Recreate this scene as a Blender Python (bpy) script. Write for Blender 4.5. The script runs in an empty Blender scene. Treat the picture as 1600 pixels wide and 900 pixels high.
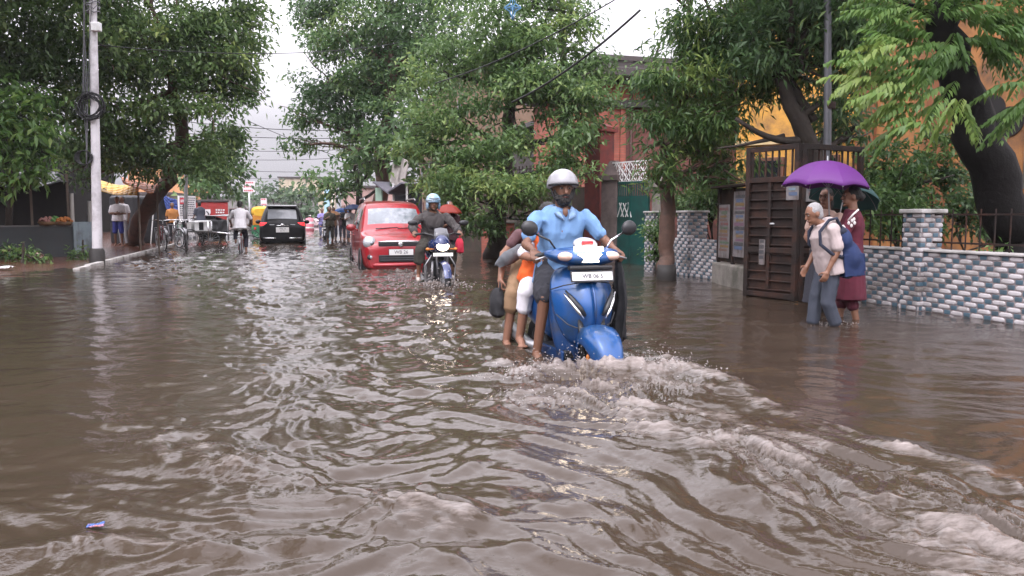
import bpy, bmesh, math, random
import numpy as np
from mathutils import Vector, Matrix, Euler

random.seed(7)
RNG = np.random.default_rng(11)
SC = bpy.context.scene
COL = SC.collection
R = math.radians

# ------------------------------------------------------------------ camera frame
F, HCAM, HORIZ = 1250.0, 1.1, 338.0
PITCH = math.atan((450 - HORIZ) / F)

def ray(px, py):
    x, y, z = (px - 800) / F, 1.0, -(py - 450) / F
    c, s = math.cos(-PITCH), math.sin(-PITCH)
    return Vector((x, c * y - s * z, s * y + c * z))

def G(px, py, z=0.0):
    d = ray(px, py)
    t = (z - HCAM) / d.z
    return Vector((d.x * t, d.y * t, z))

def P(px, py, Y):
    d = ray(px, py)
    t = Y / d.y
    return Vector((d.x * t, Y, HCAM + d.z * t))

RA = math.atan((800 - 448) / F)           # road axis turned left of the camera axis
RD = Vector((-math.sin(RA), math.cos(RA), 0))
RN = Vector((math.cos(RA), math.sin(RA), 0))
def rd(s, t, z=0.0):
    p = RD * s + RN * t
    return Vector((p.x, p.y, z))

# ------------------------------------------------------------------ numpy noise
def _h(ix, iy, iz, seed):
    n = (ix.astype(np.int64) * 374761393 + iy.astype(np.int64) * 668265263 + iz.astype(np.int64) * 2147483647 + seed * 974711) & 0xFFFFFFFF
    n = ((n ^ (n >> 13)) * 1274126177) & 0xFFFFFFFF
    n = (n ^ (n >> 16))
    n = (n * 2246822519) & 0xFFFFFFFF
    n = n ^ (n >> 15)
    return (n & 0xFFFF) / 32767.5 - 1.0

def vn2(x, y, seed=0):
    x = np.asarray(x, float); y = np.asarray(y, float)
    ix = np.floor(x); iy = np.floor(y)
    fx = x - ix; fy = y - iy
    u = fx * fx * fx * (fx * (fx * 6 - 15) + 10); v = fy * fy * fy * (fy * (fy * 6 - 15) + 10)
    z = np.zeros_like(ix)
    a = _h(ix, iy, z, seed); b = _h(ix + 1, iy, z, seed); c = _h(ix, iy + 1, z, seed); d = _h(ix + 1, iy + 1, z, seed)
    return (a * (1 - u) + b * u) * (1 - v) + (c * (1 - u) + d * u) * v

def fbm2(x, y, seed=0, oct=3):
    s = 0; a = 1; t = 0
    for k in range(oct):
        s = s + a * vn2(x * 2 ** k + 17.3 * k, y * 2 ** k - 9.1 * k, seed + k); t += a; a *= .5
    return s / t

def vn3(p, seed=0):
    i = np.floor(p); f = p - i; f = f * f * (3 - 2 * f)
    r = 0
    for dx in (0, 1):
        for dy in (0, 1):
            for dz in (0, 1):
                w = (f[:, 0] if dx else 1 - f[:, 0]) * (f[:, 1] if dy else 1 - f[:, 1]) * (f[:, 2] if dz else 1 - f[:, 2])
                r = r + w * _h(i[:, 0] + dx, i[:, 1] + dy, i[:, 2] + dz, seed)
    return r

# ------------------------------------------------------------------ materials
MATS = {}
def mat(name, col, rough=.6, metal=0, var=.25, vscale=6, bump=0, bscale=40, coat=0, emit=0, emcol=None, dirt=None, dscale=2.5, alpha=1, spec=.5, trans=0, ior=1.45):
    """noise-broken Principled; 'dirt' is a second colour laid in by a large noise"""
    if name in MATS: return MATS[name]
    m = bpy.data.materials.new(name); m.use_nodes = True
    nt = m.node_tree; b = nt.nodes['Principled BSDF']
    def N(t, **k):
        n = nt.nodes.new(t)
        for a, v in k.items(): n.inputs[a].default_value = v
        return n
    L = nt.links.new
    tc = N('ShaderNodeTexCoord')
    n1 = N('ShaderNodeTexNoise', Scale=vscale, Detail=5.0, Roughness=.6)
    L(tc.outputs['Object'], n1.inputs['Vector'])
    mx = nt.nodes.new('ShaderNodeMix'); mx.data_type = 'RGBA'
    c = np.array(col[:3])
    mx.inputs[6].default_value = (*np.clip(c * (1 - var), 0, 1), 1)
    mx.inputs[7].default_value = (*np.clip(c * (1 + var), 0, 1), 1)
    L(n1.outputs['Fac'], mx.inputs[0])
    out = mx.outputs[2]
    if dirt is not None:
        n2 = N('ShaderNodeTexNoise', Scale=dscale, Detail=8.0, Roughness=.65)
        L(tc.outputs['Object'], n2.inputs['Vector'])
        rp = nt.nodes.new('ShaderNodeValToRGB')
        rp.color_ramp.elements[0].position = .46; rp.color_ramp.elements[1].position = .66
        L(n2.outputs['Fac'], rp.inputs[0])
        m2 = nt.nodes.new('ShaderNodeMix'); m2.data_type = 'RGBA'
        L(rp.outputs['Color'], m2.inputs[0]); L(out, m2.inputs[6]); m2.inputs[7].default_value = (*dirt, 1)
        out = m2.outputs[2]
    L(out, b.inputs['Base Color'])
    b.inputs['Roughness'].default_value = rough
    b.inputs['Metallic'].default_value = metal
    b.inputs['Coat Weight'].default_value = coat
    b.inputs['Coat Roughness'].default_value = .06
    b.inputs['Specular IOR Level'].default_value = spec
    b.inputs['Transmission Weight'].default_value = trans
    b.inputs['IOR'].default_value = ior
    b.inputs['Alpha'].default_value = alpha
    if emit:
        b.inputs['Emission Color'].default_value = (*(emcol or col), 1)
        b.inputs['Emission Strength'].default_value = emit
    if bump:
        n3 = N('ShaderNodeTexNoise', Scale=bscale, Detail=6.0, Roughness=.6)
        L(tc.outputs['Object'], n3.inputs['Vector'])
        bp = nt.nodes.new('ShaderNodeBump'); bp.inputs['Strength'].default_value = bump; bp.inputs['Distance'].default_value = .02
        L(n3.outputs['Fac'], bp.inputs['Height']); L(bp.outputs['Normal'], b.inputs['Normal'])
    MATS[name] = m
    return m

def brick_mat(name, c1, c2, mortar, scale=1, rough=.8, bw=.24, rh=.075, ms=.008):
    if name in MATS: return MATS[name]
    m = mat(name, c1, rough, bump=.3, bscale=25)
    nt = m.node_tree; b = nt.nodes['Principled BSDF']
    tc = nt.nodes.new('ShaderNodeTexCoord')
    sep = nt.nodes.new('ShaderNodeSeparateXYZ'); cmb = nt.nodes.new('ShaderNodeCombineXYZ')
    ad = nt.nodes.new('ShaderNodeMath'); ad.operation = 'ADD'
    br = nt.nodes.new('ShaderNodeTexBrick')
    br.inputs['Color1'].default_value = (*c1, 1); br.inputs['Color2'].default_value = (*c2, 1); br.inputs['Mortar'].default_value = (*mortar, 1)
    br.inputs['Scale'].default_value = scale; br.inputs['Brick Width'].default_value = bw; br.inputs['Row Height'].default_value = rh; br.inputs['Mortar Size'].default_value = ms
    L = nt.links.new
    L(tc.outputs['Object'], sep.inputs[0]); L(sep.outputs[0], ad.inputs[0]); L(sep.outputs[1], ad.inputs[1])
    L(ad.outputs[0], cmb.inputs[0]); L(sep.outputs[2], cmb.inputs[1]); L(cmb.outputs[0], br.inputs['Vector'])
    ns = nt.nodes.new('ShaderNodeTexNoise'); ns.inputs['Scale'].default_value = 1.3; ns.inputs['Detail'].default_value = 8
    L(tc.outputs['Object'], ns.inputs['Vector'])
    mx = nt.nodes.new('ShaderNodeMix'); mx.data_type = 'RGBA'; mx.blend_type = 'MULTIPLY'; mx.inputs[0].default_value = .8
    rp = nt.nodes.new('ShaderNodeValToRGB'); rp.color_ramp.elements[0].position = .3; rp.color_ramp.elements[0].color = (.45, .42, .4, 1); rp.color_ramp.elements[1].position = .65
    L(ns.outputs['Fac'], rp.inputs[0]); L(br.outputs['Color'], mx.inputs[6]); L(rp.outputs['Color'], mx.inputs[7])
    for l in list(b.inputs['Base Color'].links): nt.links.remove(l)
    L(mx.outputs[2], b.inputs['Base Color'])
    return m

# ------------------------------------------------------------------ mesh builder
class MB:
    def __init__(s): s.v = []; s.f = []; s.m = []
    def add(s, vs, fs, mi=0):
        o = len(s.v); s.v += [tuple(v) for v in vs]
        for f in fs: s.f.append(tuple(i + o for i in f)); s.m.append(mi)
        return s
    def box(s, c, d, rot=None, mi=0, taper=1.0):
        vs = []
        for z in (-.5, .5):
            k = taper if z > 0 else 1
            for x, y in ((-.5, -.5), (.5, -.5), (.5, .5), (-.5, .5)):
                vs.append(Vector((x * d[0] * k, y * d[1] * k, z * d[2])))
        if rot is not None:
            M = rot if isinstance(rot, Matrix) else Euler(rot).to_matrix()
            vs = [M @ v for v in vs]
        c = Vector(c)
        return s.add([v + c for v in vs], [(0, 3, 2, 1), (4, 5, 6, 7), (0, 1, 5, 4), (1, 2, 6, 5), (2, 3, 7, 6), (3, 0, 4, 7)], mi)
    def loft(s, rings, caps=True, closed=True, mi=0, loop=False):
        n = len(rings[0]); o = len(s.v)
        for r in rings: s.v += [tuple(p) for p in r]
        K = len(rings)
        for k in range(K if loop else K - 1):
            k2 = (k + 1) % K
            for i in range(n if closed else n - 1):
                j = (i + 1) % n
                s.f.append((o + k * n + i, o + k * n + j, o + k2 * n + j, o + k2 * n + i)); s.m.append(mi)
        if caps and closed and not loop:
            s.f.append(tuple(o + i for i in reversed(range(n)))); s.m.append(mi)
            s.f.append(tuple(o + (K - 1) * n + i for i in range(n))); s.m.append(mi)
        return s
    def tube(s, pts, r, n=8, mi=0, caps=True, loop=False):
        pts = [Vector(p) for p in pts]; K = len(pts)
        rs = r if isinstance(r, (list, tuple)) else [r] * K
        rings = []; up = None
        for k in range(K):
            a = pts[(k - 1) % K] if (k > 0 or loop) else pts[0]; b = pts[(k + 1) % K] if (k < K - 1 or loop) else pts[-1]
            d = (b - a)
            d = d.normalized() if d.length > 1e-9 else Vector((0, 0, 1))
            if up is None:
                up = d.orthogonal().normalized()
            else:
                up = (up - d * up.dot(d))
                up = up.normalized() if up.length > 1e-6 else d.orthogonal().normalized()
            q = d.cross(up)
            rings.append([pts[k] + (up * math.cos(2 * math.pi * i / n) + q * math.sin(2 * math.pi * i / n)) * rs[k] for i in range(n)])
        return s.loft(rings, caps, True, mi, loop)
    def ell(s, c, r, nu=12, nv=8, rot=None, mi=0, zmin=-1.0):
        c = Vector(c); r = (r, r, r) if isinstance(r, (int, float)) else r
        M = None if rot is None else (rot if isinstance(rot, Matrix) else Euler(rot).to_matrix())
        th0 = math.asin(max(-1, min(1, zmin))) if zmin > -1 else -math.pi / 2 + .12
        rings = []
        for k in range(nv + 1):
            th = th0 + (math.pi / 2 - .12 - th0) * k / nv
            ring = []
            for i in range(nu):
                a = 2 * math.pi * i / nu
                p = Vector((math.cos(th) * math.cos(a) * r[0], math.cos(th) * math.sin(a) * r[1], math.sin(th) * r[2]))
                ring.append(c + (M @ p if M else p))
            rings.append(ring)
        return s.loft(rings, True, True, mi)
    def cap(s, a, b, ra, rb, n=10, mi=0):
        """round-ended tapered limb"""
        a = Vector(a); b = Vector(b); d = (b - a)
        if d.length < 1e-6: return s
        d.normalize()
        pts = []; rs = []
        for k in (-80, -50, -20): pts.append(a + d * ra * math.sin(R(k))); rs.append(ra * math.cos(R(k)))
        for k in (20, 50, 80): pts.append(b + d * rb * math.sin(R(k))); rs.append(rb * math.cos(R(k)))
        return s.tube(pts, rs, n, mi)
    def lathe(s, prof, c=(0, 0, 0), axis='z', n=20, mi=0, caps=False, loop=False):
        """prof: (r, h) pairs revolved round an axis"""
        c = Vector(c); rings = []
        for r_, h in prof:
            ring = []
            for i in range(n):
                a = 2 * math.pi * i / n
                x, y = r_ * math.cos(a), r_ * math.sin(a)
                ring.append(c + (Vector((x, y, h)) if axis == 'z' else Vector((x, h, y)) if axis == 'y' else Vector((h, x, y))))
            rings.append(ring)
        return s.loft(rings, caps, True, mi, loop)
    def quad(s, a, b, c, d, mi=0): return s.add([a, b, c, d], [(0, 1, 2, 3)], mi)
    def patch(s, a, b, c, d, thick=.004, mi=0):
        """thin slab on four corners"""
        a, b, c, d = map(Vector, (a, b, c, d)); n = (b - a).cross(d - a).normalized() * thick
        return s.add([a, b, c, d, a - n, b - n, c - n, d - n], [(0, 1, 2, 3), (7, 6, 5, 4), (0, 4, 5, 1), (1, 5, 6, 2), (2, 6, 7, 3), (3, 7, 4, 0)], mi)
    def mesh(s, name):
        me = bpy.data.meshes.new(name); me.from_pydata(s.v, [], s.f); me.update()
        bm = bmesh.new(); bm.from_mesh(me); bmesh.ops.recalc_face_normals(bm, faces=bm.faces); bm.to_mesh(me); bm.free()
        if max(s.m, default=0) > 0: me.polygons.foreach_set('material_index', s.m)
        return me
    def build(s, name, mats, parent=None, smooth=False, bevel=0, sub=0, loc=None, angle=None, seg=2):
        me = s.mesh(name)
        return link(name, me, mats, parent, smooth, bevel, sub, loc, angle, seg)

def link(name, me, mats, parent=None, smooth=False, bevel=0, sub=0, loc=None, angle=None, seg=2):
    for m in (mats if isinstance(mats, (list, tuple)) else [mats]): me.materials.append(m)
    o = bpy.data.objects.new(name, me); COL.objects.link(o)
    if parent: o.parent = parent
    if loc is not None: o.location = loc
    if smooth: me.polygons.foreach_set('use_smooth', [True] * len(me.polygons))
    if smooth and angle: me.set_sharp_from_angle(angle=R(angle))
    if bevel:
        b = o.modifiers.new('bevel', 'BEVEL'); b.width = bevel; b.segments = seg; b.limit_method = 'ANGLE'; b.angle_limit = R(35)
    if sub:
        b = o.modifiers.new('sub', 'SUBSURF'); b.levels = sub; b.render_levels = sub
    return o

def tag(o, label=None, cat=None, group=None, kind=None):
    if label: o['label'] = label
    if cat: o['category'] = cat
    if group: o['group'] = group
    if kind: o['kind'] = kind
    return o

def thing(name, label, cat, loc=(0, 0, 0), rotz=0, group=None, scale=1):
    o = bpy.data.objects.new(name, None); COL.objects.link(o)
    o.location = loc; o.rotation_euler = (0, 0, rotz); o.scale = (scale,) * 3; o.empty_display_size = .2
    return tag(o, label, cat, group)

def struct(o): o['kind'] = 'structure'; return o

def copy_tree(o, parent=None):
    c = o.copy(); COL.objects.link(c); c.parent = parent
    for ch in list(o.children): copy_tree(ch, c)
    return c

def evaluated(me, mods):
    """mesh after modifiers [(type, {settings})]"""
    t = bpy.data.objects.new('tmp', me); COL.objects.link(t)
    for ty, kw in mods:
        m = t.modifiers.new('m', ty)
        for k, v in kw.items(): setattr(m, k, v)
    dg = bpy.context.evaluated_depsgraph_get(); dg.update()
    out = bpy.data.meshes.new_from_object(t.evaluated_get(dg), depsgraph=dg)
    bpy.data.objects.remove(t)
    return out

def split_mesh(me, parts, parent, smooth=True, angle=40):
    """one object per material index: parts {index: (name, material)}"""
    nv = len(me.vertices); co = np.empty(nv * 3); me.vertices.foreach_get('co', co); co = co.reshape(-1, 3)
    res = {}
    for idx, (name, m) in parts.items():
        used = {}; vs = []; fs = []
        for p in me.polygons:
            if p.material_index != idx: continue
            f = []
            for v in p.vertices:
                if v not in used: used[v] = len(vs); vs.append(co[v])
                f.append(used[v])
            fs.append(f)
        if not fs: continue
        n = bpy.data.meshes.new(name); n.from_pydata(vs, [], fs); n.update()
        res[idx] = link(name, n, m, parent, smooth, angle=angle)
    return res

def remeshed(mb, voxel, smooth=3, disp=0, dscale=14, seed=0):
    me = mb.mesh('tmp')
    out = evaluated(me, [('REMESH', dict(mode='VOXEL', voxel_size=voxel, use_smooth_shade=True)),
                         ('SMOOTH', dict(factor=.5, iterations=smooth))])
    bpy.data.meshes.remove(me)
    if disp:
        n = len(out.vertices); co = np.empty(n * 3); out.vertices.foreach_get('co', co); co = co.reshape(-1, 3)
        no = np.empty(n * 3); out.vertices.foreach_get('normal', no); no = no.reshape(-1, 3)
        w = np.array([dscale, dscale, dscale * .55])
        q = co + .05 * vn3(co * 5, seed + 7)[:, None]
        d = (.6 - 2 * np.abs(vn3(q * w * .7, seed))) + .5 * (.5 - 2 * np.abs(vn3(q * w * 1.6, seed + 3)))
        co += no * (d * disp)[:, None]
        out.vertices.foreach_set('co', co.ravel()); out.update()
    out.polygons.foreach_set('use_smooth', [True] * len(out.polygons))
    return out

def text_mesh(body, size, m, parent, loc, rot, name='lettering', extrude=.002):
    cu = bpy.data.curves.new(name, 'FONT'); cu.body = body; cu.size = size; cu.extrude = extrude; cu.align_x = 'CENTER'; cu.align_y = 'CENTER'; cu.resolution_u = 2
    t = bpy.data.objects.new(name, cu); COL.objects.link(t)
    dg = bpy.context.evaluated_depsgraph_get(); dg.update()
    me = bpy.data.meshes.new_from_object(t.evaluated_get(dg), depsgraph=dg)
    bpy.data.objects.remove(t)
    me.materials.clear()
    o = link(name, me, m, parent); o.location = loc; o.rotation_euler = rot
    return o

def sag(a, b, d, n=14):
    a = Vector(a); b = Vector(b)
    return [a.lerp(b, t) - Vector((0, 0, d * 4 * t * (1 - t))) for t in [i / n for i in range(n + 1)]]
# ================================================================== world, light, camera
SUN_EL, SUN_AZ = 58, 200
SKY_LOW, SKY_HIGH = 4.1, 19.0
w = bpy.data.worlds.new("World"); SC.world = w; w.use_nodes = True
nt = w.node_tree; bg = nt.nodes['Background']
sky = nt.nodes.new('ShaderNodeTexSky'); sky.sky_type = 'NISHITA'; sky.sun_disc = False
sky.sun_elevation = R(SUN_EL); sky.sun_rotation = R(SUN_AZ); sky.air_density = 1.0; sky.dust_density = 5.0; sky.ozone_density = 1.0
bw = nt.nodes.new('ShaderNodeRGBToBW'); nt.links.new(sky.outputs[0], bw.inputs[0])
pw = nt.nodes.new('ShaderNodeMath'); pw.operation = 'POWER'; pw.inputs[1].default_value = .35; nt.links.new(bw.outputs[0], pw.inputs[0])
ml = nt.nodes.new('ShaderNodeMath'); ml.operation = 'MULTIPLY'; ml.inputs[1].default_value = 1.0; nt.links.new(pw.outputs[0], ml.inputs[0])
# overcast: the cloud deck is about three times brighter overhead than at the horizon
wtc = nt.nodes.new('ShaderNodeTexCoord'); wsp = nt.nodes.new('ShaderNodeSeparateXYZ'); nt.links.new(wtc.outputs['Generated'], wsp.inputs[0])
wmr = nt.nodes.new('ShaderNodeMapRange'); wmr.inputs['From Min'].default_value = .10; wmr.inputs['From Max'].default_value = .42; wmr.inputs['To Min'].default_value = SKY_LOW; wmr.inputs['To Max'].default_value = SKY_HIGH
nt.links.new(wsp.outputs[2], wmr.inputs['Value']); nt.links.new(wmr.outputs[0], ml.inputs[1])
tint = nt.nodes.new('ShaderNodeMix'); tint.data_type = 'RGBA'; tint.blend_type = 'MULTIPLY'; tint.inputs[0].default_value = 1
nt.links.new(ml.outputs[0], tint.inputs[6]); tint.inputs[7].default_value = (1.0, .965, 1.055, 1)
mx = nt.nodes.new('ShaderNodeMix'); mx.data_type = 'RGBA'; mx.inputs[0].default_value = .93
nt.links.new(sky.outputs[0], mx.inputs[6]); nt.links.new(tint.outputs[2], mx.inputs[7])
nt.links.new(mx.outputs[2], bg.inputs['Color']); bg.inputs['Strength'].default_value = .095

sd = bpy.data.lights.new('sun', 'SUN'); sd.energy = .6; sd.angle = R(25); sd.color = (1, .97, .93)
so = bpy.data.objects.new('sun', sd); COL.objects.link(so)
az = R(SUN_AZ)
sdir = Vector((math.sin(az) * math.cos(R(SUN_EL)), math.cos(az) * math.cos(R(SUN_EL)), math.sin(R(SUN_EL))))
so.rotation_euler = sdir.to_track_quat('Z', 'Y').to_euler()

cd = bpy.data.cameras.new('camera'); cam = bpy.data.objects.new('camera', cd); COL.objects.link(cam)
cd.sensor_width = 36; cd.lens = 36 * F / 1600; cd.clip_end = 2000; cd.clip_start = .05
cam.location = (0, 0, HCAM); cam.rotation_euler = (math.pi / 2 - PITCH, 0, 0)
SC.camera = cam
vs = SC.view_settings; vs.view_transform = 'Standard'; vs.look = 'None'; vs.gamma = 1; vs.use_curve_mapping = False
vs.exposure = .52
SC.cycles.use_denoising = True
SC.cycles.max_bounces = 8; SC.cycles.volume_bounces = 1; SC.cycles.transparent_max_bounces = 8
SC.cycles.caustics_reflective = False; SC.cycles.caustics_refractive = False
SC.cycles.sample_clamp_indirect = 4

# ================================================================== ground, pavement, water
WD = .24                                     # depth of the flood over the road
mud = mat('wet mud', (.06, .045, .035), .5, var=.4, vscale=2, bump=.4)
MB().box((0, 150, -WD - .3), (900, 900, .1)).build('ground', mud); struct(bpy.data.objects['ground'])
rb = MB()
for t0, t1, z in ((-4.1, 6.0, -WD),):
    rb.add([rd(-20, t0, z), rd(-20, t1, z), rd(260, t1, z), rd(260, t0, z)], [(0, 1, 2, 3)])
struct(rb.build('road', mat('wet asphalt', (.045, .045, .045), .4, bump=.3)))
# raised red pavement on the left, its kerb just clear of the water far on
pv = MB()
pave_l = mat('red wet paving', (.11, .042, .028), .16, var=.35, vscale=1.2, bump=.3, dirt=(.075, .05, .035), dscale=.8)
ring = lambda s, t0, t1, za, zb: [rd(s, t0, za), rd(s, t1, zb), rd(s, t1, -.5), rd(s, t0, -.5)]
pv.loft([ring(10, -14, -4.25, -.02, -.06), ring(14.5, -14, -4.25, .022, -.012), ring(19, -14, -4.25, .04, .005), ring(30, -14, -4.25, .05, .03), ring(120, -14, -4.25, .1, .08)])
struct(pv.build('pavement', pave_l))
kb = MB()
for s in np.arange(18.2, 60, 1.0):
    kb.box(rd(s + .48, -4.17, -.06), (.13, .95, .235 if s > 19 else .2), (0, 0, RA))
struct(kb.build('kerb', mat('kerb paint', (.5, .48, .46), .6, var=.35, vscale=3, dirt=(.12, .1, .08)), bevel=.012))
pr = MB(); pr.loft([[rd(s, 6.0, -.14), rd(s, 30, -.1), rd(s, 30, -.5), rd(s, 6.0, -.5)] for s in (-15, 120)])
o = struct(pr.build('pavement', mat('grey wet paving', (.09, .075, .06), .5, bump=.4)))

def poly_dist(x, y, pts):
    """distance to a polyline, arc position 0-1 and side (left of travel > 0)"""
    best = np.full(x.shape, 1e9); arc = np.zeros_like(x); side = np.zeros_like(x)
    pts = [(p.x, p.y) for p in pts]; n = len(pts) - 1
    for i in range(n):
        ax, ay = pts[i]; bx, by = pts[i + 1]; dx, dy = bx - ax, by - ay; L2 = dx * dx + dy * dy
        t = np.clip(((x - ax) * dx + (y - ay) * dy) / L2, 0, 1)
        d = np.hypot(x - ax - t * dx, y - ay - t * dy)
        c = dx * (y - ay) - dy * (x - ax)
        k = d < best
        best = np.where(k, d, best); arc = np.where(k, (i + t) / n, arc); side = np.where(k, np.sign(c), side)
    return best, arc, side
sst = lambda a, b, v: (lambda q: q * q * (3 - 2 * q))(np.clip((v - a) / (b - a), 0, 1))
px = lambda *a: [G(u, v) for u, v in a]
RIDGE_A = px((985, 548), (1050, 560), (1140, 600), (1230, 640), (1300, 668), (1420, 705), (1600, 752), (1800, 800))
RIDGE_B = px((880, 600), (1000, 655), (1100, 690), (1200, 716), (1350, 765), (1600, 850))
RIDGE_C = px((222, 684), (285, 706), (360, 735), (480, 760), (620, 795), (760, 830))
RIDGE_D = px((-60, 880), (120, 846), (250, 850), (420, 880))
RIDGE_E = px((580, 598), (640, 610), (730, 618))

def water_height(x, y):
    t = x * RN.x + y * RN.y; s = x * RD.x + y * RD.y
    dA, aA, sA = poly_dist(x, y, RIDGE_A); dA = dA * sA      # + right of the ridge (calm), - left of it
    dB, aB, _ = poly_dist(x, y, RIDGE_B); dC, aC, _ = poly_dist(x, y, RIDGE_C); dD, aD, _ = poly_dist(x, y, RIDGE_D); dE, aE, _ = poly_dist(x, y, RIDGE_E)
    wob = vn2(x * 1.7, y * 1.7, 50) * .35
    tl = -.75 - 3.0 * sst(8, 20, y)
    act = sst(-.35, .45, t - tl + wob)
    near = 1 - sst(6.3, 7.2, y + wob)
    calmR = sst(-.05, .12, dA + .12 * wob) * near
    far_r = sst(2.2, 3.4, t + wob) * (1 - near) * .75
    act = act * (1 - .93 * calmR) * (1 - far_r)
    act = .1 + .9 * act
    # domain warp
    wx = x + .25 * vn2(x * 1.1, y * 1.1, 3) + .09 * vn2(x * 3.1, y * 3.1, 5); wy = y + .25 * vn2(x * 1.1 + 9, y * 1.1, 4) + .09 * vn2(x * 3.1, y * 3.1 + 7, 6)
    # choppy isotropic field
    chop = .011 * vn2(wx * 1.7, wy * 2.6, 21) + .012 * vn2(wx * 3.2, wy * 5.6, 22) + .0085 * vn2(wx * 6, wy * 10.5, 23) + .0052 * vn2(wx * 12, wy * 20, 24) + .0026 * vn2(wx * 24, wy * 36, 25)
    # long streaks of the wakes, lying from far left to near right
    c, sn = math.cos(R(-46)), math.sin(R(-46))
    u = wx * c + wy * sn; v = -wx * sn + wy * c
    streak = .011 * vn2(u * .7, v * 4.2, 31) + .0105 * vn2(u * 1.2, v * 8.0, 34) + .0068 * vn2(u * 2.2, v * 15, 32) + .0034 * vn2(u * 4.5, v * 29, 33)
    q = sst(-1.3, .4, x + .45 * (y - 4.5) + wob) * (1 - sst(5.0, 7.5, y))
    h = 1.3 * act * (chop * (1 - .72 * q) + streak * (.35 + .65 * q))
    h += .010 * vn2(x * .55, y * .55, 41) + .006 * vn2(x * 1.9 + y, y * 3.8, 42) + .0036 * vn2(wx * 4.5, wy * 8, 43) + .0018 * vn2(wx * 9, wy * 17, 44)
    # far water: finer chop from traffic
    h += sst(8, 13, y) * act * (.015 * vn2(x * 2.0, y * 1.8, 45) + .009 * vn2(x * 5, y * 4.4, 46))
    # broken ridges
    foam = np.zeros_like(x)
    rough = fbm2(u * 3.2, v * 13, 60, 3); rough2 = fbm2(u * 12, v * 40, 64, 2)
    patch = sst(-.25, .35, vn2(x * 4.3, y * 4.3, 66))
    def ridge(d, a, wdt, hgt, fm, rgh):
        nonlocal h, foam
        e = np.exp(-(d / wdt) ** 2) * sst(0, .06, a) * (1 - sst(.93, 1, a)) if True else 0
        e = e * (.55 + .45 * patch)
        h = h + e * (hgt + rgh * (rough + .5 * rough2))
        foam = np.maximum(foam, e * fm)
    ridge(dA + .07, np.clip(aA, .05, .92) + 0 * aA, .12, .03, .62, .016)
    ridge(dB, aB, .28, .032, .6, .02)
    ridge(dC, aC, .17, .036, .45, .016)
    ridge(dD, aD, .07, .022, .3, .01)
    ridge(dE, aE, .10, .03, .4, .02)
    # torn water between the two ridges
    zone = sst(.15, .35, -dA) * (1 - sst(1.0, 1.5, -dA)) * near * sst(.02, .1, aA)
    h += zone * (.018 * rough + .007 * rough2); foam = np.maximum(foam, zone * .42 * (.4 + .6 * patch))
    # bow wave and spray round the scooter, the motorcycle, the car, the walkers
    for (cx, cy), rx, ry, hg, fm, rg in SPLASH:
        e = np.exp(-((x - cx) / rx) ** 2 - ((y - cy) / ry) ** 2)
        h += e * (hg + rg * (rough + .9 * rough2)); foam = np.maximum(foam, e * fm)
    # churned path behind the vehicles
    path = np.exp(-((t - 1.35 - .1 * (y - 6)) / 1.1) ** 2) * sst(5.6, 6.6, y) * (1 - sst(15, 22, y))
    h += path * (.012 * rough + .007 * rough2); foam = np.maximum(foam, path * .38 * patch)
    foam = foam * (.66 + .8 * rough + .3 * rough2)
    return h, np.clip(foam, 0, 1)

g = lambda u, v: (G(u, v).x, G(u, v).y)
SPLASH = [(g(935, 583), .36, .15, .085, .8, .026), (g(830, 585), .40, .16, .045, .75, .026), (g(1030, 584), .32, .18, .05, .8, .026), (g(880, 625), .55, .22, .025, .7, .024), (g(1070, 605), .4, .2, .02, .65, .02), (g(960, 615), .5, .12, .03, .7, .022),
          (g(790, 570), .16, .10, .03, .7, .03), (g(690, 447), .55, .22, .05, .75, .05), (g(650, 440), .4, .2, .03, .6, .03), (g(570, 412), .35, .5, .05, .7, .04), (g(610, 424), .8, .25, .03, .6, .03), (g(678, 420), .5, .3, .03, .5, .03),
          (g(1300, 505), .3, .1, .02, .5, .015), (g(376, 395), .35, .4, .03, .5, .02), (g(442, 385), 1.0, .5, .03, .35, .02)]
ys = list(np.arange(-6, 1.4, .1)); yv = 1.4
while yv < 420: ys.append(yv); yv += max(.014, .0078 * yv)
ys = np.array(ys); NC = 860
v = np.linspace(-1, 1, NC); uu = np.sign(v) * (.55 * np.abs(v) + .45 * np.abs(v) ** 2.2)
hw = 2.6 + .82 * np.maximum(ys, 0) + np.maximum(0, 1.5 - ys) * .6
X = hw[:, None] * uu[None, :]; Y = np.repeat(ys[:, None], NC, 1)
Hh, Fm = water_height(X.ravel(), Y.ravel())
fade = 1 - sst(50, 90, Y.ravel()); Hh = Hh * fade
NR = len(ys); nv = NR * NC
wm = bpy.data.meshes.new('flood_water'); wm.vertices.add(nv)
co = np.stack([X.ravel(), Y.ravel(), Hh], 1).astype(np.float32); wm.vertices.foreach_set('co', co.ravel())
idx = np.arange(nv).reshape(NR, NC)
fq = np.stack([idx[:-1, :-1], idx[:-1, 1:], idx[1:, 1:], idx[1:, :-1]], -1).reshape(-1, 4)
nf = len(fq); wm.loops.add(nf * 4); wm.polygons.add(nf)
wm.loops.foreach_set('vertex_index', fq.ravel().astype(np.int32)); wm.polygons.foreach_set('loop_start', np.arange(0, nf * 4, 4, dtype=np.int32))
wm.update(calc_edges=True); wm.polygons.foreach_set('use_smooth', np.ones(nf, bool))
at = wm.attributes.new('foam', 'FLOAT', 'POINT'); at.data.foreach_set('value', Fm.astype(np.float32))

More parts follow.
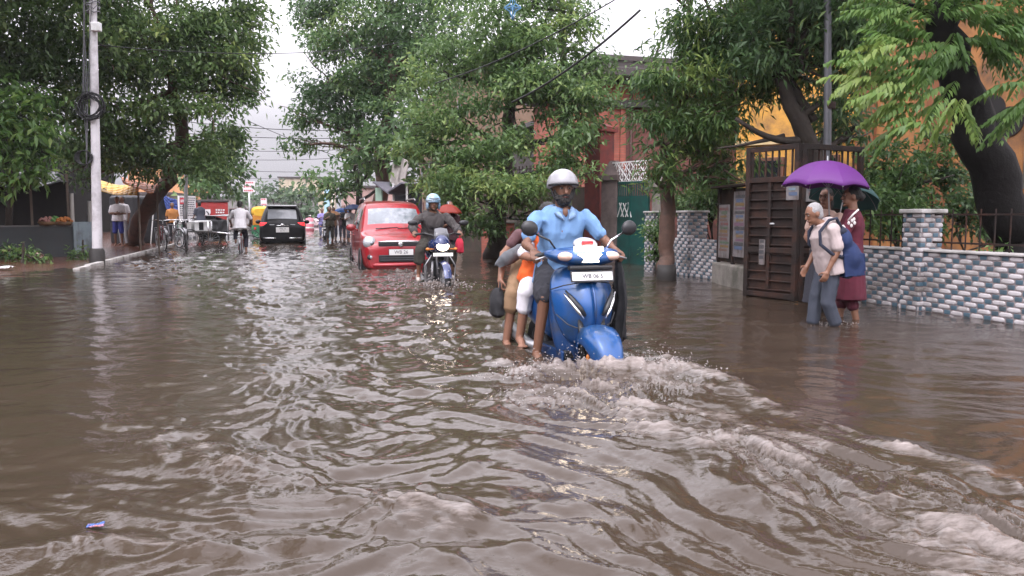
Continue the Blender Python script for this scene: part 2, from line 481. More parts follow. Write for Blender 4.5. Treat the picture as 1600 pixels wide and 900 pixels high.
m = bpy.data.materials.new('muddy flood water'); m.use_nodes = True; nt = m.node_tree; b = nt.nodes['Principled BSDF']; L = nt.links.new
def NN(t, **k):
    n = nt.nodes.new(t)
    for a_, v_ in k.items(): n.inputs[a_].default_value = v_
    return n
tc = NN('ShaderNodeTexCoord')
n1 = NN('ShaderNodeTexNoise', Scale=.5, Detail=3.0); L(tc.outputs['Object'], n1.inputs['Vector'])
silt = nt.nodes.new('ShaderNodeMix'); silt.data_type = 'RGBA'; silt.inputs[6].default_value = (.034, .0235, .0165, 1); silt.inputs[7].default_value = (.052, .037, .0265, 1); L(n1.outputs['Fac'], silt.inputs[0])
fa = nt.nodes.new('ShaderNodeAttribute'); fa.attribute_name = 'foam'
mpf = NN('ShaderNodeMapping'); mpf.inputs['Rotation'].default_value = (0, 0, R(46)); mpf.inputs['Scale'].default_value = (.38, 1.3, 1); L(tc.outputs['Object'], mpf.inputs['Vector'])
n2 = NN('ShaderNodeTexNoise', Scale=30.0, Detail=6.0, Roughness=.7); L(mpf.outputs[0], n2.inputs['Vector'])
n2b = NN('ShaderNodeMath'); n2b.operation = 'MULTIPLY_ADD'; L(n2.outputs['Fac'], n2b.inputs[0]); n2b.inputs[1].default_value = 1.1; n2b.inputs[2].default_value = -.55
ad = nt.nodes.new('ShaderNodeMath'); ad.operation = 'ADD'; L(fa.outputs['Fac'], ad.inputs[0]); L(n2b.outputs[0], ad.inputs[1])
rp = nt.nodes.new('ShaderNodeMapRange'); rp.inputs['From Min'].default_value = .18; rp.inputs['From Max'].default_value = .85; L(ad.outputs[0], rp.inputs['Value'])
gate = nt.nodes.new('ShaderNodeMath'); gate.operation = 'MULTIPLY'; g2 = nt.nodes.new('ShaderNodeMapRange'); g2.inputs['From Max'].default_value = .15; L(fa.outputs['Fac'], g2.inputs['Value']); L(rp.outputs[0], gate.inputs[0]); L(g2.outputs[0], gate.inputs[1])
fmix = nt.nodes.new('ShaderNodeMix'); fmix.data_type = 'RGBA'; L(gate.outputs[0], fmix.inputs[0]); L(silt.outputs[2], fmix.inputs[6]); fmix.inputs[7].default_value = (.25, .215, .20, 1)
L(fmix.outputs[2], b.inputs['Base Color'])
rr = nt.nodes.new('ShaderNodeMapRange'); rr.inputs['To Min'].default_value = .045; rr.inputs['To Max'].default_value = .3; L(gate.outputs[0], rr.inputs['Value']); L(rr.outputs[0], b.inputs['Roughness'])
b.inputs['IOR'].default_value = 1.38
n3 = NN('ShaderNodeTexNoise', Scale=13.0, Detail=5.0, Roughness=.55); L(tc.outputs['Object'], n3.inputs['Vector'])
bp = nt.nodes.new('ShaderNodeBump'); bp.inputs['Strength'].default_value = .35; bp.inputs['Distance'].default_value = .012
L(n3.outputs['Fac'], bp.inputs['Height']); L(bp.outputs['Normal'], b.inputs['Normal'])
wm.materials.append(m)
water = bpy.data.objects.new('flood_water', wm); COL.objects.link(water); struct(water)

# spray thrown up by the wheels: droplets and torn tongues of water, one uncountable mass
sp = MB(); rg = random.Random(5)
def drops(c, rx, ry, zh, n, big=.0055):
    n = int(n * 1.2)
    for _ in range(n):
        a = rg.gauss(0, .5); bb = rg.gauss(0, .5)
        z = abs(rg.gauss(0, .5)) * zh * math.exp(-(a * a + bb * bb))
        r_ = big * rg.uniform(.25, 1) ** 1.5
        p = Vector((c[0] + a * rx, c[1] + bb * ry, z))
        d = Vector((rg.gauss(0, 1), rg.gauss(0, 1), rg.gauss(.6, .6))).normalized() * r_ * rg.uniform(1.5, 3.5)
        q = d.orthogonal().normalized() * r_; s_ = d.cross(q).normalized() * r_
        sp.add([p + d, p + q, p + s_, p - q, p - s_, p - d], [(0, 1, 2), (0, 2, 3), (0, 3, 4), (0, 4, 1), (5, 2, 1), (5, 3, 2), (5, 4, 3), (5, 1, 4)])
drops(g(925, 575), .55, .2, .22, 420); drops(g(1030, 580), .4, .25, .2, 420); drops(g(830, 590), .4, .2, .12, 160); drops(g(860, 625), .5, .25, .08, 140, .006)
drops(g(690, 450), .6, .25, .3, 260, .010); drops(g(565, 415), .4, .5, .3, 200, .013); drops(g(1300, 507), .25, .1, .08, 60)
tag(sp.build('spray', mat('spray water', (.34, .31, .30), .15, var=.2, spec=.6), smooth=True), 'muddy water spray thrown up round the wheels and legs', 'spray', kind='stuff')

# damp monsoon air: one even box of haze round the whole street
HAZE = .0004
hm = bpy.data.materials.new('monsoon haze'); hm.use_nodes = True; hn = hm.node_tree
for n_ in list(hn.nodes):
    if n_.type != 'OUTPUT_MATERIAL': hn.nodes.remove(n_)
pvn = hn.nodes.new('ShaderNodeVolumePrincipled'); pvn.inputs['Color'].default_value = (.93, .95, 1, 1); pvn.inputs['Density'].default_value = HAZE; pvn.inputs['Anisotropy'].default_value = .2
hn.links.new(pvn.outputs[0], [n_ for n_ in hn.nodes if n_.type == 'OUTPUT_MATERIAL'][0].inputs['Volume'])
if HAZE > 0:
    hz_o = MB().box((0, 195, 7.5), (960, 1000, 19)).build('haze', hm); tag(hz_o, 'thin damp haze hanging in the street', 'haze', kind='stuff')
# ================================================================== trees
def leaf_mat(name, dark, light, young, trans=.45, rough=.42):
    if name in MATS: return MATS[name]
    m = bpy.data.materials.new(name); m.use_nodes = True; nt = m.node_tree; L = nt.links.new
    b = nt.nodes['Principled BSDF']; out = nt.nodes['Material Output']
    a = nt.nodes.new('ShaderNodeAttribute'); a.attribute_name = 'tone'
    rp = nt.nodes.new('ShaderNodeValToRGB'); e = rp.color_ramp.elements
    e[0].color = (*dark, 1); e[1].color = (*young, 1); e[1].position = 1
    k = e.new(.55); k.color = (*light, 1)
    L(a.outputs['Fac'], rp.inputs[0]); L(rp.outputs[0], b.inputs['Base Color'])
    b.inputs['Roughness'].default_value = rough; b.inputs['Specular IOR Level'].default_value = .45
    t = nt.nodes.new('ShaderNodeBsdfTranslucent'); L(rp.outputs[0], t.inputs['Color'])
    ms = nt.nodes.new('ShaderNodeMixShader'); ms.inputs[0].default_value = trans
    L(b.outputs[0], ms.inputs[1]); L(t.outputs[0], ms.inputs[2]); L(ms.outputs[0], out.inputs['Surface'])
    MATS[name] = m; return m

LEAF_GREEN = leaf_mat('broad leaves', (.056, .106, .036), (.145, .235, .078), (.29, .36, .11))
LEAF_DARK = leaf_mat('deep green leaves', (.045, .090, .037), (.115, .20, .076), (.23, .31, .10))
LEAF_FINE = leaf_mat('fine leaves', (.045, .095, .034), (.12, .21, .065), (.25, .33, .085))
LEAF_FERN = leaf_mat('feathery leaves', (.05, .11, .035), (.12, .22, .055), (.24, .32, .08))
LEAF_FAR = leaf_mat('distant leaves', (.05, .085, .045), (.085, .14, .07), (.13, .18, .08))
BARK = mat('wet dark bark', (.035, .026, .02), .7, var=.5, vscale=9, bump=.8, bscale=18)
BARK_RED = mat('reddish bark', (.11, .06, .042), .7, var=.4, vscale=7, bump=.8, bscale=16, dirt=(.04, .03, .025))

def unit(a): return a / np.maximum(np.linalg.norm(a, axis=-1, keepdims=True), 1e-9)

def leaf_arrays(base, d, n, L, W, tone):
    """kite-shaped leaf, folded a little and bent down at the tip"""
    s = unit(np.cross(d, n))
    L = L[:, None]; W = W[:, None]
    mid = base + d * L * .42
    up = n * W * .22
    tip = base + d * L - np.array([0, 0, 1.0]) * L * .14
    vs = np.stack([base, mid + s * W * .5 + up, tip, mid - s * W * .5 + up], 1)
    return vs.reshape(-1, 3), tone

def mesh_from_quads(name, vs, tone, m):
    nv = len(vs); nf = nv // 4
    me = bpy.data.meshes.new(name); me.vertices.add(nv); me.vertices.foreach_set('co', vs.astype(np.float32).ravel())
    me.loops.add(nv); me.polygons.add(nf)
    me.loops.foreach_set('vertex_index', np.arange(nv, dtype=np.int32)); me.polygons.foreach_set('loop_start', np.arange(0, nv, 4, dtype=np.int32))
    me.update(calc_edges=True)
    a = me.attributes.new('tone', 'FLOAT', 'FACE'); a.data.foreach_set('value', np.clip(tone, 0, 1).astype(np.float32))
    me.materials.append(m)
    return me

def crown_leaves(blobs, L, W, cover, per, spread, droop, seed, young=.1, gap=.0):
    """blobs: (centre Vector, (rx,ry,rz)). Sprays of leaves spread through the outer part of every lobe."""
    rg = np.random.default_rng(seed); VS = []; TN = []
    for c, r in blobs:
        r = np.array(r); area = math.pi * (r[0] + r[1]) / 2 * r[2]
        nl = area * cover / (.5 * L * W); nc = max(6, int(nl / per))
        # the lobe is made of smaller boughs, each leafy on top and open below
        ns = int(np.clip(7 + 5 * r.mean(), 8, 26)); sd_ = unit(rg.normal(size=(ns, 3)) * np.array([1, 1, .9]))
        sc_ = np.array(c) + sd_ * r * (.80 - .45 * rg.random(ns) ** 2)[:, None]; sr_ = r.mean() * rg.uniform(.26, .46, ns); stn = rg.normal(size=ns)
        sel = rg.choice(ns, nc, p=sr_ ** 2 / (sr_ ** 2).sum())
        dirs = rg.normal(size=(nc, 3)); dirs[:, 2] = np.abs(dirs[:, 2]) * .8 - .28; dirs = unit(dirs)
        pos = sc_[sel] + dirs * sr_[sel][:, None] * (1 - .45 * rg.random(nc) ** 1.8)[:, None] * np.array([1.1, 1.1, .75])
        dirs = unit(dirs + .5 * sd_[sel])
        # uneven outline: lobes pushed in and out, holes where a slow noise is low
        nz = vn3(pos * (1.5 / max(.5, r.mean())) + 31.0, seed); nz2 = vn3(pos * 1.3, seed + 9)
        pos = np.array(c) + (pos - np.array(c)) * (1 + .22 * nz)[:, None]
        keep = (nz2 > -.62 + gap)
        pos = pos[keep]; dirs = dirs[keep]; nc = len(pos)
        ct = np.clip(.38 + .24 * vn3(pos * 1.1, seed + 4) + .16 * stn[sel][keep] + .12 * rg.normal(size=nc), 0, 1)
        yg = rg.random(nc) < young; ct[yg] += .28
        k = per
        out = unit(dirs * np.array([1, 1, .6]) + .5 * rg.normal(size=(nc, 3)))
        pos_l = np.repeat(pos, k, 0) + rg.normal(size=(nc * k, 3)) * spread * np.array([1, 1, .7])
        d = np.repeat(out, k, 0) + 1.0 * rg.normal(size=(nc * k, 3)); d[:, 2] -= droop; d = unit(d)
        n = unit(np.array([0, 0, 1.0]) + .55 * rg.normal(size=(nc * k, 3)))
        n = unit(n - d * (n * d).sum(1, keepdims=True))
        ll = L * rg.uniform(.65, 1.25, nc * k); ww = W * rg.uniform(.7, 1.2, nc * k)
        v_, t_ = leaf_arrays(pos_l, d, n, ll, ww, np.repeat(ct, k) + .08 * rg.normal(size=nc * k))
        VS.append(v_); TN.append(t_)
    return np.concatenate(VS), np.concatenate(TN)

def frond_leaves(fronds, rg, L=.15, W=.042, pairs=11):
    """feathery fronds: (base, tip, sag, tone): leaflets hanging in two rows along an arched stalk"""
    VS = []; TN = []
    for a, b, dr, tone in fronds:
        a = np.array(a); b = np.array(b); ax = unit(b - a); side = unit(np.cross(ax, [0, 0, 1.0]))
        for i in range(pairs):
            t = (i + .6) / pairs
            p = a + (b - a) * t + np.array([0, 0, dr * (1 - (2 * t - .7) ** 2) * .5])
            k = (1 - .45 * abs(t - .45) * 2) * (1 if t < .9 else .75)
            for sgn in (-1, 1):
                d = unit(side * sgn * .75 + ax * .55 + np.array([0, 0, -.75]) + .16 * rg.normal(size=3))
                n = unit(np.array([0, 0, 1.0]) + side * sgn * .6 + .2 * rg.normal(size=3)); n = unit(n - d * (n @ d))
                v_, _ = leaf_arrays(p[None], d[None], n[None], np.array([L * k * rg.uniform(.85, 1.2)]), np.array([W * rg.uniform(.8, 1.2)]), None)
                VS.append(v_); TN.append(tone + .07 * rg.normal())
    return np.concatenate(VS), np.array(TN)

def limb(mb, a, b, ra, rb, rg, wig=.12, n=7, bow=0.0):
    a = Vector(a); b = Vector(b); L_ = (b - a).length; pts = []; rs = []
    off = Vector((0, 0, 0))
    for i in range(n + 1):
        t = i / n
        off += Vector((rg.gauss(0, 1), rg.gauss(0, 1), rg.gauss(0, .6))) * wig * L_ / n * .6
        pts.append(a.lerp(b, t) + off * math.sin(math.pi * t) + Vector((0, 0, bow * L_ * math.sin(math.pi * t)))); rs.append(ra + (rb - ra) * t)
    mb.tube(pts, rs, 8)
    return pts

def tree(label, trunk_pts, trunk_r, blobs, leaf, L, W, cover=3.2, per=9, spread=.22, droop=.5, seed=1, bark=None, young=.1, gap=0.0, group='street trees', limbs=True, name='tree', extra=None, cat='tree'):
    rg = random.Random(seed)
    base = Vector(trunk_pts[0]); base = Vector((base.x, base.y, 0))
    root = thing(name, label, cat, base, 0, group)
    loc = lambda p: Vector(p) - base
    bl = [(loc(c), r) for c, r in blobs]
    mb = MB(); tp = [loc(p) for p in trunk_pts]
    K = len(tp); dense = []; rad = []
    rs = trunk_r if isinstance(trunk_r, (list, tuple)) else [trunk_r * (1 - .45 * i / max(1, K - 1)) for i in range(K)]
    for i in range(K - 1):
        for q in range(5):
            t = q / 5; dense.append(tp[i].lerp(tp[i + 1], t) + Vector((rg.gauss(0, .02), rg.gauss(0, .02), 0)) * (rs[0] / .15)); rad.append((rs[i] + (rs[i + 1] - rs[i]) * t) * rg.uniform(.93, 1.07))
    dense.append(tp[-1]); rad.append(rs[-1])
    rad[0] *= 1.25
    mb.tube(dense, rad, 12)
    top = tp[-1]
    if limbs:
        for c, r in bl:
            src = min(dense[len(dense) // 2:], key=lambda p: (p - c).length)
            pts = limb(mb, src, c, rs[-1] * .6, .025, rg, .25)
            for _ in range(4):
                e = c + Vector((rg.gauss(0, .55) * r[0], rg.gauss(0, .55) * r[1], rg.gauss(0, .5) * r[2]))
                limb(mb, pts[rg.randint(3, 6)], e, .03, .008, rg, .25, 5)
    mb.build('trunk', bark or BARK, root, smooth=True)
    vs_, tn = crown_leaves(bl, L, W, cover, per, spread, droop, seed, young, gap)
    if extra is not None:
        ev, et = extra; ev = ev - np.array(base); vs_ = np.concatenate([vs_, ev]); tn = np.concatenate([tn, et])
    cr = bpy.data.objects.new('crown', mesh_from_quads('crown', vs_, tn, leaf)); COL.objects.link(cr); cr.parent = root
    return root

def B(*rows):
    """lobes from (px, py, depth, half width px, half height px[, depth radius m])"""
    out = []
    for r in rows:
        k = r[2] / F
        out.append((P(r[0], r[1], r[2]), (r[3] * k, r[5] if len(r) > 5 else .8 * (r[3] + r[4]) / 2 * k, r[4] * k)))
    return out

# --- left side
tree('large leafy tree spreading over the left pavement, reddish leaning trunk behind the yellow awning',
     [G(208, 384), P(222, 335, 27.5), P(262, 280, 26.5), P(285, 225, 25), P(270, 120, 24)], [.30, .26, .24, .2, .14],
     B((250, 70, 24, 130, 110), (345, 70, 24, 75, 80), (325, 150, 24, 70, 80), (180, 170, 23, 110, 90), (265, 235, 24, 90, 60), (372, 30, 25, 48, 50), (375, 130, 25, 32, 42), (345, 225, 25.5, 40, 42), (120, 60, 22, 110, 110), (205, 238, 24, 70, 36), (140, 170, 22.5, 60, 60), (150, 235, 23, 50, 46), (110, 255, 24, 40, 40), (240, -120, 24, 210, 120), (90, -90, 22, 170, 110)),
     LEAF_GREEN, .19, .085, 3.7, 9, .2, .55, 21, BARK_RED, young=.10, group='trees along the left pavement')
tree('light green tree hanging low at the far left edge over the dark stall',
     [G(12, 402), P(13, 350, 21), P(16, 250, 20.6), P(20, 150, 20)], [.10, .09, .08, .06],
     B((20, 225, 19.5, 75, 55), (45, 262, 19.4, 44, 34), (5, 170, 19.5, 66, 60), (62, 215, 19.6, 36, 30), (-60, 220, 19.5, 90, 90), (10, 285, 19.5, 36, 22)),
     LEAF_FERN, .25, .09, 3.4, 9, .2, .6, 22, BARK, young=.2, group='trees along the left pavement')
tree('tall dark tree rising out of frame at the far left edge behind the utility pole',
     [G(-90, 404), P(-70, 250, 21), P(-20, 100, 21), P(0, 0, 21)], .25,
     B((20, 60, 21, 110, 110), (60, 160, 22, 80, 60), (-80, 0, 20, 140, 150), (40, -120, 20, 170, 120), (-120, -150, 16, 200, 150)) + [(Vector((-6.5, 11, 9.0)), (3, 3, 1.5)), (Vector((-5.6, 6.5, 7.6)), (2.4, 2.6, 1.2))],  # last two lobes, unseen overhead, added to darken the near left water
     LEAF_GREEN, .18, .08, 3.5, 9, .18, .5, 23, BARK, young=.06, group='trees along the left pavement')
tree('smaller round dark tree behind the red truck, last of the left row',
     [G(335, 366), P(338, 320, 44), P(340, 270, 44)], .2,
     B((345, 225, 42, 38, 45), (362, 255, 42, 26, 36), (335, 285, 42, 36, 26), (310, 250, 43, 40, 45), (365, 297, 43, 18, 12), (300, 290, 40, 40, 26)),
     LEAF_DARK, .40, .2, 3.0, 9, .3, .5, 24, BARK, young=.05, group='trees along the left pavement')
# --- centre and right
tree('tallest tree in the middle, its crown closing the sky gap from the right',
     [G(592, 382), P(596, 300, 30), P(600, 220, 30), P(615, 110, 30)], .33,
     B((515, 45, 31, 55, 55), (505, 130, 31, 50, 55), (480, 185, 31, 32, 26), (470, 225, 31, 24, 20), (590, 65, 31, 85, 75), (570, 155, 31, 65, 60), (650, 120, 31, 80, 80), (680, 25, 31, 85, 55), (590, -22, 31, 110, 36), (470, 15, 32, 22, 26), (545, 205, 31, 48, 34), (620, 200, 29.5, 60, 50), (660, 60, 30, 60, 60), (580, 130, 29.5, 50, 60)),
     LEAF_DARK, .21, .095, 3.7, 9, .22, .55, 31, BARK_RED, young=.09, group='trees along the right pavement')
tree('dark low spreading tree below the tall one, over the row of umbrellas',
     [G(560, 372), P(562, 320, 38), P(560, 290, 38)], .24,
     B((500, 285, 37, 40, 26), (545, 262, 37, 50, 32), (600, 250, 29, 44, 30), (560, 235, 33, 45, 28), (650, 250, 28, 50, 45), (520, 300, 37, 34, 14), (640, 210, 28, 60, 40)),
     LEAF_DARK, .36, .16, 2.8, 9, .28, .6, 32, BARK, young=.04, group='trees along the right pavement')
tree('bushy layered tree filling the middle of the picture behind the scooter',
     [G(775, 402), P(780, 330, 20.5), P(790, 250, 20.5), P(800, 140, 20.5)], .26,
     B((760, 70, 20, 105, 75), (855, 40, 20, 75, 70), (700, 190, 19, 80, 45), (800, 165, 19, 95, 65), (890, 150, 19, 60, 66), (655, 225, 19, 55, 38), (740, 245, 18.6, 90, 42), (850, 225, 18.2, 75, 46), (915, 100, 19.5, 50, 48), (790, -8, 20, 120, 36), (690, 110, 20.5, 75, 60), (820, 110, 19, 80, 55), (700, 290, 19.2, 60, 34), (915, 205, 18.4, 40, 34), (880, 260, 18, 48, 30)),
     LEAF_GREEN, .155, .066, 3.6, 10, .16, .6, 33, BARK, young=.12, group='trees along the right pavement')
tree('low dense shrub of pale leaf clusters standing between the car and the scooter',
     [G(770, 397), P(770, 360, 20), P(770, 320, 20)], .07,
     B((770, 310, 17.8, 80, 40), (715, 290, 18, 55, 40), (830, 300, 17.8, 55, 42), (750, 350, 18, 45, 22), (845, 340, 18, 44, 34), (715, 345, 18.5, 44, 36), (690, 310, 18.6, 40, 44)),
     LEAF_GREEN, .145, .052, 3.7, 9, .13, .5, 34, BARK, young=.16, group='shrubs on the right', name='shrub', cat='shrub')
T7 = tree('fine-leaved tree with a straight notched trunk beside the white tiled pillars',
     [G(1041, 437), P(1041, 400, 14.1), P(1042, 330, 14.1), P(1044, 240, 14.1), P(1060, 130, 14)], [.155, .14, .13, .125, .09],
     B((1095, 60, 13.4, 70, 75), (1075, 160, 13.4, 85, 60), (1030, 215, 13.2, 55, 45), (1100, 235, 13.4, 75, 50), (1070, 275, 13.2, 60, 30), (1170, 110, 13.6, 75, 80), (1150, 20, 13.4, 110, 70), (1120, 285, 13.6, 40, 26), (1095, -70, 13.4, 150, 60), (1120, 180, 13, 60, 50), (1060, 110, 13, 60, 50), (1140, 250, 13.2, 55, 40), (1020, 275, 13.2, 34, 24)),
     LEAF_FINE, .15, .036, 3.6, 14, .14, .85, 41, BARK_RED, young=.12, group='trees along the right pavement')
tree('dark-crowned tree behind the iron gate, a crooked black limb reaching left',
     [G(1300, 445), P(1285, 330, 12.9), P(1262, 230, 12.7), P(1220, 120, 12.5)], [.2, .17, .15, .1],
     B((1260, 50, 12.3, 100, 80), (1240, 110, 12.8, 75, 50), (1350, 20, 12, 80, 65), (1310, 130, 12.8, 45, 60), (1290, -60, 12, 180, 70), (1340, 190, 13.4, 45, 40), (1180, 70, 12.6, 60, 60), (1330, 80, 12.4, 60, 60), (1290, 200, 13.6, 36, 24)) + [(Vector((3.6, 9.6, 7.0)), (2.0, 1.8, .9))],  # last lobe, out of view overhead, added to shade the gate side
     LEAF_DARK, .17, .046, 3.4, 12, .17, .75, 42, BARK, young=.05, group='trees along the right pavement')
mb = MB(); rr_ = random.Random(3)
base = Vector((G(1300, 445).x, G(1300, 445).y, 0))
p1 = limb(mb, P(1272, 215, 12.7) - base, P(1150, 185, 12.4) - base, .085, .03, rr_, .1, 8, -.12)
limb(mb, P(1225, 212, 12.6) - base, P(1120, 232, 12.5) - base, .04, .012, rr_, .15, 7)
limb(mb, P(1270, 190, 12.7) - base, P(1215, 60, 12.6) - base, .09, .04, rr_, .12, 8)
mb.build('limb', BARK, [o for o in bpy.data.objects if o.get('label', '').startswith('dark-crowned')][0], smooth=True)
# feathery tree on the far right, leaning black trunk
rg = np.random.default_rng(77); fr = []
def spray(cx, cy, Y, n, dx, dy, ln, tone):
    for _ in range(n):
        a = P(cx + rg.normal() * 16, cy + rg.normal() * 9, Y + rg.normal() * .25)
        ang = math.atan2(dy, dx) + rg.normal() * .35
        l = ln * rg.uniform(.75, 1.25)
        b_ = Vector((a.x + math.cos(ang) * l, a.y + rg.normal() * .25, a.z + math.sin(ang) * l))
        fr.append((a, b_, .12, tone + .1 * rg.normal()))
for s_ in ((1400, 110, 9.0, 8, -1, -.1, .45, .72), (1420, 75, 9.0, 8, -1, .1, .45, .6), (1395, 130, 8.9, 7, -1, -.25, .45, .85), (1430, 165, 8.9, 7, -1, -.4, .42, .8), (1380, 85, 9, 6, -1, 0, .36, .9),
           (1450, 120, 9.0, 9, -1, -.2, .45, .55), (1470, 150, 8.9, 7, -.6, -.6, .42, .6), (1490, 170, 8.8, 6, -.3, -.8, .40, .85), (1460, 60, 9.2, 10, -1, .1, .5, .45), (1440, 40, 9.2, 8, -1, .2, .5, .5),
           (1480, 25, 9.2, 12, .2, .2, .5, .35), (1530, 30, 9.2, 12, 1, 0, .5, .4), (1570, 50, 9.1, 10, 1, -.2, .5, .4), (1590, 20, 9.2, 10, 1, .1, .5, .45), (1520, 60, 9.1, 8, .6, -.5, .45, .4), 
           (1610, 165, 8.8, 6, -.5, -.5, .35, .5), (1620, 130, 8.8, 5, -.8, -.3, .35, .5), (1420, 15, 9.3, 9, -1, .2, .5, .5), (1500, -30, 9.2, 16, 0, .5, .6, .4), (1400, -20, 9.4, 10, -1, .3, .5, .45), (1600, -40, 9.2, 14, .6, .4, .6, .4), (1420, 200, 9.0, 6, -1, -.5, .38, .7), (1480, 90, 9.0, 12, -.5, -.3, .5, .35), (1360, 110, 9.0, 5, -1, -.2, .36, .85), (1545, 60, 9.2, 9, .2, -.2, .5, .35)):
    spray(*s_)
fv, ft = frond_leaves(fr, rg)
tree('feathery-leaved tree on the far right with a thick black trunk leaning to the left',
     [G(1640, 484), P(1600, 385, 9.9), P(1545, 255, 9.8), P(1500, 140, 9.7), P(1475, 30, 9.6), P(1470, -60, 9.6)], [.34, .285, .245, .21, .17, .13],
     B((1480, -40, 9.7, 130, 45), (1570, -10, 9.8, 60, 40), (1440, 20, 9.8, 60, 30)) + [(Vector((6.4, 7.4, 6.6)), (2.2, 2.2, 1.0)), (Vector((4.6, 8.4, 6.3)), (1.7, 1.6, .9)), (Vector((5.6, 4.8, 6.6)), (2.0, 2.0, 1.0))], LEAF_FERN, .16, .045, 1.6, 12, .14, .8, 43, mat('black wet bark', (.008, .007, .0065), .75, var=.5, vscale=7, bump=.9, bscale=12, spec=.2), young=.1, group='trees along the right pavement', extra=(fv, ft))  # three lobes out of view overhead, added to shade the walkers and wall
# bushes behind the checkered wall
def bush(label, px_, py_, blobs, seed, leaf=LEAF_FINE, L=.12, W=.04, grp='shrubs behind the checkered wall', young=.08):
    g0 = G(px_, py_)
    return tree(label, [g0, g0 + Vector((.02, .03, .25)), g0 + Vector((.05, 0, .5))], .04, B(*blobs), leaf, L, W, 4.6, 10, .11, .4, seed, BARK, young, group=grp, name='shrub', cat='shrub')
bush('wide leafy shrub behind the checkered wall, beside the purple umbrella', 1400, 450, ((1390, 315, 10.8, 50, 60), (1430, 275, 11, 48, 54), (1380, 260, 11.2, 42, 40), (1365, 350, 10.6, 30, 30), (1440, 345, 10.6, 34, 36), (1460, 240, 11.4, 40, 34)), 51)
bush('shrub in the gap between the notched trunk and the poster board', 1108, 425, ((1110, 310, 15.3, 34, 36), (1095, 330, 15.6, 26, 30), (1130, 285, 15.0, 26, 26), (1060, 310, 16, 20, 24)), 52, LEAF_DARK)
bush('dull brownish shrub on the garden side of the wall, below the leaning trunk', 1500, 440, ((1510, 330, 11, 40, 40), (1540, 350, 11, 36, 30), (1480, 290, 11.4, 30, 36)), 53, LEAF_DARK, young=.02)
bush('small creeper climbing the near white pillar beside the notched trunk', 1026, 425, ((1026, 372, 15.6, 9, 26), (1030, 350, 15.7, 8, 16), (1022, 395, 15.6, 8, 14)), 54, LEAF_FINE, .09, .045, 'plants on the walls')
bush('weeds at the foot of the dark stall by the left edge', 35, 412, ((30, 398, 19.2, 26, 10), (55, 404, 18.6, 16, 8), (8, 392, 20, 20, 12)), 55, LEAF_FINE, .14, .05, 'weeds by the left stall', .2)
bush('tuft of weeds in front of the corrugated sheet beside the utility pole', 128, 405, ((128, 397, 20.2, 12, 9), (118, 400, 20, 8, 6)), 56, LEAF_FINE, .14, .04, 'weeds by the left stall', .2)
bush('small sprig growing from the top of the checkered wall near the right edge', 1552, 480, ((1552, 408, 8.75, 6, 14), (1556, 396, 8.8, 6, 8)), 57, LEAF_FERN, .08, .03, 'plants on the walls', .3)
# far end of the street
far = [('hazy round tree at the far end, left of the black car', 432, 352, ((425, 300, 108, 26, 18), (450, 306, 108, 26, 16), (405, 312, 104, 14, 18))),
       ('hazy tree at the far end behind the black car roof', 470, 352, ((470, 312, 100, 26, 18), (490, 300, 98, 20, 14), (455, 325, 100, 24, 14))),
       ('small far bush in front of the pale house', 478, 350, ((470, 335, 80, 12, 9), (484, 328, 80, 10, 12))),
       ('far tree above the low grey building on the left', 392, 352, ((372, 300, 92, 20, 16), (388, 312, 90, 18, 12)))]
for i, (lb, a, b_, bl) in enumerate(far):
    tree(lb, [G(a, b_), P(a, 335, bl[0][2])], .25, B(*bl), LEAF_FAR, .8, .42, 3.0, 8, .5, .3, 60 + i, BARK, .08, group='trees at the far end of the street')

mb = MB(); mb.tube([(0, 0, -.3), (0, 0, .12), (0, 0, .26)], [.185, .172, .158], 12); mb.build('tarred_base', mat('black tarred base', (.025, .022, .02), .6, var=.4), T7, smooth=True)
# ================================================================== buildings, walls, gates, poles
def frame_of(a, b):
    """origin at a (ground), angle so local +x runs to b"""
    d = Vector((b.x - a.x, b.y - a.y, 0)); return Vector((a.x, a.y, 0)), math.atan2(d.y, d.x), d.length

iron = mat('rusty dark iron', (.022, .016, .014), .65, .2, var=.6, vscale=5, bump=.4, dirt=(.055, .024, .016), dscale=4, spec=.3)
steel = mat('galvanised steel', (.42, .43, .45), .4, .5, var=.2, vscale=5, dirt=(.25, .24, .23), dscale=2)
concrete = mat('stained concrete', (.2, .18, .16), .8, var=.35, vscale=4, bump=.4, dirt=(.08, .075, .06), dscale=1.6)
black = mat('black rubber', (.012, .012, .013), .55, var=.2)
white = mat('white paint', (.7, .7, .7), .5, var=.12, vscale=4, dirt=(.42, .4, .38), dscale=2)

# --- red building with a dark eave
redb = brick_mat('red brick wash', (.56, .17, .12), (.47, .14, .10), (.34, .16, .12), rough=.8)
a, b = P(935, 340, 24), P(1165, 340, 25.5)
o_, ang, ln = frame_of(a, b)
rb_ = thing('brick_building', 'red brick building with a dark flat eave, seen between the trees behind the green gate', 'building', o_, ang)
H_ = 5.1
MB().box((ln / 2, 3, H_ / 2 - .2), (ln, 6, H_ + .2)).build('wall', redb, rb_)
m_ = MB(); m_.box((ln / 2 - .1, 2.6, H_ + .12), (ln + .5, 7, .24)); m_.box((ln / 2 - .1, 2.8, H_ + .36), (ln + .2, 6.6, .22)); m_.box((ln / 2, 2.9, H_ + .56), (ln + .5, 6.9, .16))
m_.build('roof', mat('dark wet slab', (.055, .045, .045), .6, var=.4, bump=.3), rb_, bevel=.02)
m_ = MB()
for k, x_ in enumerate((0.04, .62, 1.25)):
    m_.box((x_ + .1, -.035, 2.3), (.12 if k else .2, .07, 4.6))
m_.build('pilaster', redb, rb_)
m_ = MB(); m_.tube([(1.0, -.08, 4.9), (1.0, -.08, 1.2)], .045, 8); m_.build('drainpipe', mat('old pipe', (.10, .05, .045), .6), rb_, smooth=True)
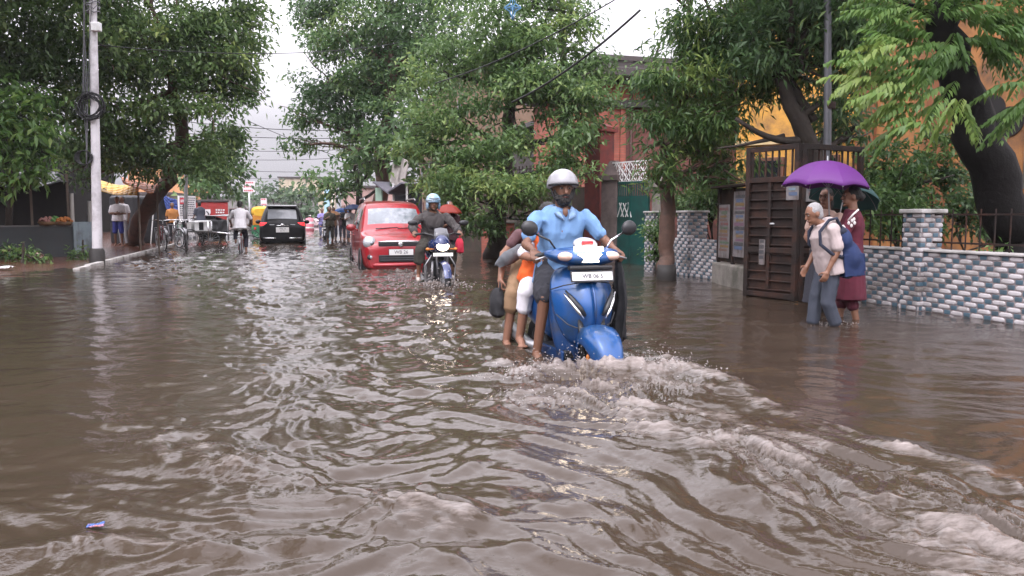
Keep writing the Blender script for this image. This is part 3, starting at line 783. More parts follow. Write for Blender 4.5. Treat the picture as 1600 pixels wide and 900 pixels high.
m_ = MB(); m_.tube([(1.85, .3, H_ + .6), (2.1, .3, H_ + 1.2)], .035, 6); m_.build('roof_stub', iron, rb_, smooth=True)
for k, x_ in enumerate((1.75, 3.1)):
    wf = MB(); 
    for xx, zz, sx, sz in ((-.42, 0, .07, 1.3), (.42, 0, .07, 1.3), (0, .62, .9, .07), (0, -.62, .9, .07), (0, 0, .04, 1.3)): wf.box((x_ + xx, -.03, 3.2 + zz), (sx, .08, sz))
    f_ = wf.build('window', mat('old window frame', (.12, .05, .04), .6), rb_)
    MB().box((x_, .0, 3.2), (.8, .02, 1.2)).build('pane', mat('dark glass', (.01, .012, .014), .1), f_)
# side of the red building running back, its shade put into a darker red
a, b = P(893, 340, 30), P(938, 340, 24.2)
o_, ang, ln = frame_of(a, b)
t_ = thing('shaded_side_block', 'side face of the red brick building, shade coloured in, behind the middle trees', 'building', o_, ang)
MB().box((ln / 2 - 4, 3, 2.1), (ln + 8, 6, 4.4)).build('wall', mat('shaded red wash', (.16, .06, .05), .8, var=.3, vscale=1.5, dirt=(.07, .04, .035)), t_)
MB().box((ln / 2 - 4, 2.9, 4.42), (ln + 8.5, 6.6, .2)).build('roof', MATS['dark wet slab'], t_)
for k in range(4): MB().box((-1.5 + k * 2.6, -.03, 2.2), (1.0, .08, 1.3)).build('window', MATS['dark glass'], t_)

# --- yellow house and ochre house on the right
yel = mat('yellow limewash', (.56, .29, .055), .8, var=.3, vscale=2.5, bump=.3, dirt=(.22, .12, .05), dscale=1.6)
och = mat('ochre limewash', (.34, .15, .05), .8, var=.35, vscale=2.4, bump=.3, dirt=(.12, .065, .04), dscale=1.5)
a, b = P(1148, 340, 22), P(1345, 340, 20)
o_, ang, ln = frame_of(a, b)
yh = thing('yellow_house', 'bright yellow limewashed house glimpsed above the iron gate', 'building', o_, ang)
MB().box((ln / 2, 3, 3.2), (ln, 6, 6.6)).build('wall', yel, yh)
MB().box((ln / 2, 2.8, 6.6), (ln + .5, 6.6, .22)).build('roof', MATS['dark wet slab'], yh)
m_ = MB(); m_.box((ln / 2, -.04, 3.05), (ln, .1, .12)); m_.build('string_course', mat('cream band', (.5, .38, .2), .8), yh)
for x_ in (.9, 2.3):
    f_ = MB().box((x_, -.03, 2.0), (.85, .1, 1.3)).build('window', mat('brown shutter', (.12, .05, .03), .6, vscale=12), yh, bevel=.02)
    MB().box((x_, -.085, 2.0), (.7, .02, 1.12)).build('pane', MATS['dark glass'], f_)
a, b = P(1335, 340, 17.5), P(1720, 340, 13.2)
o_, ang, ln = frame_of(a, b)
oh = thing('ochre_house', 'ochre house on the right behind the leaning black trunk, with dark round openings', 'building', o_, ang)
MB().box((ln / 2, 3, 3.0), (ln, 6, 6.2)).build('wall', och, oh)
MB().box((ln / 2, 2.8, 6.2), (ln + .5, 6.8, .22)).build('roof', MATS['dark wet slab'], oh)
m_ = MB()
for x_ in (.25, 1.9): m_.box((x_, -.05, 2.6), (.45, .1, 5.2))
m_.build('pilaster', mat('brown limewash', (.2, .075, .03), .8, var=.25), oh)
inv = lambda p: Matrix.Rotation(-ang, 3, 'Z') @ (p - o_)
for px_, py_, r_ in ((1548, 172, .28), (1577, 190, .27)):
    d_ = ray(px_, py_); n_ = Vector((-math.sin(ang), math.cos(ang), 0)); tt = (o_ - Vector((0, 0, HCAM))).dot(n_) / d_.dot(n_); p = inv(Vector((0, 0, HCAM)) + d_ * tt)
    m_ = MB(); m_.lathe([(.001, -.02), (r_, -.02), (r_, .05), (.001, .05)], (p.x, 0, p.z), 'y', 20); m_.build('round_opening', mat('dark opening', (.012, .01, .01), .8), oh, smooth=True, angle=40)
m_ = MB(); p = inv(P(1567, 165, 13.9)); m_.tube([(p.x, -.08, p.z + 1.2), (p.x, -.08, p.z - 1.4)], .035, 8); m_.build('drainpipe', steel, oh, smooth=True)

# --- checkered tile walls
tw = mat('white wall tile', (.54, .51, .52), .4, var=.24, vscale=9, dirt=(.20, .18, .165), dscale=1.8)
tg = mat('blue grey wall tile', (.075, .13, .17), .4, var=.25, vscale=9, dirt=(.07, .09, .10), dscale=3)
tm = mat('wall mortar', (.25, .21, .21), .8, var=.3, vscale=8)
def tiles(mb, L_, z0, z1, y, face=1, pitch=.27, rh=.058, x0=0, axis='x', shift=.09, off=0):
    n = int(round((z1 - z0) / rh)); rh = (z1 - z0) / n
    for r_ in range(n):
        ph = ((n - r_) * shift + off) % pitch; x = -ph
        while x < L_:
            for wd, mi in ((pitch * .63, 0), (pitch * .37, 1)):
                lo = max(0, x); hi = min(L_, x + wd - .008)
                if hi - lo > .012:
                    c = (lo + hi) / 2; zc = z0 + (r_ + .5) * rh; w2, h2 = (hi - lo) / 2 - .004, rh / 2 - (.0055 if mi == 0 else .005)
                    dp = .011 if mi == 0 else .006
                    # pillow-faced tile
                    q = []
                    for k, (ins, dd) in enumerate(((0, 0), (.002, dp * .6), (min(.016, w2 * .4), dp))):
                        for sx, sz in ((-.72, -1), (.72, -1), (1, -.45), (1, .45), (.72, 1), (-.72, 1), (-1, .45), (-1, -.45)) if mi == 0 else ((-.9, -1), (.9, -1), (1, -.9), (1, .9), (.9, 1), (-.9, 1), (-1, .9), (-1, -.9)):
                            lx, lz = c + sx * (w2 - ins), zc + sz * (h2 - ins * .7)
                            q.append((x0 + lx, y - face * dd, lz) if axis == 'x' else (y - face * dd, x0 + lx, lz))
                    fs = []
                    for k in range(2):
                        for i in range(8): fs.append((k * 8 + i, k * 8 + (i + 1) % 8, k * 8 + 8 + (i + 1) % 8, k * 8 + 8 + i))
                    fs.append(tuple(range(16, 24))); mb.add(q, fs, mi)
                x += wd
def pillar(mb, x, wd, h, dep=.36, ztop=None):
    mb.box((x + wd / 2, dep / 2 - .06, h / 2 - .2), (wd - .03, dep - .03, h + .4), mi=2)
    tiles(mb, wd, .0 - .12, h, -.06 + .012, 1, x0=x, pitch=.24, shift=.09)
    tiles(mb, dep, .0 - .12, h, x + .012, 1, x0=-.06, axis='y', pitch=.24, shift=.09)
    tiles(mb, dep, .0 - .12, h, x + wd - .012, -1, x0=-.06, axis='y', pitch=.24, shift=.09)
wt = 7.13
wall_pt = lambda s: rd(s, wt)
s_far, s_near = 9.4, 4.2
o_, ang, ln = frame_of(wall_pt(s_far), wall_pt(s_near))
cw = thing('tiled_wall', 'long low wall of white and blue-grey checkered tiles along the right edge, with iron railing', 'wall', o_, ang)
m_ = MB(); m_.box((ln / 2, .12, .15), (ln, .2, 1.06), mi=2); tiles(m_, ln, -.12, .69, .02, 1)
m_.build('tiled_panel', [tw, tg, tm], cw)
m_ = MB(); m_.box((ln / 2, .11, .705), (ln, .25, .03)); m_.build('coping', mat('worn coping', (.45, .43, .42), .7, var=.3, dirt=(.2, .19, .17)), cw, bevel=.01)
pos_p = [7.95]
for s_ in pos_p:
    m_ = MB(); pillar(m_, s_far - s_, .30, 1.14, .32)
    pp_ = m_.build('pillar', [tw, tg, tm], cw)
    MB().box((s_far - s_ + .15, .1, 1.16), (.36, .38, .05)).build('pillar_cap', MATS['worn coping'], pp_, bevel=.012)
m_ = MB()
x = .1
while x < ln:
    if not any(abs(x - (s_far - s_) - .15) < .3 for s_ in pos_p): m_.box((x, .14, .95), (.012, .012, .46))
    x += .19
m_.box((ln / 2, .14, 1.12), (ln, .03, .02)); m_.box((ln / 2, .14, .80), (ln, .03, .02))
m_.build('railing', iron, cw)
# farther stretch with two white pillars
o_, ang, ln = frame_of(wall_pt(15.1), wall_pt(12.3))
cw2 = thing('tiled_wall', 'short checkered wall with two tall white tiled pillars beside the notched tree trunk', 'wall', o_, ang)
m_ = MB(); m_.box((ln / 2, .12, .15), (ln, .2, 1.06), mi=2); tiles(m_, ln, -.12, .70, .02, 1, pitch=.26); m_.build('tiled_panel', [tw, tg, tm], cw2)
for x in (.0, 1.42):
    m_ = MB(); pillar(m_, x, .42, 1.17, .42); pp_ = m_.build('pillar', [tw, tg, tm], cw2)
    MB().box((x + .21, .15, 1.185), (.47, .47, .04)).build('pillar_cap', MATS['worn coping'], pp_, bevel=.012)

# --- big iron gate
def gate_leaf(root, a, b, h, z0=.0):
    A = Matrix.Rotation(-root.rotation_euler.z, 3, 'Z'); a = A @ (a - root.location); b = A @ (b - root.location); a.z = b.z = 0
    d = (b - a); L_ = d.length; an = math.atan2(d.y, d.x)
    e = bpy.data.objects.new('gate_leaf', None)
    fr_ = MB(); rot = (0, 0, an)
    at_ = lambda u, z: (a.x + d.x / L_ * u, a.y + d.y / L_ * u, z)
    for u in (.03, L_ - .03): fr_.box(at_(u, h / 2), (.07, .06, h - z0), rot)
    for z in (h - .035, h * .78, h * .32, z0 + .05): fr_.box(at_(L_ / 2, z), (L_ - .13, .055, .07), rot)
    for u in np.arange(.1, L_ - .05, .11): fr_.box(at_(u, h * .885), (.022, .022, h * .19), rot)
    for z in np.arange(.12, h * .76, .12): fr_.box(at_(L_ / 2, z), (L_ - .1, .03, .016), rot)
    fr_.box(at_(L_ * .47, h * .42), (.05, .05, h * .7), rot)
    o = fr_.build('gate_leaf', iron, root, bevel=.004)
    m2 = MB(); nrm = Vector((-d.y, d.x, 0)).normalized() * .022
    m2.box(Vector(at_(L_ / 2, h * .34)) + nrm, (L_ - .1, .008, h * .86), rot)
    m2.build('sheet', mat('rusted gate sheet', (.022, .015, .013), .65, .2, var=.6, vscale=3, dirt=(.055, .028, .02), dscale=3, spec=.3), o)
    return o, at_, an, L_
ga = thing('iron_gate', 'tall rusty iron double gate with torn posters, standing open beside the purple umbrella', 'gate', G(1163, 460), 0)
A0, A1, A2 = G(1163, 462), G(1243, 471), P(1345, 300, 10.9); A2.z = 0
l1, at1, an1, L1 = gate_leaf(ga, A0, A1, 2.03)
l2, at2, an2, L2 = gate_leaf(ga, A1 + Vector((.03, .03, 0)), A2, 2.03)
m_ = MB(); m_.tube([(at1(L1 * .45, .95)[0], at1(L1 * .45, .95)[1] - .05, 1.0), (at1(L1 * .45, 1)[0] + .14, at1(L1 * .45, 1)[1] - .05, 1.0)], .014, 8); m_.build('bolt', steel, l1, smooth=True)
paper_rng = random.Random(9)
def poster(parent, at_, an, u, z, wd, hg, cols, face=-1):
    """pasted paper with blocks of faded print"""
    n = Vector((math.sin(an), -math.cos(an), 0)) * (.03)
    m2 = MB(); c = Vector(at_(u, z)) + n; m2.box(c, (wd, .003, hg), (0, 0, an))
    ms = [mat('poster paper', (.17, .155, .155), .7, var=.35, vscale=9, dirt=(.08, .06, .055), dscale=6)]
    for k, cl in enumerate(cols):
        ms.append(mat('poster ink %d' % (hash(cl) % 9973), cl, .7, var=.4, vscale=14, dirt=(.10, .085, .08), dscale=7))
    for k in range(max(3, int(hg / .07))):
        zz = z + hg * (.42 - .84 * k / max(3, int(hg / .07))); ww = wd * paper_rng.uniform(.5, .85)
        c = Vector(at_(u + paper_rng.uniform(-.06, .06) * wd, zz)) + n * 1.14
        m2.box(c, (ww, .002, hg * .5 / max(3, int(hg / .07)) * paper_rng.uniform(.8, 1.5)), (0, 0, an), 1 + k % len(cols))
    return m2.build('poster', ms, parent)
ink = [(.07, .10, .17), (.17, .06, .06), (.05, .05, .055), (.18, .11, .04), (.08, .12, .075)]
poster(l1, at1, an1, .32, .62, .1, .34, [ink[2]])
poster(l1, at1, an1, .80, 1.42, .2, .22, [ink[0], (.14, .2, .24)])
poster(l2, at2, an2, .2, 1.45, .26, .32, [ink[0], ink[1]])
poster(l2, at2, an2, .28, 1.1, .2, .22, [ink[1], ink[2]])
# poster board on a concrete plinth, left of the gate
PB0, PB1 = P(1119, 400, 13.2), P(1166, 400, 11.9); o_, ang, ln = frame_of(PB0, PB1)
pb = thing('poster_board', 'rust-framed notice panel covered with faded posters on a concrete plinth, left of the iron gate', 'notice board', o_, ang)
MB().box((ln / 2, .1, .02), (ln + .15, .3, .66)).build('plinth', concrete, pb, bevel=.03)
m_ = MB(); m_.box((ln / 2, .06, .95), (ln, .04, 1.16)); m_.build('panel', MATS['rusted gate sheet'], pb)
m_ = MB()
for x_ in (.03, ln * .52, ln - .03): m_.box((x_, .03, .95), (.05, .06, 1.2))
m_.box((ln / 2, .05, 1.57), (ln + .2, .3, .035)); m_.build('board_frame', iron, pb, bevel=.005)
atb = lambda u, z: (u, .03, z)
poster(pb, atb, 0, ln * .26, .86, ln * .38, .85, [ink[1], ink[4], ink[3], (.16, .09, .07)])
poster(pb, atb, 0, ln * .77, .98, ln * .40, 1.0, [ink[2], ink[0], ink[3], (.14, .07, .11)])

# --- green gate with white lattice, its pillars
o_, ang, ln = frame_of(P(957, 400, 19.2), P(1013, 400, 18.2))
gg = thing('green_gate', 'dark green metal gate with a white lattice screen on top', 'gate', o_, ang)
grn = mat('dark green paint', (.012, .075, .065), .45, .1, var=.25, vscale=4, dirt=(.02, .05, .045))
m_ = MB(); m_.box((ln / 2, 0, .62), (ln, .05, 1.9)); m_.box((ln / 2, -.03, .6), (.05, .03, 1.9))
m_.build('panel', grn, gg)
m_ = MB()
for x in np.arange(.05, ln, .075): m_.box((x, 0, 1.72), (.03, .02, .32))
m_.box((ln / 2, 0, 1.88), (ln, .05, .05)); m_.build('bars', grn, gg)
m_ = MB()
for k, x in enumerate(np.arange(.06, ln - .02, .115)):
    for j in range(4):
        z = 1.95 + j * .115; s_ = 1 if (k + j) % 2 else -1
        m_.box((x, -.01, z), (.018, .015, .15), (0, s_ * .7, 0)); m_.box((x + .045, -.012, z), (.014, .015, .1), (0, -s_ * .3, 0))
for z in (1.9, 2.36): m_.box((ln / 2, 0, z), (ln + .05, .03, .03))
m_.build('lattice', white, gg)
m_ = MB()
for x, r_ in ((.26, .4), (.33, -.4), (.40, .5), (.47, -.5), (.54, .4), (.61, -.3)): m_.box((x, -.03, 1.25), (.022, .012, .36), (0, r_, 0))
m_.build('grille_ornament', white, gg)
def gate_pillar(a, b, h, label, m, peak):
    o_, ang, ln = frame_of(a, b)
    t = thing('gate_pillar', label, 'pillar', o_, ang)
    MB().box((ln / 2, ln / 2, h / 2 - .15), (ln, ln, h + .3)).build('shaft', m, t, bevel=.02)
    c = MB(); c.box((ln / 2, ln / 2, h + .06), (ln + .12, ln + .12, .12)); c.box((ln / 2, ln / 2, h + .12 + peak / 2), (ln, ln, peak), taper=.35); c.build('pillar_cap', m, t)
gate_pillar(P(938, 400, 19.3), P(962, 400, 19.0), 1.95, 'grey brown gate pillar with a pyramid cap at the left of the green gate', mat('grey wash', (.13, .10, .095), .8, var=.3, dirt=(.07, .055, .05)), .35)
gate_pillar(P(912, 400, 20.4), P(936, 400, 20.0), 3.2, 'tall maroon pillar behind the shoulder of the scooter rider', mat('maroon pillar wash', (.2, .045, .04), .75, var=.3, dirt=(.1, .04, .04)), .1)
gate_pillar(P(1017, 400, 18.0), P(1034, 400, 17.8), 1.75, 'weathered grey post with scrollwork at the right side of the green gate', concrete, .12)

# low brick stub and bars between shrub and scooter
o_, ang, ln = frame_of(P(752, 390, 24), P(786, 390, 23.4))
bs = thing('brick_pier', 'low red brick pier at the water edge, between the shrub and the scooter', 'pier', o_, ang)
MB().box((ln / 2, .25, .3), (ln, .5, 1.2)).build('shaft', redb, bs, bevel=.02); MB().box((ln / 2, .25, .93), (ln + .1, .6, .07)).build('pier_cap', concrete, bs, bevel=.01)
o_, ang, ln = frame_of(P(700, 390, 25.8), P(900, 390, 21.5))
dw = thing('boundary_wall', 'dark mossy boundary wall added as backing behind the middle shrub', 'wall', o_, ang)
MB().box((ln / 2, .7, .8), (ln, .25, 2.2)).build('wall', mat('mossy dark plaster', (.07, .05, .04), .85, var=.45, vscale=2, dirt=(.03, .035, .022)), dw)  # wall added so the gaps behind the middle trees stay dark
m_ = MB()
for x in np.arange(.1, ln, .16): m_.box((x, .7, 2.25), (.02, .02, .7))
m_.box((ln / 2, .7, 2.5), (ln, .03, .03)); m_.build('railing', iron, dw)

# long dim houses closing the view behind the middle and left trees
def house(label, a, b, h, m, dep=6, nwin=4, storeys=2, name='building', roofm=None):
    o_, ang, ln = frame_of(a, b)
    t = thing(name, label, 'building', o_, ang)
    MB().box((ln / 2, dep / 2, h / 2 - .2), (ln, dep, h + .4)).build('wall', m, t)
    MB().box((ln / 2, dep / 2 - .1, h + .1), (ln + .4, dep + .4, .2)).build('roof', roofm or MATS['dark wet slab'], t)
    for s_ in range(storeys):
        for k in range(nwin):
            x = ln * (k + .5) / nwin; z = 1.5 + s_ * 2.9
            if z + .7 > h: continue
            f_ = MB().box((x, -.02, z), (1.05, .08, 1.35)).build('window', MATS['old window frame'], t)
            MB().box((x, -.07, z), (.9, .02, 1.2)).build('pane', MATS['dark glass'], f_)
    return t
cream = mat('cream wash', (.45, .38, .28), .8, var=.2, vscale=1, dirt=(.25, .2, .15), dscale=.6)
pink = mat('faded pink wash', (.42, .27, .24), .8, var=.2, vscale=1, dirt=(.25, .18, .16), dscale=.6)
greyw = mat('grey wash wall', (.22, .21, .21), .8, var=.25, vscale=1, dirt=(.12, .11, .1), dscale=.6)
oran = mat('orange wash', (.5, .25, .12), .8, var=.2, vscale=1)
house('dim grey house added as dark backing behind the middle trees, right of the kiosk', rd(38, 10.6), rd(27.5, 10.6), 5.0, mat('dark backing plaster', (.05, .042, .038), .85, var=.4, vscale=1), nwin=5)  # added house, wall coloured dark to keep the tree gaps dim
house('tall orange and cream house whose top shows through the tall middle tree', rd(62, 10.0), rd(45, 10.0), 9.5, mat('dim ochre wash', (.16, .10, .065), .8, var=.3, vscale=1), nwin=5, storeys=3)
house('pale two storey house with columns at the far right end of the street', rd(84, 5.5), rd(72, 5.5), 3.6, pink, nwin=4, storeys=1)
house('long low grey building at the far left end behind the sign post', rd(72, -9.5), rd(88, -7.0), 2.9, greyw, nwin=5, storeys=1)
house('dark low house behind the left stalls', rd(2, -13), rd(62, -11.5), 5.2, mat('near-black backing plaster', (.010, .009, .008), .95, var=.4, vscale=1, spec=.1), nwin=6, storeys=1)  # near-black wall colour stands for the dark depth behind the stalls
house('orange house glimpsed through the left trees above the red truck', rd(80, -7.8), rd(86, -7.4), 6.0, oran, nwin=4)
t_ = house('far flyover-like grey block closing the street behind the black car', rd(118, -14), rd(116, 4), 3.6, greyw, nwin=9, storeys=1)
house('white roofed far block peeping above the hazy trees', rd(140, -1), rd(139, 8), 7.5, cream, nwin=4)
# columns of the pale house
# --- kiosk behind the red car
o_, ang, ln = frame_of(P(594, 340, 27.5), P(637, 340, 26.5))
kk = thing('kiosk', 'small open kiosk with a green side board and white posts above the red car', 'kiosk', o_, ang)
m_ = MB()
for x in (.05, ln * .5, ln - .03): m_.box((x, 0, 1.0), (.05, .05, 2.4))
m_.build('post', white, kk)
MB().box((ln * .5, .6, .9), (ln, .06, 2.2)).build('back_panel', mat('kiosk dark', (.035, .035, .045), .7), kk)
m_ = MB(); m_.box((ln * .3, .2, 2.05), (ln * .65, 1.0, .05), (0, .45, 0)); m_.box((ln * .8, .2, 2.05), (ln * .55, 1.0, .05), (0, -.35, 0)); m_.build('roof', mat('grey tin', (.22, .21, .25), .4, .4, var=.3), kk)
MB().box((.02, -.05, 1.55), (.34, .05, 1.05)).build('side_board', mat('pale green board', (.36, .5, .4), .5, var=.2, vscale=2), kk)
m_ = MB(); m_.box((ln * .4, .25, 2.5), (.5, .04, .7), (0, .25, 0)); m_.box((ln * .66, .25, 2.6), (.35, .04, .8), (0, .35, 0)); m_.build('cloth', mat('grimy cloth', (.42, .38, .36), .8), kk)

# --- poles
def pole(label, base, top, r0, r1, m, name='pole', cat='pole', group=None, band=None):
    t = thing(name, label, cat, (base.x, base.y, 0), 0, group)
    b_ = Vector((0, 0, -.3)); tp = Vector(top) - Vector((base.x, base.y, 0))
    m_ = MB(); n = 14; m_.tube([b_.lerp(tp, i / n) for i in range(n + 1)], [r0 + (r1 - r0) * i / n for i in range(n + 1)], 14); m_.build('shaft', m, t, smooth=True, angle=50)
    return t, tp
polem = mat('whitewashed pole', (.62, .60, .62), .5, var=.12, vscale=3, dirt=(.34, .32, .33), dscale=2.2)
up, tp = pole('white painted utility pole with a black coil of cable and a dark base', G(152, 412), P(144, -60, 18.6), .115, .075, polem, 'utility_pole')
m_ = MB(); m_.lathe([(.17, -.3), (.17, .30), (.13, .36)], (0, 0, 0), n=14, caps=True); m_.build('footing', mat('black tarred base', (.025, .022, .02), .6, var=.4), up, smooth=True, angle=40)
ax = lambda z: Vector((tp.x * z / tp.z, tp.y * z / tp.z, z))
m_ = MB(); rg_ = random.Random(4)
zc = (HORIZ - 172) / F * 18.6 + HCAM
for k in range(13):
    rr = .27 + rg_.uniform(-.06, .05); c = ax(zc) + Vector((.02 + rg_.uniform(-.05, .05), -.16 - .02 * (k % 4), rg_.uniform(-.05, .05)))
    m_.tube([c + Vector((math.cos(q) * rr * 1.05, rg_.uniform(-.012, .012), math.sin(q) * rr * rg_.uniform(.95, 1.1))) for q in [2 * math.pi * i / 22 for i in range(22)]], .011, 5, loop=True)
m_.build('cable_coil', black, up, smooth=True)
m_ = MB()
for k in range(4):
    m_.tube([ax(z) + Vector((-.13 - .015 * k + .03 * math.sin(z * 2 + k), -.1, 0)) for z in np.linspace(2.2, 7.0, 16)], .012, 5)
m_.tube([ax(z) + Vector((.02 + .08 * math.sin(z * 1.1), -.11, 0)) for z in np.linspace(3.6, 6, 14)], .008, 5)
m_.build('cable', mat('grey cable', (.10, .10, .11), .5), up, smooth=True)
m_ = MB(); zb = (HORIZ - 52) / F * 18.6 + HCAM
m_.box(ax(zb) + Vector((.12, -.1, 0)), (.2, .14, .2)); m_.build('junction_box', white, up, bevel=.02)
m_ = MB()
for k in range(10):
    c = ax(zb + .35 + .09 * k); m_.tube([c + Vector((math.cos(q) * .14, math.sin(q) * .14, rg_.uniform(-.05, .05))) for q in [2 * math.pi * i / 12 for i in range(12)]], .016, 5, loop=True)
m_.box(ax(zb + .8) + Vector((0, -.05, 0)), (.9, .07, .07)); m_.build('wire_bundle', mat('grey wire bundle', (.16, .16, .17), .5, var=.5, vscale=20), up, smooth=True)
m_ = MB(); zc2 = (HORIZ - 248) / F * 18.6 + HCAM
for k in range(5): m_.tube([ax(zc2) + Vector((-.2 + math.cos(q) * (.13 + .02 * k), -.1 - .01 * k, math.sin(q) * .16)) for q in [2 * math.pi * i / 14 for i in range(14)]], .012, 5, loop=True)
m_.build('small_coil', black, up, smooth=True)
lp, tp2 = pole('grey street lamp post farther along the left kerb, beside the parked bicycles', G(289, 380), P(292, 160, 31), .085, .05, steel, 'lamp_post')
m_ = MB(); m_.tube([tp2, tp2 + Vector((.3, 0, .35)), tp2 + Vector((1.0, 0, .5))], .035, 8); m_.ell(tp2 + Vector((1.2, 0, .48)), (.3, .12, .07)); m_.build('lamp_arm', steel, lp, smooth=True)
gp, _ = pole('slim grey-green pole rising through the leaves behind the helmet of the scooter rider', Vector((P(892, 340, 20.3).x, 20.3, 0)), P(876, -40, 20), .10, .085, mat('mossy pole', (.20, .23, .15), .6, var=.25, vscale=4), 'pole')
sp_, tpx = pole('dark steel lamp pole rising behind the purple umbrella', Vector((P(1297, 340, 11.6).x, 11.6, 0)), P(1294, -40, 11.6), .062, .05, mat('dull steel pole', (.11, .11, .12), .45, .4, var=.3), 'pole')
m_ = MB(); m_.lathe([(.075, -.05), (.08, 0), (.075, .05)], P(1297, 165, 11.6) - Vector((P(1297, 340, 11.6).x, 11.6, 0)), n=12); m_.build('collar', iron, sp_, smooth=True)
# --- overhead wires across the sky gap
wire_m = mat('black wire', (.02, .02, .022), .5)
for i, (x0, y0, Z0, x1, y1, Z1, sg, lb) in enumerate((
        (150, 70, 19, 660, 60, 30, .35, 'single sagging wire highest in the sky gap'),
        (250, 185, 30, 640, 200, 34, .25, 'wire crossing the sky gap level with the middle of the tall tree'),
        (250, 205, 34, 640, 212, 36, .2, 'slightly lower wire just under it, nearly straight'),
        (300, 232, 50, 640, 225, 52, .3, 'wire low in the sky gap'),
        (300, 246, 60, 640, 236, 62, .4, 'second wire low in the sky gap, sagging more'),
        (300, 262, 75, 640, 262, 75, .4, 'lowest thin wire over the far trees'),
        (330, 275, 90, 640, 270, 90, .5, 'faint wire just above the far treetops'),
        (390, 190, 40, 560, 255, 46, .1, 'wire slanting down to the right across the sky gap'))):
    m_ = MB(); pts = sag(P(x0, y0, Z0), P(x1, y1, Z1), sg); c = pts[0].copy(); m_.tube([p - c for p in pts], .009 + .00016 * Z0, 5)
    tag(m_.build('overhead_wire', wire_m, loc=c, smooth=True), lb, 'wire', 'overhead wires across the street')
for lb, a_, b_, r_ in (('thick black cable slanting down from the gap beside the dark eave into the trees', P(1000, 16, 12), P(800, 160, 15.5), .02), ('thinner cable running parallel above it through the leaves', P(960, 0, 13), P(680, 130, 17), .012)):
    m_ = MB(); pts = sag(a_, b_, .12); c = pts[0].copy(); m_.tube([p - c for p in pts], r_, 6); tag(m_.build('overhead_cable', wire_m, loc=c, smooth=True), lb, 'cable')
# blue star lantern
c = P(801, 12, 15); st = MB()
for k in range(8):
    q = 2 * math.pi * k / 8; r_ = .22 if k % 2 == 0 else .1; q2 = 2 * math.pi * (k + 1) / 8; r2 = .1 if k % 2 == 0 else .22
    p0 = Vector((math.sin(q) * r_ * .7, 0, math.cos(q) * r_)); p1 = Vector((math.sin(q2) * r2 * .7, 0, math.cos(q2) * r2))
    st.tube([p0, p1], .012, 5); st.tube([p0, (0, .06, 0)], .008, 5); st.tube([p0, (0, -.06, 0)], .008, 5)
st.tube([(0, 0, .22), (0, 0, .9)], .006, 5)
tag(st.build('star_lantern', mat('blue tinsel', (.10, .25, .42), .4), loc=c, smooth=True), 'blue star-shaped frame hanging in the leaves at the top of the picture', 'lantern')

# --- stalls on the left
tin_b = mat('blue grey tin', (.11, .16, .19), .4, .4, var=.3, vscale=3, dirt=(.07, .075, .08), dscale=2.5)
o_, ang, ln = frame_of(P(-30, 400, 20.5), P(118, 400, 21.6))
stl = thing('roadside_stall', 'dark makeshift stall with a low tin front and black tarpaulin roof at the left edge', 'stall', o_, ang)
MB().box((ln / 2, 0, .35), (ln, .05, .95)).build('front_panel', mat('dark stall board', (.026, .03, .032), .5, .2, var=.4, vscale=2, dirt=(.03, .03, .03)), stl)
MB().box((ln / 2, .3, .84), (ln, .65, .04)).build('counter', mat('grey plank', (.10, .095, .09), .7, var=.3), stl)
m_ = MB()
for x in (.3, ln * .55, ln - .1): m_.box((x, .5, 1.1), (.06, .06, 2.3))
m_.build('post', mat('old wood', (.12, .09, .07), .8, var=.3), stl)
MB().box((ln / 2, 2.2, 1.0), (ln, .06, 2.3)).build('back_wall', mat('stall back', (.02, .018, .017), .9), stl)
m_ = MB(); n = 12
rows = [[Vector((ln * i / n - .1, .1 + .55 * j, 1.95 + .1 * math.sin(i * 1.3) + .09 * j + .05 * math.cos(i * 2.1 + j))) for i in range(n + 1)] for j in range(5)]
for j in range(4):
    for i in range(n): m_.patch(rows[j][i], rows[j][i + 1], rows[j + 1][i + 1], rows[j + 1][i], .01)
m_.build('tarpaulin', mat('black tarp', (.03, .03, .033), .45, var=.4), stl, smooth=True)
o_, ang, ln = frame_of(P(117, 400, 21.5), P(147, 400, 22.8))
ct = MB(); n = 60
ct.loft([[Vector((ln * i / n, .025 * math.sin(i / n * ln / .11 * 2 * math.pi) + dy, z)) for i in range(n + 1)] + [Vector((ln * i / n, .025 * math.sin(i / n * ln / .11 * 2 * math.pi) + dy + .006, z)) for i in range(n, -1, -1)] for z, dy in ((-.2, 0), (.95, 0))])
o = ct.build('tin_fence', mat('pale corrugated tin', (.26, .33, .37), .4, .5, var=.25, vscale=3, dirt=(.14, .15, .16), dscale=2), loc=o_, smooth=True, angle=60); o.rotation_euler.z = ang
tag(o, 'pale blue corrugated tin sheet standing between the stall and the utility pole', 'fence')
for px_, top, Z, lb in ((113, 302, 21.8, 'taller grey wooden post behind the corrugated tin'), (140, 314, 23, 'shorter grey post right behind the utility pole')):
    c = P(px_, 340, Z); h = P(px_, top, Z).z
    m_ = MB(); m_.tube([(0, 0, -.1), (0, 0, h * .6), (.01, 0, h)], [.06, .055, .05], 10); tag(m_.build('wooden_post', mat('bleached post', (.34, .32, .30), .8, var=.2, vscale=6), loc=(c.x, c.y, 0), smooth=True, angle=50), lb, 'post')
bk = mat('wicker', (.14, .08, .04), .8, var=.3, vscale=14)
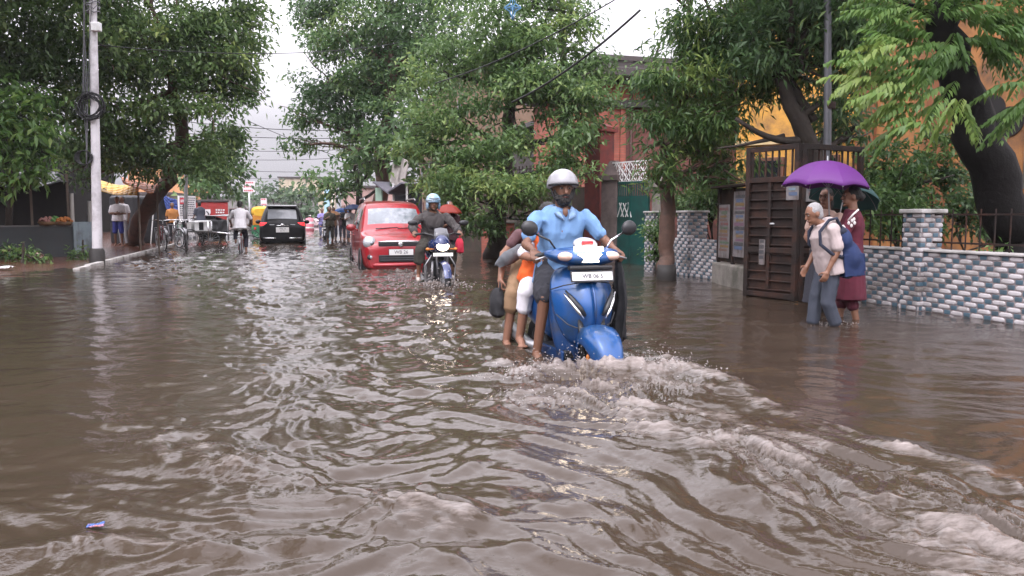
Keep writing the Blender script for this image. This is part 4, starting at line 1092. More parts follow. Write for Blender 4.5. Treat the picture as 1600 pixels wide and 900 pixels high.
for px_, py_, Z, c1, lb in ((73, 352, 21.3, (.26, .12, .10), 'flat basket of pink wares on the stall counter'), (100, 345, 21.5, (.34, .11, .02), 'basket heaped with orange flowers at the counter end'), (86, 351, 21.5, (.08, .2, .05), 'basket of green leaves between the pink and orange baskets')):
    c = P(px_, py_, Z); c.z = .86
    t = thing('basket', lb, 'basket', c, 0, 'baskets on the stall counter')
    MB().lathe([(.02, 0), (.16, 0), (.22, .1), (.2, .1), (.15, .02)], n=18).build('basket_bowl', bk, t, smooth=True)
    m_ = MB(); rg_ = random.Random(px_)
    for k in range(46):
        q = rg_.uniform(0, 6.28); r_ = .19 * math.sqrt(rg_.random()); m_.ell((r_ * math.cos(q), r_ * math.sin(q), .1 + .14 * (1 - (r_ / .19) ** 2) * rg_.uniform(.5, 1)), rg_.uniform(.03, .05), 6, 4)
    m_.build('heap', mat('wares %d' % px_, c1, .7, var=.35, vscale=9), t, smooth=True)
# yellow and orange awning
A = [P(152, 297, 24), P(205, 305, 24), P(238, 297, 25), P(200, 284, 28), P(150, 290, 28)]
aw = thing('awning', 'yellow tarpaulin awning with an orange edge, slung over the men by the left trees', 'awning', Vector((A[1].x, A[1].y, 0)))
m_ = MB(); L0 = lambda p: Vector(p) - aw.location
def cloth(m_, a, b, c, d, n=8, amp=.06, mi=0, seed=1):
    g_ = [[None] * (n + 1) for _ in range(n + 1)]
    for i in range(n + 1):
        for j in range(n + 1):
            u, v_ = i / n, j / n; p = a.lerp(b, u).lerp(d.lerp(c, u), v_)
            p = p + Vector((0, 0, amp * (math.sin(u * 9 + seed) * .5 + math.sin(v_ * 7 + u * 5)) - amp * 3 * math.sin(math.pi * u) * .5)); g_[i][j] = p
    for i in range(n):
        for j in range(n): m_.patch(g_[i][j], g_[i + 1][j], g_[i + 1][j + 1], g_[i][j + 1], .008, mi)
cloth(m_, L0(P(150, 300, 23.5)), L0(P(214, 301, 24)), L0(P(226, 284, 28)), L0(P(148, 284, 28)))
m_.build('canvas', mat('yellow tarp', (.62, .34, .03), .5, var=.2, vscale=3), aw, smooth=True)
m_ = MB(); cloth(m_, L0(P(192, 286, 23.0)), L0(P(240, 298, 24.0)), L0(P(248, 284, 26)), L0(P(190, 278, 26)), amp=.05, seed=3)
m_.build('orange_canvas', mat('orange tarp', (.5, .13, .02), .5, var=.3, vscale=4), aw, smooth=True)
for p in (P(155, 299, 23.6), P(216, 300, 24.2), P(245, 294, 25)): q = L0(p); MB().tube([(q.x, q.y, 0), q], .03, 6).build('pole', MATS['old wood'], aw)
# dark shade sheet behind the bicycles, blue cloth
o_, ang, ln = frame_of(P(205, 350, 31), P(268, 350, 33))
t = thing('shack', 'black tarpaulin shack under the left trees with a blue cloth on its corner', 'shack', o_, ang)
MB().box((ln / 2, .5, .95), (ln, 1.2, 1.9)).build('tarp_wall', MATS['black tarp'], t, bevel=.1)
m_ = MB(); cloth(m_, Vector((ln * .7, -.2, 1.95)), Vector((ln + .1, -.2, 1.85)), Vector((ln + .15, -.25, 1.2)), Vector((ln * .75, -.25, 1.35)), 6, .05); m_.build('blue_cloth', mat('blue cloth', (.05, .09, .32), .7), t, smooth=True)
m_ = MB(); m_.tube([(ln * .3, -.3, 0), (ln * .42, -.3, 1.6)], .025, 6); m_.build('prop_pole', white, t)
# signs at left
signw = mat('white sign board', (.62, .60, .61), .5, var=.08); signr = mat('red sign paint', (.45, .04, .06), .5, var=.15); signk = mat('dark lettering', (.05, .05, .06), .6)
def sign(label, px_, y0, y1, Z, wpx, m, lines, post_y, inkm, name='street_sign', postm=None, hdr=None):
    c = P(px_, (y0 + y1) / 2, Z); hgt = (y1 - y0) / F * Z; wd = wpx / F * Z
    fz = math.atan2(c.x, c.y)
    t = thing(name, label, 'sign', (c.x, c.y, 0), -fz)
    MB().tube([(0, .03, -.2), (0, .03, c.z)], .03 + .0006 * Z, 8).build('post', postm or steel, t, smooth=True)
    b_ = MB().box((0, -.02, c.z), (wd, .04, hgt)).build('board', m, t, bevel=.005)
    rg_ = random.Random(px_); m2 = MB(); n = lines
    for k in range(n):
        z = c.z + hgt * (.36 - .72 * k / max(1, n - 1)) if n > 1 else c.z
        x = -wd * .4
        while x < wd * .34:
            l = wd * rg_.uniform(.07, .16); m2.box((x + l / 2, -.043, z), (l, .004, hgt * .42 / n)); x += l + wd * .045
    m2.build('lettering', inkm, b_)
    if hdr: MB().box((0, -.042, c.z + hgt * .42), (wd * .98, .004, hgt * .14)).build('header', hdr, b_)
sign('white sign on a tall post at the far left, red and blue lines of print', 389, 283, 300, 58, 18, signw, 3, 345, signr)
sign('small pinkish hanging sign farther along the street, above the autorickshaw', 412, 310, 321, 70, 9, signw, 2, 350, signr)
sign('red topped notice on a black post beside the parked bicycles', 287, 309, 319, 33, 11, signr, 1, 385, signw, postm=black)
o_, ang, ln = frame_of(P(280, 350, 37), P(306, 350, 38))
t = thing('hoarding', 'white printed hoarding behind the bicycles, rows of small dark text', 'hoarding', o_, ang)
b_ = MB().box((ln / 2, 0, 1.0), (ln, .08, 2.1)).build('board', signw, t)
m_ = MB(); rg_ = random.Random(2)
for k in range(9):
    x = .05
    while x < ln - .1: l = rg_.uniform(.03, .1); m_.box((x + l / 2, -.043, 1.95 - k * .1), (l, .004, .045)); x += l + .03
m_.build('lettering', signk, b_); MB().box((ln / 2, -.045, .55), (ln * .9, .006, .18)).build('red_band', signr, b_)
# bits at the far right end: blue cloth post, white pole, striped bollard
c = P(511, 340, 52); m_ = MB(); m_.loft([[Vector((-.16, -.1, -.1)), Vector((.16, -.1, -.1)), Vector((.16, .1, -.1)), Vector((-.16, .1, -.1))], [Vector((-.13, -.1, 2.9)), Vector((.2, -.1, 2.9)), Vector((.2, .1, 2.9)), Vector((-.13, .1, 2.9))]])
tag(m_.build('banner', mat('pale blue cloth', (.36, .55, .66), .7, var=.15), loc=(c.x, c.y, 0)), 'tall pale blue banner at the far right kerb, left of the umbrellas', 'banner')
c = P(521, 340, 42); m_ = MB(); m_.tube([(0, 0, -.2), (0, 0, 2.3)], .05, 8); tag(m_.build('marker_pole', mat('whitish pole', (.6, .52, .5), .6), loc=(c.x, c.y, 0), smooth=True), 'thin whitish pole standing just behind the peach umbrella', 'pole')
c = P(484, 350, 60); t = thing('traffic_drum', 'pink and white striped drum in the far roadway, right of the black car', 'traffic drum', (c.x, c.y, 0))
MB().lathe([(.33, -.2), (.3, .4), (.28, .95), (.05, 1.0)], n=14, caps=True).build('drum_body', mat('pink plastic', (.55, .16, .2), .5), t, smooth=True)
m_ = MB(); [m_.lathe([(.315 - z * .03, z), (.312 - z * .03, z + .16)], n=14) for z in (.15, .55)]; m_.build('white_band', white, t, smooth=True)
# rubbish at the left edge and floating scraps
def scrap(label, p, sz, m, sd, flat=.5):
    rg_ = random.Random(sd); m_ = MB()
    n = 6; g_ = [[Vector(((i / n - .5) * sz, (j / n - .5) * sz * .6, flat * sz * .25 * rg_.random())) for j in range(n + 1)] for i in range(n + 1)]
    for i in range(n):
        for j in range(n): m_.patch(g_[i][j], g_[i + 1][j], g_[i + 1][j + 1], g_[i][j + 1], .004)
    o = m_.build('litter', m, loc=p, smooth=True); o.rotation_euler.z = rg_.uniform(-1, 1); tag(o, label, 'litter')
pp = G(150, 826); pp.z = .012; scrap('blue and orange scrap floating in the near water at lower left', pp, .055, mat('blue wrapper', (.05, .12, .35), .4, var=.3, vscale=18, dirt=(.5, .15, .05), dscale=12), 1)
pp = G(4, 423); pp.z = .05; scrap('white scrap lying at the left edge of the red pavement', pp, .4, white, 2)
pp = G(50, 409); pp.z = .06; scrap('pinkish crumpled paper among the weeds', pp, .45, mat('pink paper', (.5, .35, .3), .7), 3, 1.5)
pp = G(20, 405); pp.z = .06; scrap('tan crumpled bag beside the weeds at the left edge', pp, .6, mat('tan paper', (.4, .28, .18), .7), 4, 1.6)
# ================================================================== people
SK = lambda n, c: mat(n, c, .5, var=.12, vscale=12, bump=.08, bscale=60)
skin_dark = SK('dark brown skin', (.15, .072, .044)); skin_mid = SK('brown skin', (.19, .092, .056)); skin_warm = SK('warm brown skin', (.24, .12, .078))
hair_m = mat('black hair', (.012, .010, .009), .5, var=.4, vscale=60, bump=.5, bscale=120)
grey_hair = mat('grey hair', (.27, .26, .26), .6, var=.35, vscale=50, bump=.5, bscale=120)
eye_w = mat('eye white', (.26, .23, .21), .3); lip_m = mat('lips', (.13, .05, .042), .45)
CL = lambda n, c, **k: mat('cloth ' + n, c, .85, var=.16, vscale=9, bump=.25, bscale=130, **k)

STAND = dict(pel=(0, 0, .95), che=(.0, 0, 1.27), nk=(-.01, 0, 1.45), hd=(.02, 0, 1.60), shR=(0, -.17, 1.40), shL=(0, .17, 1.40), elR=(-.03, -.225, 1.13), elL=(-.03, .225, 1.13),
             wrR=(.04, -.235, .88), wrL=(.04, .235, .88), hipR=(0, -.085, .92), hipL=(0, .085, .92), knR=(.02, -.1, .50), knL=(.02, .1, .50), anR=(-.02, -.1, .09), anL=(-.02, .1, .09), toR=(.15, -.12, .03), toL=(.15, .12, .03))

def sup_ring(c, lat, dep, a, b, n=16, e=.8):
    out = []
    for i in range(n):
        q = 2 * math.pi * i / n; cs, sn = math.cos(q), math.sin(q)
        out.append(c + lat * (a * math.copysign(abs(cs) ** e, cs)) + dep * (b * math.copysign(abs(sn) ** e, sn)))
    return out

def torso(mb, J, g=0.0, lo=-.05, hi=1.0, build=1.0, belly=0, hem_w=1.0):
    pel, che, nk = J['pel'], J['che'], J['nk']; latp = (J['hipL'] - J['hipR']).normalized(); lats = (J['shL'] - J['shR']).normalized()
    shc = (J['shL'] + J['shR']) / 2; sw = (J['shL'] - J['shR']).length / 2
    axis = (che - pel).normalized()
    st = [(pel + axis * lo, .155 * hem_w, .108), (pel + axis * .04, .158, .112 + belly * .6), (pel.lerp(che, .5), .142, .102 + belly), (che, .163, .118), (shc - axis * .03, sw * .98, .095), (shc + axis * .035, sw * .62, .07), (nk, .062, .058)]
    if hi < 1: st = st[:5]
    rings = []
    for k, (c, a, b) in enumerate(st):
        t = k / (len(st) - 1); lat = latp.lerp(lats, min(1, t * 1.4)).normalized(); up = (axis if k < 5 else Vector(nk - shc).normalized()); dep = up.cross(lat).normalized(); lat = dep.cross(up).normalized()
        rings.append(sup_ring(c, lat, dep, a * build + g, b * build + g))
    mb.loft(rings)

def hand(mb, wr, d, n, side, curl=.5, s=1.0):
    d = Vector(d).normalized(); n = Vector(n); n = (n - d * n.dot(d)).normalized(); l = d.cross(n)
    mb.cap(wr, wr + d * .03 * s, .026 * s, .03 * s)
    rings = [sup_ring(wr + d * t * s, l, n, a * s, b * s, 10, .8) for t, a, b in ((.01, .026, .02), (.04, .038, .017), (.085, .042, .014), (.1, .036, .011))]
    mb.loft(rings)
    for i, ln in enumerate((.062, .074, .07, .055)):
        b0 = wr + d * (.088 + (.004 if i in (1, 2) else 0)) * s + l * side * (.031 - .0207 * i) * s
        a1 = curl * .9; p = b0
        for k, f in enumerate((.42, .33, .25)):
            an = a1 * (k + .7); dd = d * math.cos(an) + n * math.sin(an); q = p + dd * ln * f * 1.15 * s
            mb.cap(p, q, (.0095 - .0012 * k) * s, (.0088 - .0012 * k) * s, 8); p = q
    b0 = wr + d * .03 * s + l * side * .032 * s; d1 = (d * .65 + l * side * .75 + n * .25).normalized(); q = b0 + d1 * .04 * s
    mb.cap(b0, q, .0125 * s, .0105 * s, 8); d2 = (d * .9 + l * side * .15 + n * (.3 + .4 * curl)).normalized(); mb.cap(q, q + d2 * .032 * s, .0105 * s, .009 * s, 8)

def person(label, loc, rotz, J=None, skin=None, k=1.0, clothes=(), vox=.011, hair=hair_m, hair_style='short', helmet=None, beard=False, face=True, fy=0, fp=0, hands=None, group=None, build=1.0, belly=0, shoes=None, far=False, brow=True):
    """one figure: continuous body mesh with garments as children"""
    j = dict(STAND); j.update(J or {}); j = {a: Vector(v_) * k for a, v_ in j.items()}
    h = hands or {}
    mb = MB()
    torso(mb, j, 0, build=k * build, belly=belly)
    mb.cap(j['nk'] - (j['nk'] - j['che']).normalized() * .05 * k, j['hd'] + Vector((-.012, 0, -.05)) * k, .06 * k, .052 * k)
    HM = Matrix.Rotation(fy, 3, 'Z') @ Matrix.Rotation(fp, 3, 'Y')
    hp = lambda x, y, z: j['hd'] + HM @ (Vector((x, y, z)) * k)
    mb.ell(hp(-.006, 0, .02), (.094 * k, .074 * k, .098 * k), 16, 10, HM); mb.ell(hp(.024, 0, -.05), (.062 * k, .054 * k, .068 * k), 14, 8, HM)
    mb.ell(hp(.045, 0, -.01), (.042 * k, .052 * k, .075 * k), 12, 8, HM)
    mb.cap(hp(.084, 0, .018), hp(.104, 0, -.022), .010 * k, .0165 * k); mb.cap(hp(.078, -.03, .03), hp(.078, .03, .03), .014 * k, .014 * k)
    mb.cap(hp(.082, -.02, -.058), hp(.082, .02, -.058), .011 * k, .011 * k); mb.ell(hp(.072, 0, -.098), (.02 * k, .024 * k, .017 * k), 8, 6)
    for s in (-1, 1): mb.ell(hp(-.008, s * .076, -.005), (.022 * k, .010 * k, .034 * k), 10, 6, HM)
    for S in 'RL':
        sd = 1 if S == 'L' else -1
        sh, el, wr = j['sh' + S], j['el' + S], j['wr' + S]
        s0 = sh.lerp(el, .08) - Vector((0, 0, .012)) * k; mb.ell(s0, .046 * k * build, 12, 8); mb.cap(s0, el, .045 * k * build, .038 * k); mb.cap(el, wr, .041 * k, .027 * k); mb.cap(el.lerp(wr, .05), el.lerp(wr, .45), .040 * k, .038 * k)
        hd_ = h.get(S, {}); hand(mb, wr, hd_.get('d', wr - el), hd_.get('n', (0, -sd, 0) if 'd' not in hd_ else (0, 0, -1)), hd_.get('side', sd if 'd' in hd_ else -sd), hd_.get('curl', .35), k)
        hi, kn, an, to = j['hip' + S], j['kn' + S], j['an' + S], j['to' + S]
        mb.cap(hi, kn, .083 * k * build, .056 * k); mb.cap(kn, an, .054 * k, .036 * k); bk = Vector((-.018, 0, 0)) * k; mb.cap(kn.lerp(an, .12) + bk, kn.lerp(an, .5) + bk, .047 * k, .034 * k)
        fd = (to - an); fd.z = 0; mb.cap(an + Vector((0, 0, -.02)) * k - fd.normalized() * .025 * k, an.lerp(to, .55), .036 * k, .036 * k); mb.cap(an.lerp(to, .5), to, .038 * k, .027 * k)
        if not far:
            lt = Vector((-fd.y, fd.x, 0)).normalized()
            for q in range(5): mb.cap(to + lt * (q - 2) * .016 * k, to + lt * (q - 2) * .018 * k + fd.normalized() * (.03 - .004 * abs(q - (1.5 if sd > 0 else 2.5))) * k, .012 * k, .010 * k, 6)
    me = remeshed(mb, vox * .8 if vox < .01 else vox, 2)
    root = link('person', me, skin or skin_mid); root.location = loc; root.rotation_euler.z = rotz
    tag(root, label, 'person', group)
    def part(nm, mb_, m, disp=.004, sm=3, v_=None, ds=14):
        return link(nm, remeshed(mb_, v_ or vox, sm, disp * k, ds, hash(nm) % 50), m, root)
    for c in clothes:
        t = c['t']; g = c.get('g', .014) * k; mb = MB()
        if t == 'shirt':
            torso(mb, j, g, lo=-c.get('hem', .08) * k, build=k * build, belly=belly, hem_w=c.get('hw', 1.03))
            for S in 'RL':
                sh, el, wr = j['sh' + S], j['el' + S], j['wr' + S]; f = c.get('sl', .6)
                mb.ell(sh + (el - sh) * .06 - Vector((0, 0, .018)) * k, .048 * k * build + g * .7, 12, 8)
                s0 = sh.lerp(el, .1) - Vector((0, 0, .014)) * k
                if f <= 1: mb.cap(s0, sh.lerp(el, f), .050 * k * build + g * .7, .046 * k + g * .8)
                else: mb.cap(s0, el, .052 * k * build + g * .8, .044 * k + g); mb.cap(el, el.lerp(wr, f - 1), .044 * k + g, .034 * k + g)
            part(c.get('name', 'shirt'), mb, c['m'], c.get('disp', .006), ds=c.get('ds', 14))
        elif t == 'legs':
            pel = j['pel']; ax = (j['che'] - pel).normalized(); lat = (j['hipL'] - j['hipR']).normalized(); dp = ax.cross(lat)
            mb.loft([sup_ring(pel + ax * z, lat, dp, a * k * build + g, b * k * build + g) for z, a, b in ((-.06 * k, .14, .10), (.02 * k, .158, .112), (.11 * k, .15, .105))])
            for S in 'RL':
                hi, kn, an = j['hip' + S], j['kn' + S], j['an' + S]; f = c.get('leg', 1.9)
                if f <= 1: mb.cap(hi, hi.lerp(kn, f), .088 * k * build + g, .070 * k + g)
                else:
                    mb.cap(hi, kn, .086 * k * build + g, .060 * k + g); mb.cap(kn, kn.lerp(an, f - 1), .060 * k + g, c.get('cuff', .048) * k + g)
            part(c.get('name', 'trousers'), mb, c['m'], c.get('disp', .006), ds=c.get('ds', 14))
        elif t == 'skirt':
            pel = j['pel']; lat = (j['hipL'] - j['hipR']).normalized(); dp = Vector((0, 0, 1)).cross(lat)
            z1 = c['z'] * k; n = 6; rings = []
            for i in range(n + 1):
                z = pel.z + .12 * k + (z1 - pel.z - .12 * k) * i / n; a = (.155 + (c.get('wide', .2) - .155) * i / n) * k + g
                rings.append([p + (p - Vector((pel.x, pel.y, z))).normalized() * .012 * k * math.sin(7 * q) * i / n for q, p in enumerate(sup_ring(Vector((pel.x, pel.y, z)), lat, dp, a, a * .75, 20, .9))])
            mb.loft(rings); part(c.get('name', 'skirt'), mb, c['m'], .006)
        elif t == 'band':
            mb.cap(c['a'], c['b'], c['r'], c['r']); part(c['name'], mb, c['m'], .002)
        elif t == 'shoes':
            for S in 'RL':
                an, to = j['an' + S], j['to' + S]; mb.cap(an + Vector((-.02, 0, -.03)) * k, to, .046 * k, .04 * k)
            part('shoes', mb, c['m'], .001)
    if helmet:
        mb = MB(); mb.ell(hp(-.008, 0, .03), (.14 * k, .126 * k, .128 * k), 22, 12, HM @ Matrix.Rotation(helmet.get('tilt', -.22), 3, 'Y'), zmin=helmet.get('zmin', -.22))
        ho = link('helmet', mb.mesh('helmet'), helmet['m'], root, True); ho.modifiers.new('s', 'SOLIDIFY').thickness = .016 * k
        mb = MB(); mb.tube([hp(.132 * math.cos(a) - .01, .124 * math.sin(a), .025 + (.022 * math.cos(a))) for a in [R(-75 + 150 * i / 12) for i in range(13)]], .009 * k, 6); mb.build('rim', black, ho, smooth=True)
        mb = MB(); mb.tube([hp(.0, -.1, .01), hp(.02, -.078, -.06), hp(.045, -.03, -.118), hp(.045, .03, -.118), hp(.02, .078, -.06), hp(.0, .1, .01)], .009 * k, 6); mb.build('strap', black, ho, smooth=True)
        if helmet.get('full'):
            for s in (-1, 1):
                mb = MB(); mb.ell(hp(-.02, s * .098, -.03), (.085 * k, .028 * k, .09 * k), 12, 8, HM); mb.build('cheek_guard', helmet['m'], ho, smooth=True)
            mb = MB(); mb.ell(hp(.03, 0, .075), (.105 * k, .1 * k, .035 * k), 16, 8, HM); mb.build('visor', mat('smoked visor', (.1, .14, .18), .08, coat=.5), ho, smooth=True)
    if hair_style != 'none' and not (helmet and hair_style == 'short' and False):
        mb = MB()
        if hair_style == 'short': mb.ell(hp(-.022, 0, .036), (.093 * k, .079 * k, .093 * k), 16, 10, HM); mb.ell(hp(-.04, 0, -.02), (.062 * k, .074 * k, .07 * k), 12, 8, HM)
        elif hair_style == 'long':
            mb.ell(hp(-.022, 0, .036), (.094 * k, .081 * k, .095 * k), 16, 10, HM); mb.ell(hp(-.055, 0, -.06), (.05 * k, .075 * k, .11 * k), 12, 8, HM); mb.cap(hp(-.075, 0, -.1), hp(-.11, 0, -.33), .045 * k, .022 * k)
        elif hair_style == 'bun': mb.ell(hp(-.022, 0, .036), (.094 * k, .081 * k, .095 * k), 16, 10, HM); mb.ell(hp(-.105, 0, .0), .05 * k, 12, 8)
        part('hair', mb, hair, .004, 1, ds=45)
    if beard:
        mb = MB(); mb.ell(hp(.035, 0, -.078), (.064 * k, .062 * k, .062 * k), 14, 8, HM); mb.cap(hp(.02, -.068, -.01), hp(.04, -.055, -.07), .014 * k, .02 * k); mb.cap(hp(.02, .068, -.01), hp(.04, .055, -.07), .014 * k, .02 * k); mb.cap(hp(.098, -.026, -.042), hp(.098, .026, -.042), .008 * k, .008 * k)
        part('beard', mb, hair_m, .004, 1, .006, 60)
    if face:
        for s in (-1, 1):
            mb = MB(); mb.ell(hp(.079, s * .031, .012), (.011 * k, .0145 * k, .0062 * k), 10, 6, HM); ey = mb.build('eye', eye_w, root, smooth=True)
            mb = MB(); mb.ell(hp(.0885, s * .031, .012), (.0045 * k, .0075 * k, .0075 * k), 8, 6, HM); mb.build('iris', hair_m, ey, smooth=True)
            mb = MB(); mb.tube([hp(.092, s * .016, .036), hp(.09, s * .034, .041), hp(.078, s * .052, .034)], [.005 * k, .0055 * k, .003 * k], 6); mb.build('eyebrow', hair_m, root, smooth=True)
        mb = MB(); mb.tube([hp(.088, -.024, -.059), hp(.0955, 0, -.056), hp(.088, .024, -.059)], [.004 * k, .0075 * k, .004 * k], 6); mb.build('lips', lip_m, root, smooth=True)
    return root

def umbrella(label, tip, rad, hgt, m, handle_end, group=None, ribs=8, tilt=(0, 0)):
    """open umbrella: tip = apex of the canopy"""
    root = thing('umbrella', label, 'umbrella', tip, 0, group)
    M = Euler((tilt[0], tilt[1], 0)).to_matrix()
    n = ribs * 6; nr = 9; rings = []; PH = R(62)
    for i in range(nr + 1):
        t = i / nr; ring = []
        for q in range(n):
            a = 2 * math.pi * q / n; u = (q % 6) / 6; scal = math.sin(math.pi * u)
            r_ = rad * math.sin(t * PH) / math.sin(PH) * (1 - .085 * scal)
            z = -hgt * (1 - math.cos(t * PH)) / (1 - math.cos(PH)) + hgt * .10 * scal * t ** 2
            ring.append(M @ Vector((max(r_, .004) * math.cos(a), max(r_, .004) * math.sin(a), z)))
        rings.append(ring)
    mb = MB(); mb.loft(rings, caps=False)
    o = mb.build('canopy', m, root, smooth=True, angle=13); o.modifiers.new('s', 'SOLIDIFY').thickness = .003
    he = Vector(handle_end) - Vector(tip)
    mb = MB(); mb.tube([(0, 0, .05), he * .9], .007, 6); mb.build('shaft', steel, root, smooth=True)
    mb = MB(); mb.tube([he * .88, he, he + Vector((.03, 0, -.03)), he + Vector((.06, 0, -.01))], .014, 8); mb.build('handle', black, root, smooth=True)
    mb = MB()
    for q in range(ribs):
        a = 2 * math.pi * q / ribs
        mb.tube([M @ Vector((rad * math.sin(t * PH) / math.sin(PH) * math.cos(a), rad * math.sin(t * PH) / math.sin(PH) * math.sin(a), -hgt * (1 - math.cos(t * PH)) / (1 - math.cos(PH)) - .008)) for t in [i / 6 for i in range(1, 7)]], .004, 4)
        mb.tube([he * .45, M @ Vector((rad * .5 * math.cos(a), rad * .5 * math.sin(a), -hgt * .22))], .003, 4)
    mb.build('ribs', steel, root)
    return root
def um(n, c):
    m = mat('umbrella ' + n, c, .5, var=.1, vscale=4, bump=.1, bscale=60)
    b = m.node_tree.nodes['Principled BSDF']
    t = m.node_tree.nodes.new('ShaderNodeBsdfTranslucent'); t.inputs[0].default_value = (*c, 1); ms = m.node_tree.nodes.new('ShaderNodeMixShader'); ms.inputs[0].default_value = .4
    m.node_tree.links.new(b.outputs[0], ms.inputs[1]); m.node_tree.links.new(t.outputs[0], ms.inputs[2]); m.node_tree.links.new(ms.outputs[0], m.node_tree.nodes['Material Output'].inputs[0])
    return m
# ================================================================== vehicles
chrome = mat('chrome', (.75, .75, .76), .12, 1, var=.05)
blackpl = mat('black plastic', (.018, .018, .02), .35, var=.2)
glassd = mat('dark car glass', (.012, .014, .016), .04, spec=.8, var=.1)
seatm = mat('black seat vinyl', (.015, .015, .016), .45)
alloy = mat('dull alloy', (.32, .32, .33), .35, .7, var=.2)
plate_m = mat('plate white', (.66, .65, .64), .4, var=.08); plate_k = mat('plate lettering', (.06, .06, .07), .6)
lamp_on = mat('lit headlamp', (1, .9, .75), .3, emit=8, emcol=(1, .82, .6)); lamp_lens = mat('clear lamp lens', (.40, .42, .44), .06, spec=.9, coat=.8, var=.4, vscale=14)
amber = mat('amber lens', (.55, .17, .02), .2, coat=.4); red_lens = mat('red lens', (.5, .015, .02), .15, coat=.5); red_lit = mat('lit tail lamp', (.7, .03, .04), .2, emit=.9, emcol=(1, .05, .06))

def wheel(parent, x, y, z, r, wd, rim_r, spokes=5, name='wheel', rim_m=None):
    t = MB(); w2 = wd / 2; b_ = r - rim_r
    t.lathe([(rim_r, -w2 * .8), (r - b_ * .25, -w2), (r, -w2 * .6), (r, w2 * .6), (r - b_ * .25, w2), (rim_r, w2 * .8)], n=28, axis='y', loop=True)
    o = t.build(name, black, parent, smooth=True, loc=(x, y, z), angle=50)
    m_ = MB(); m_.lathe([(rim_r + .004, -w2 * .75), (rim_r - .012, -w2 * .6), (rim_r - .012, w2 * .6), (rim_r + .004, w2 * .75)], n=28, axis='y', loop=True)
    m_.lathe([(.001, -w2 * .7), (rim_r * .22, -w2 * .7), (rim_r * .22, w2 * .7), (.001, w2 * .7)], n=14, axis='y')
    for k in range(spokes):
        a = 2 * math.pi * k / spokes; m_.tube([(math.cos(a) * rim_r * .15, 0, math.sin(a) * rim_r * .15), (math.cos(a) * rim_r, 0, math.sin(a) * rim_r)], rim_r * (.1 if spokes < 8 else .016), 6)
    m_.build('rim', rim_m or alloy, o, smooth=True, angle=50)
    return o

def plate(parent, loc, wd, hg, rot, txt, name='number_plate', rows=None, tsz=None):
    e = MB(); e.box((0, 0, 0), (wd, .008, hg)); o = e.build(name, plate_m, parent, bevel=.003); o.location = loc; o.rotation_euler = rot
    e = MB(); e.box((0, .003, 0), (wd + .02, .006, hg + .02)); e.build('plate_frame', blackpl, o)
    rows = rows or [txt]
    for k, s_ in enumerate(rows):
        text_mesh(s_, tsz or hg * .72 / len(rows), plate_k, o, (0, -.0055, (len(rows) - 1) * hg * .22 - k * hg * .44), (math.pi / 2, 0, 0))
    return o

# ---------------------------------------------------------------- scooter
def ring_z(z, xf, w, xb, bulge, n=9):
    """horizontal section of the leg shield: curved front, hollow back"""
    front = []; back = []
    for i in range(n):
        t = -1 + 2 * i / (n - 1); y = w * t
        x = xb + (xf - xb) * (1 - abs(t) ** 2.2) + bulge * math.exp(-(t / .45) ** 2)
        front.append(Vector((x, y, z))); back.append(Vector((x - .035 - .02 * (1 - t * t), y * .96, z)))
    return front + back[::-1]

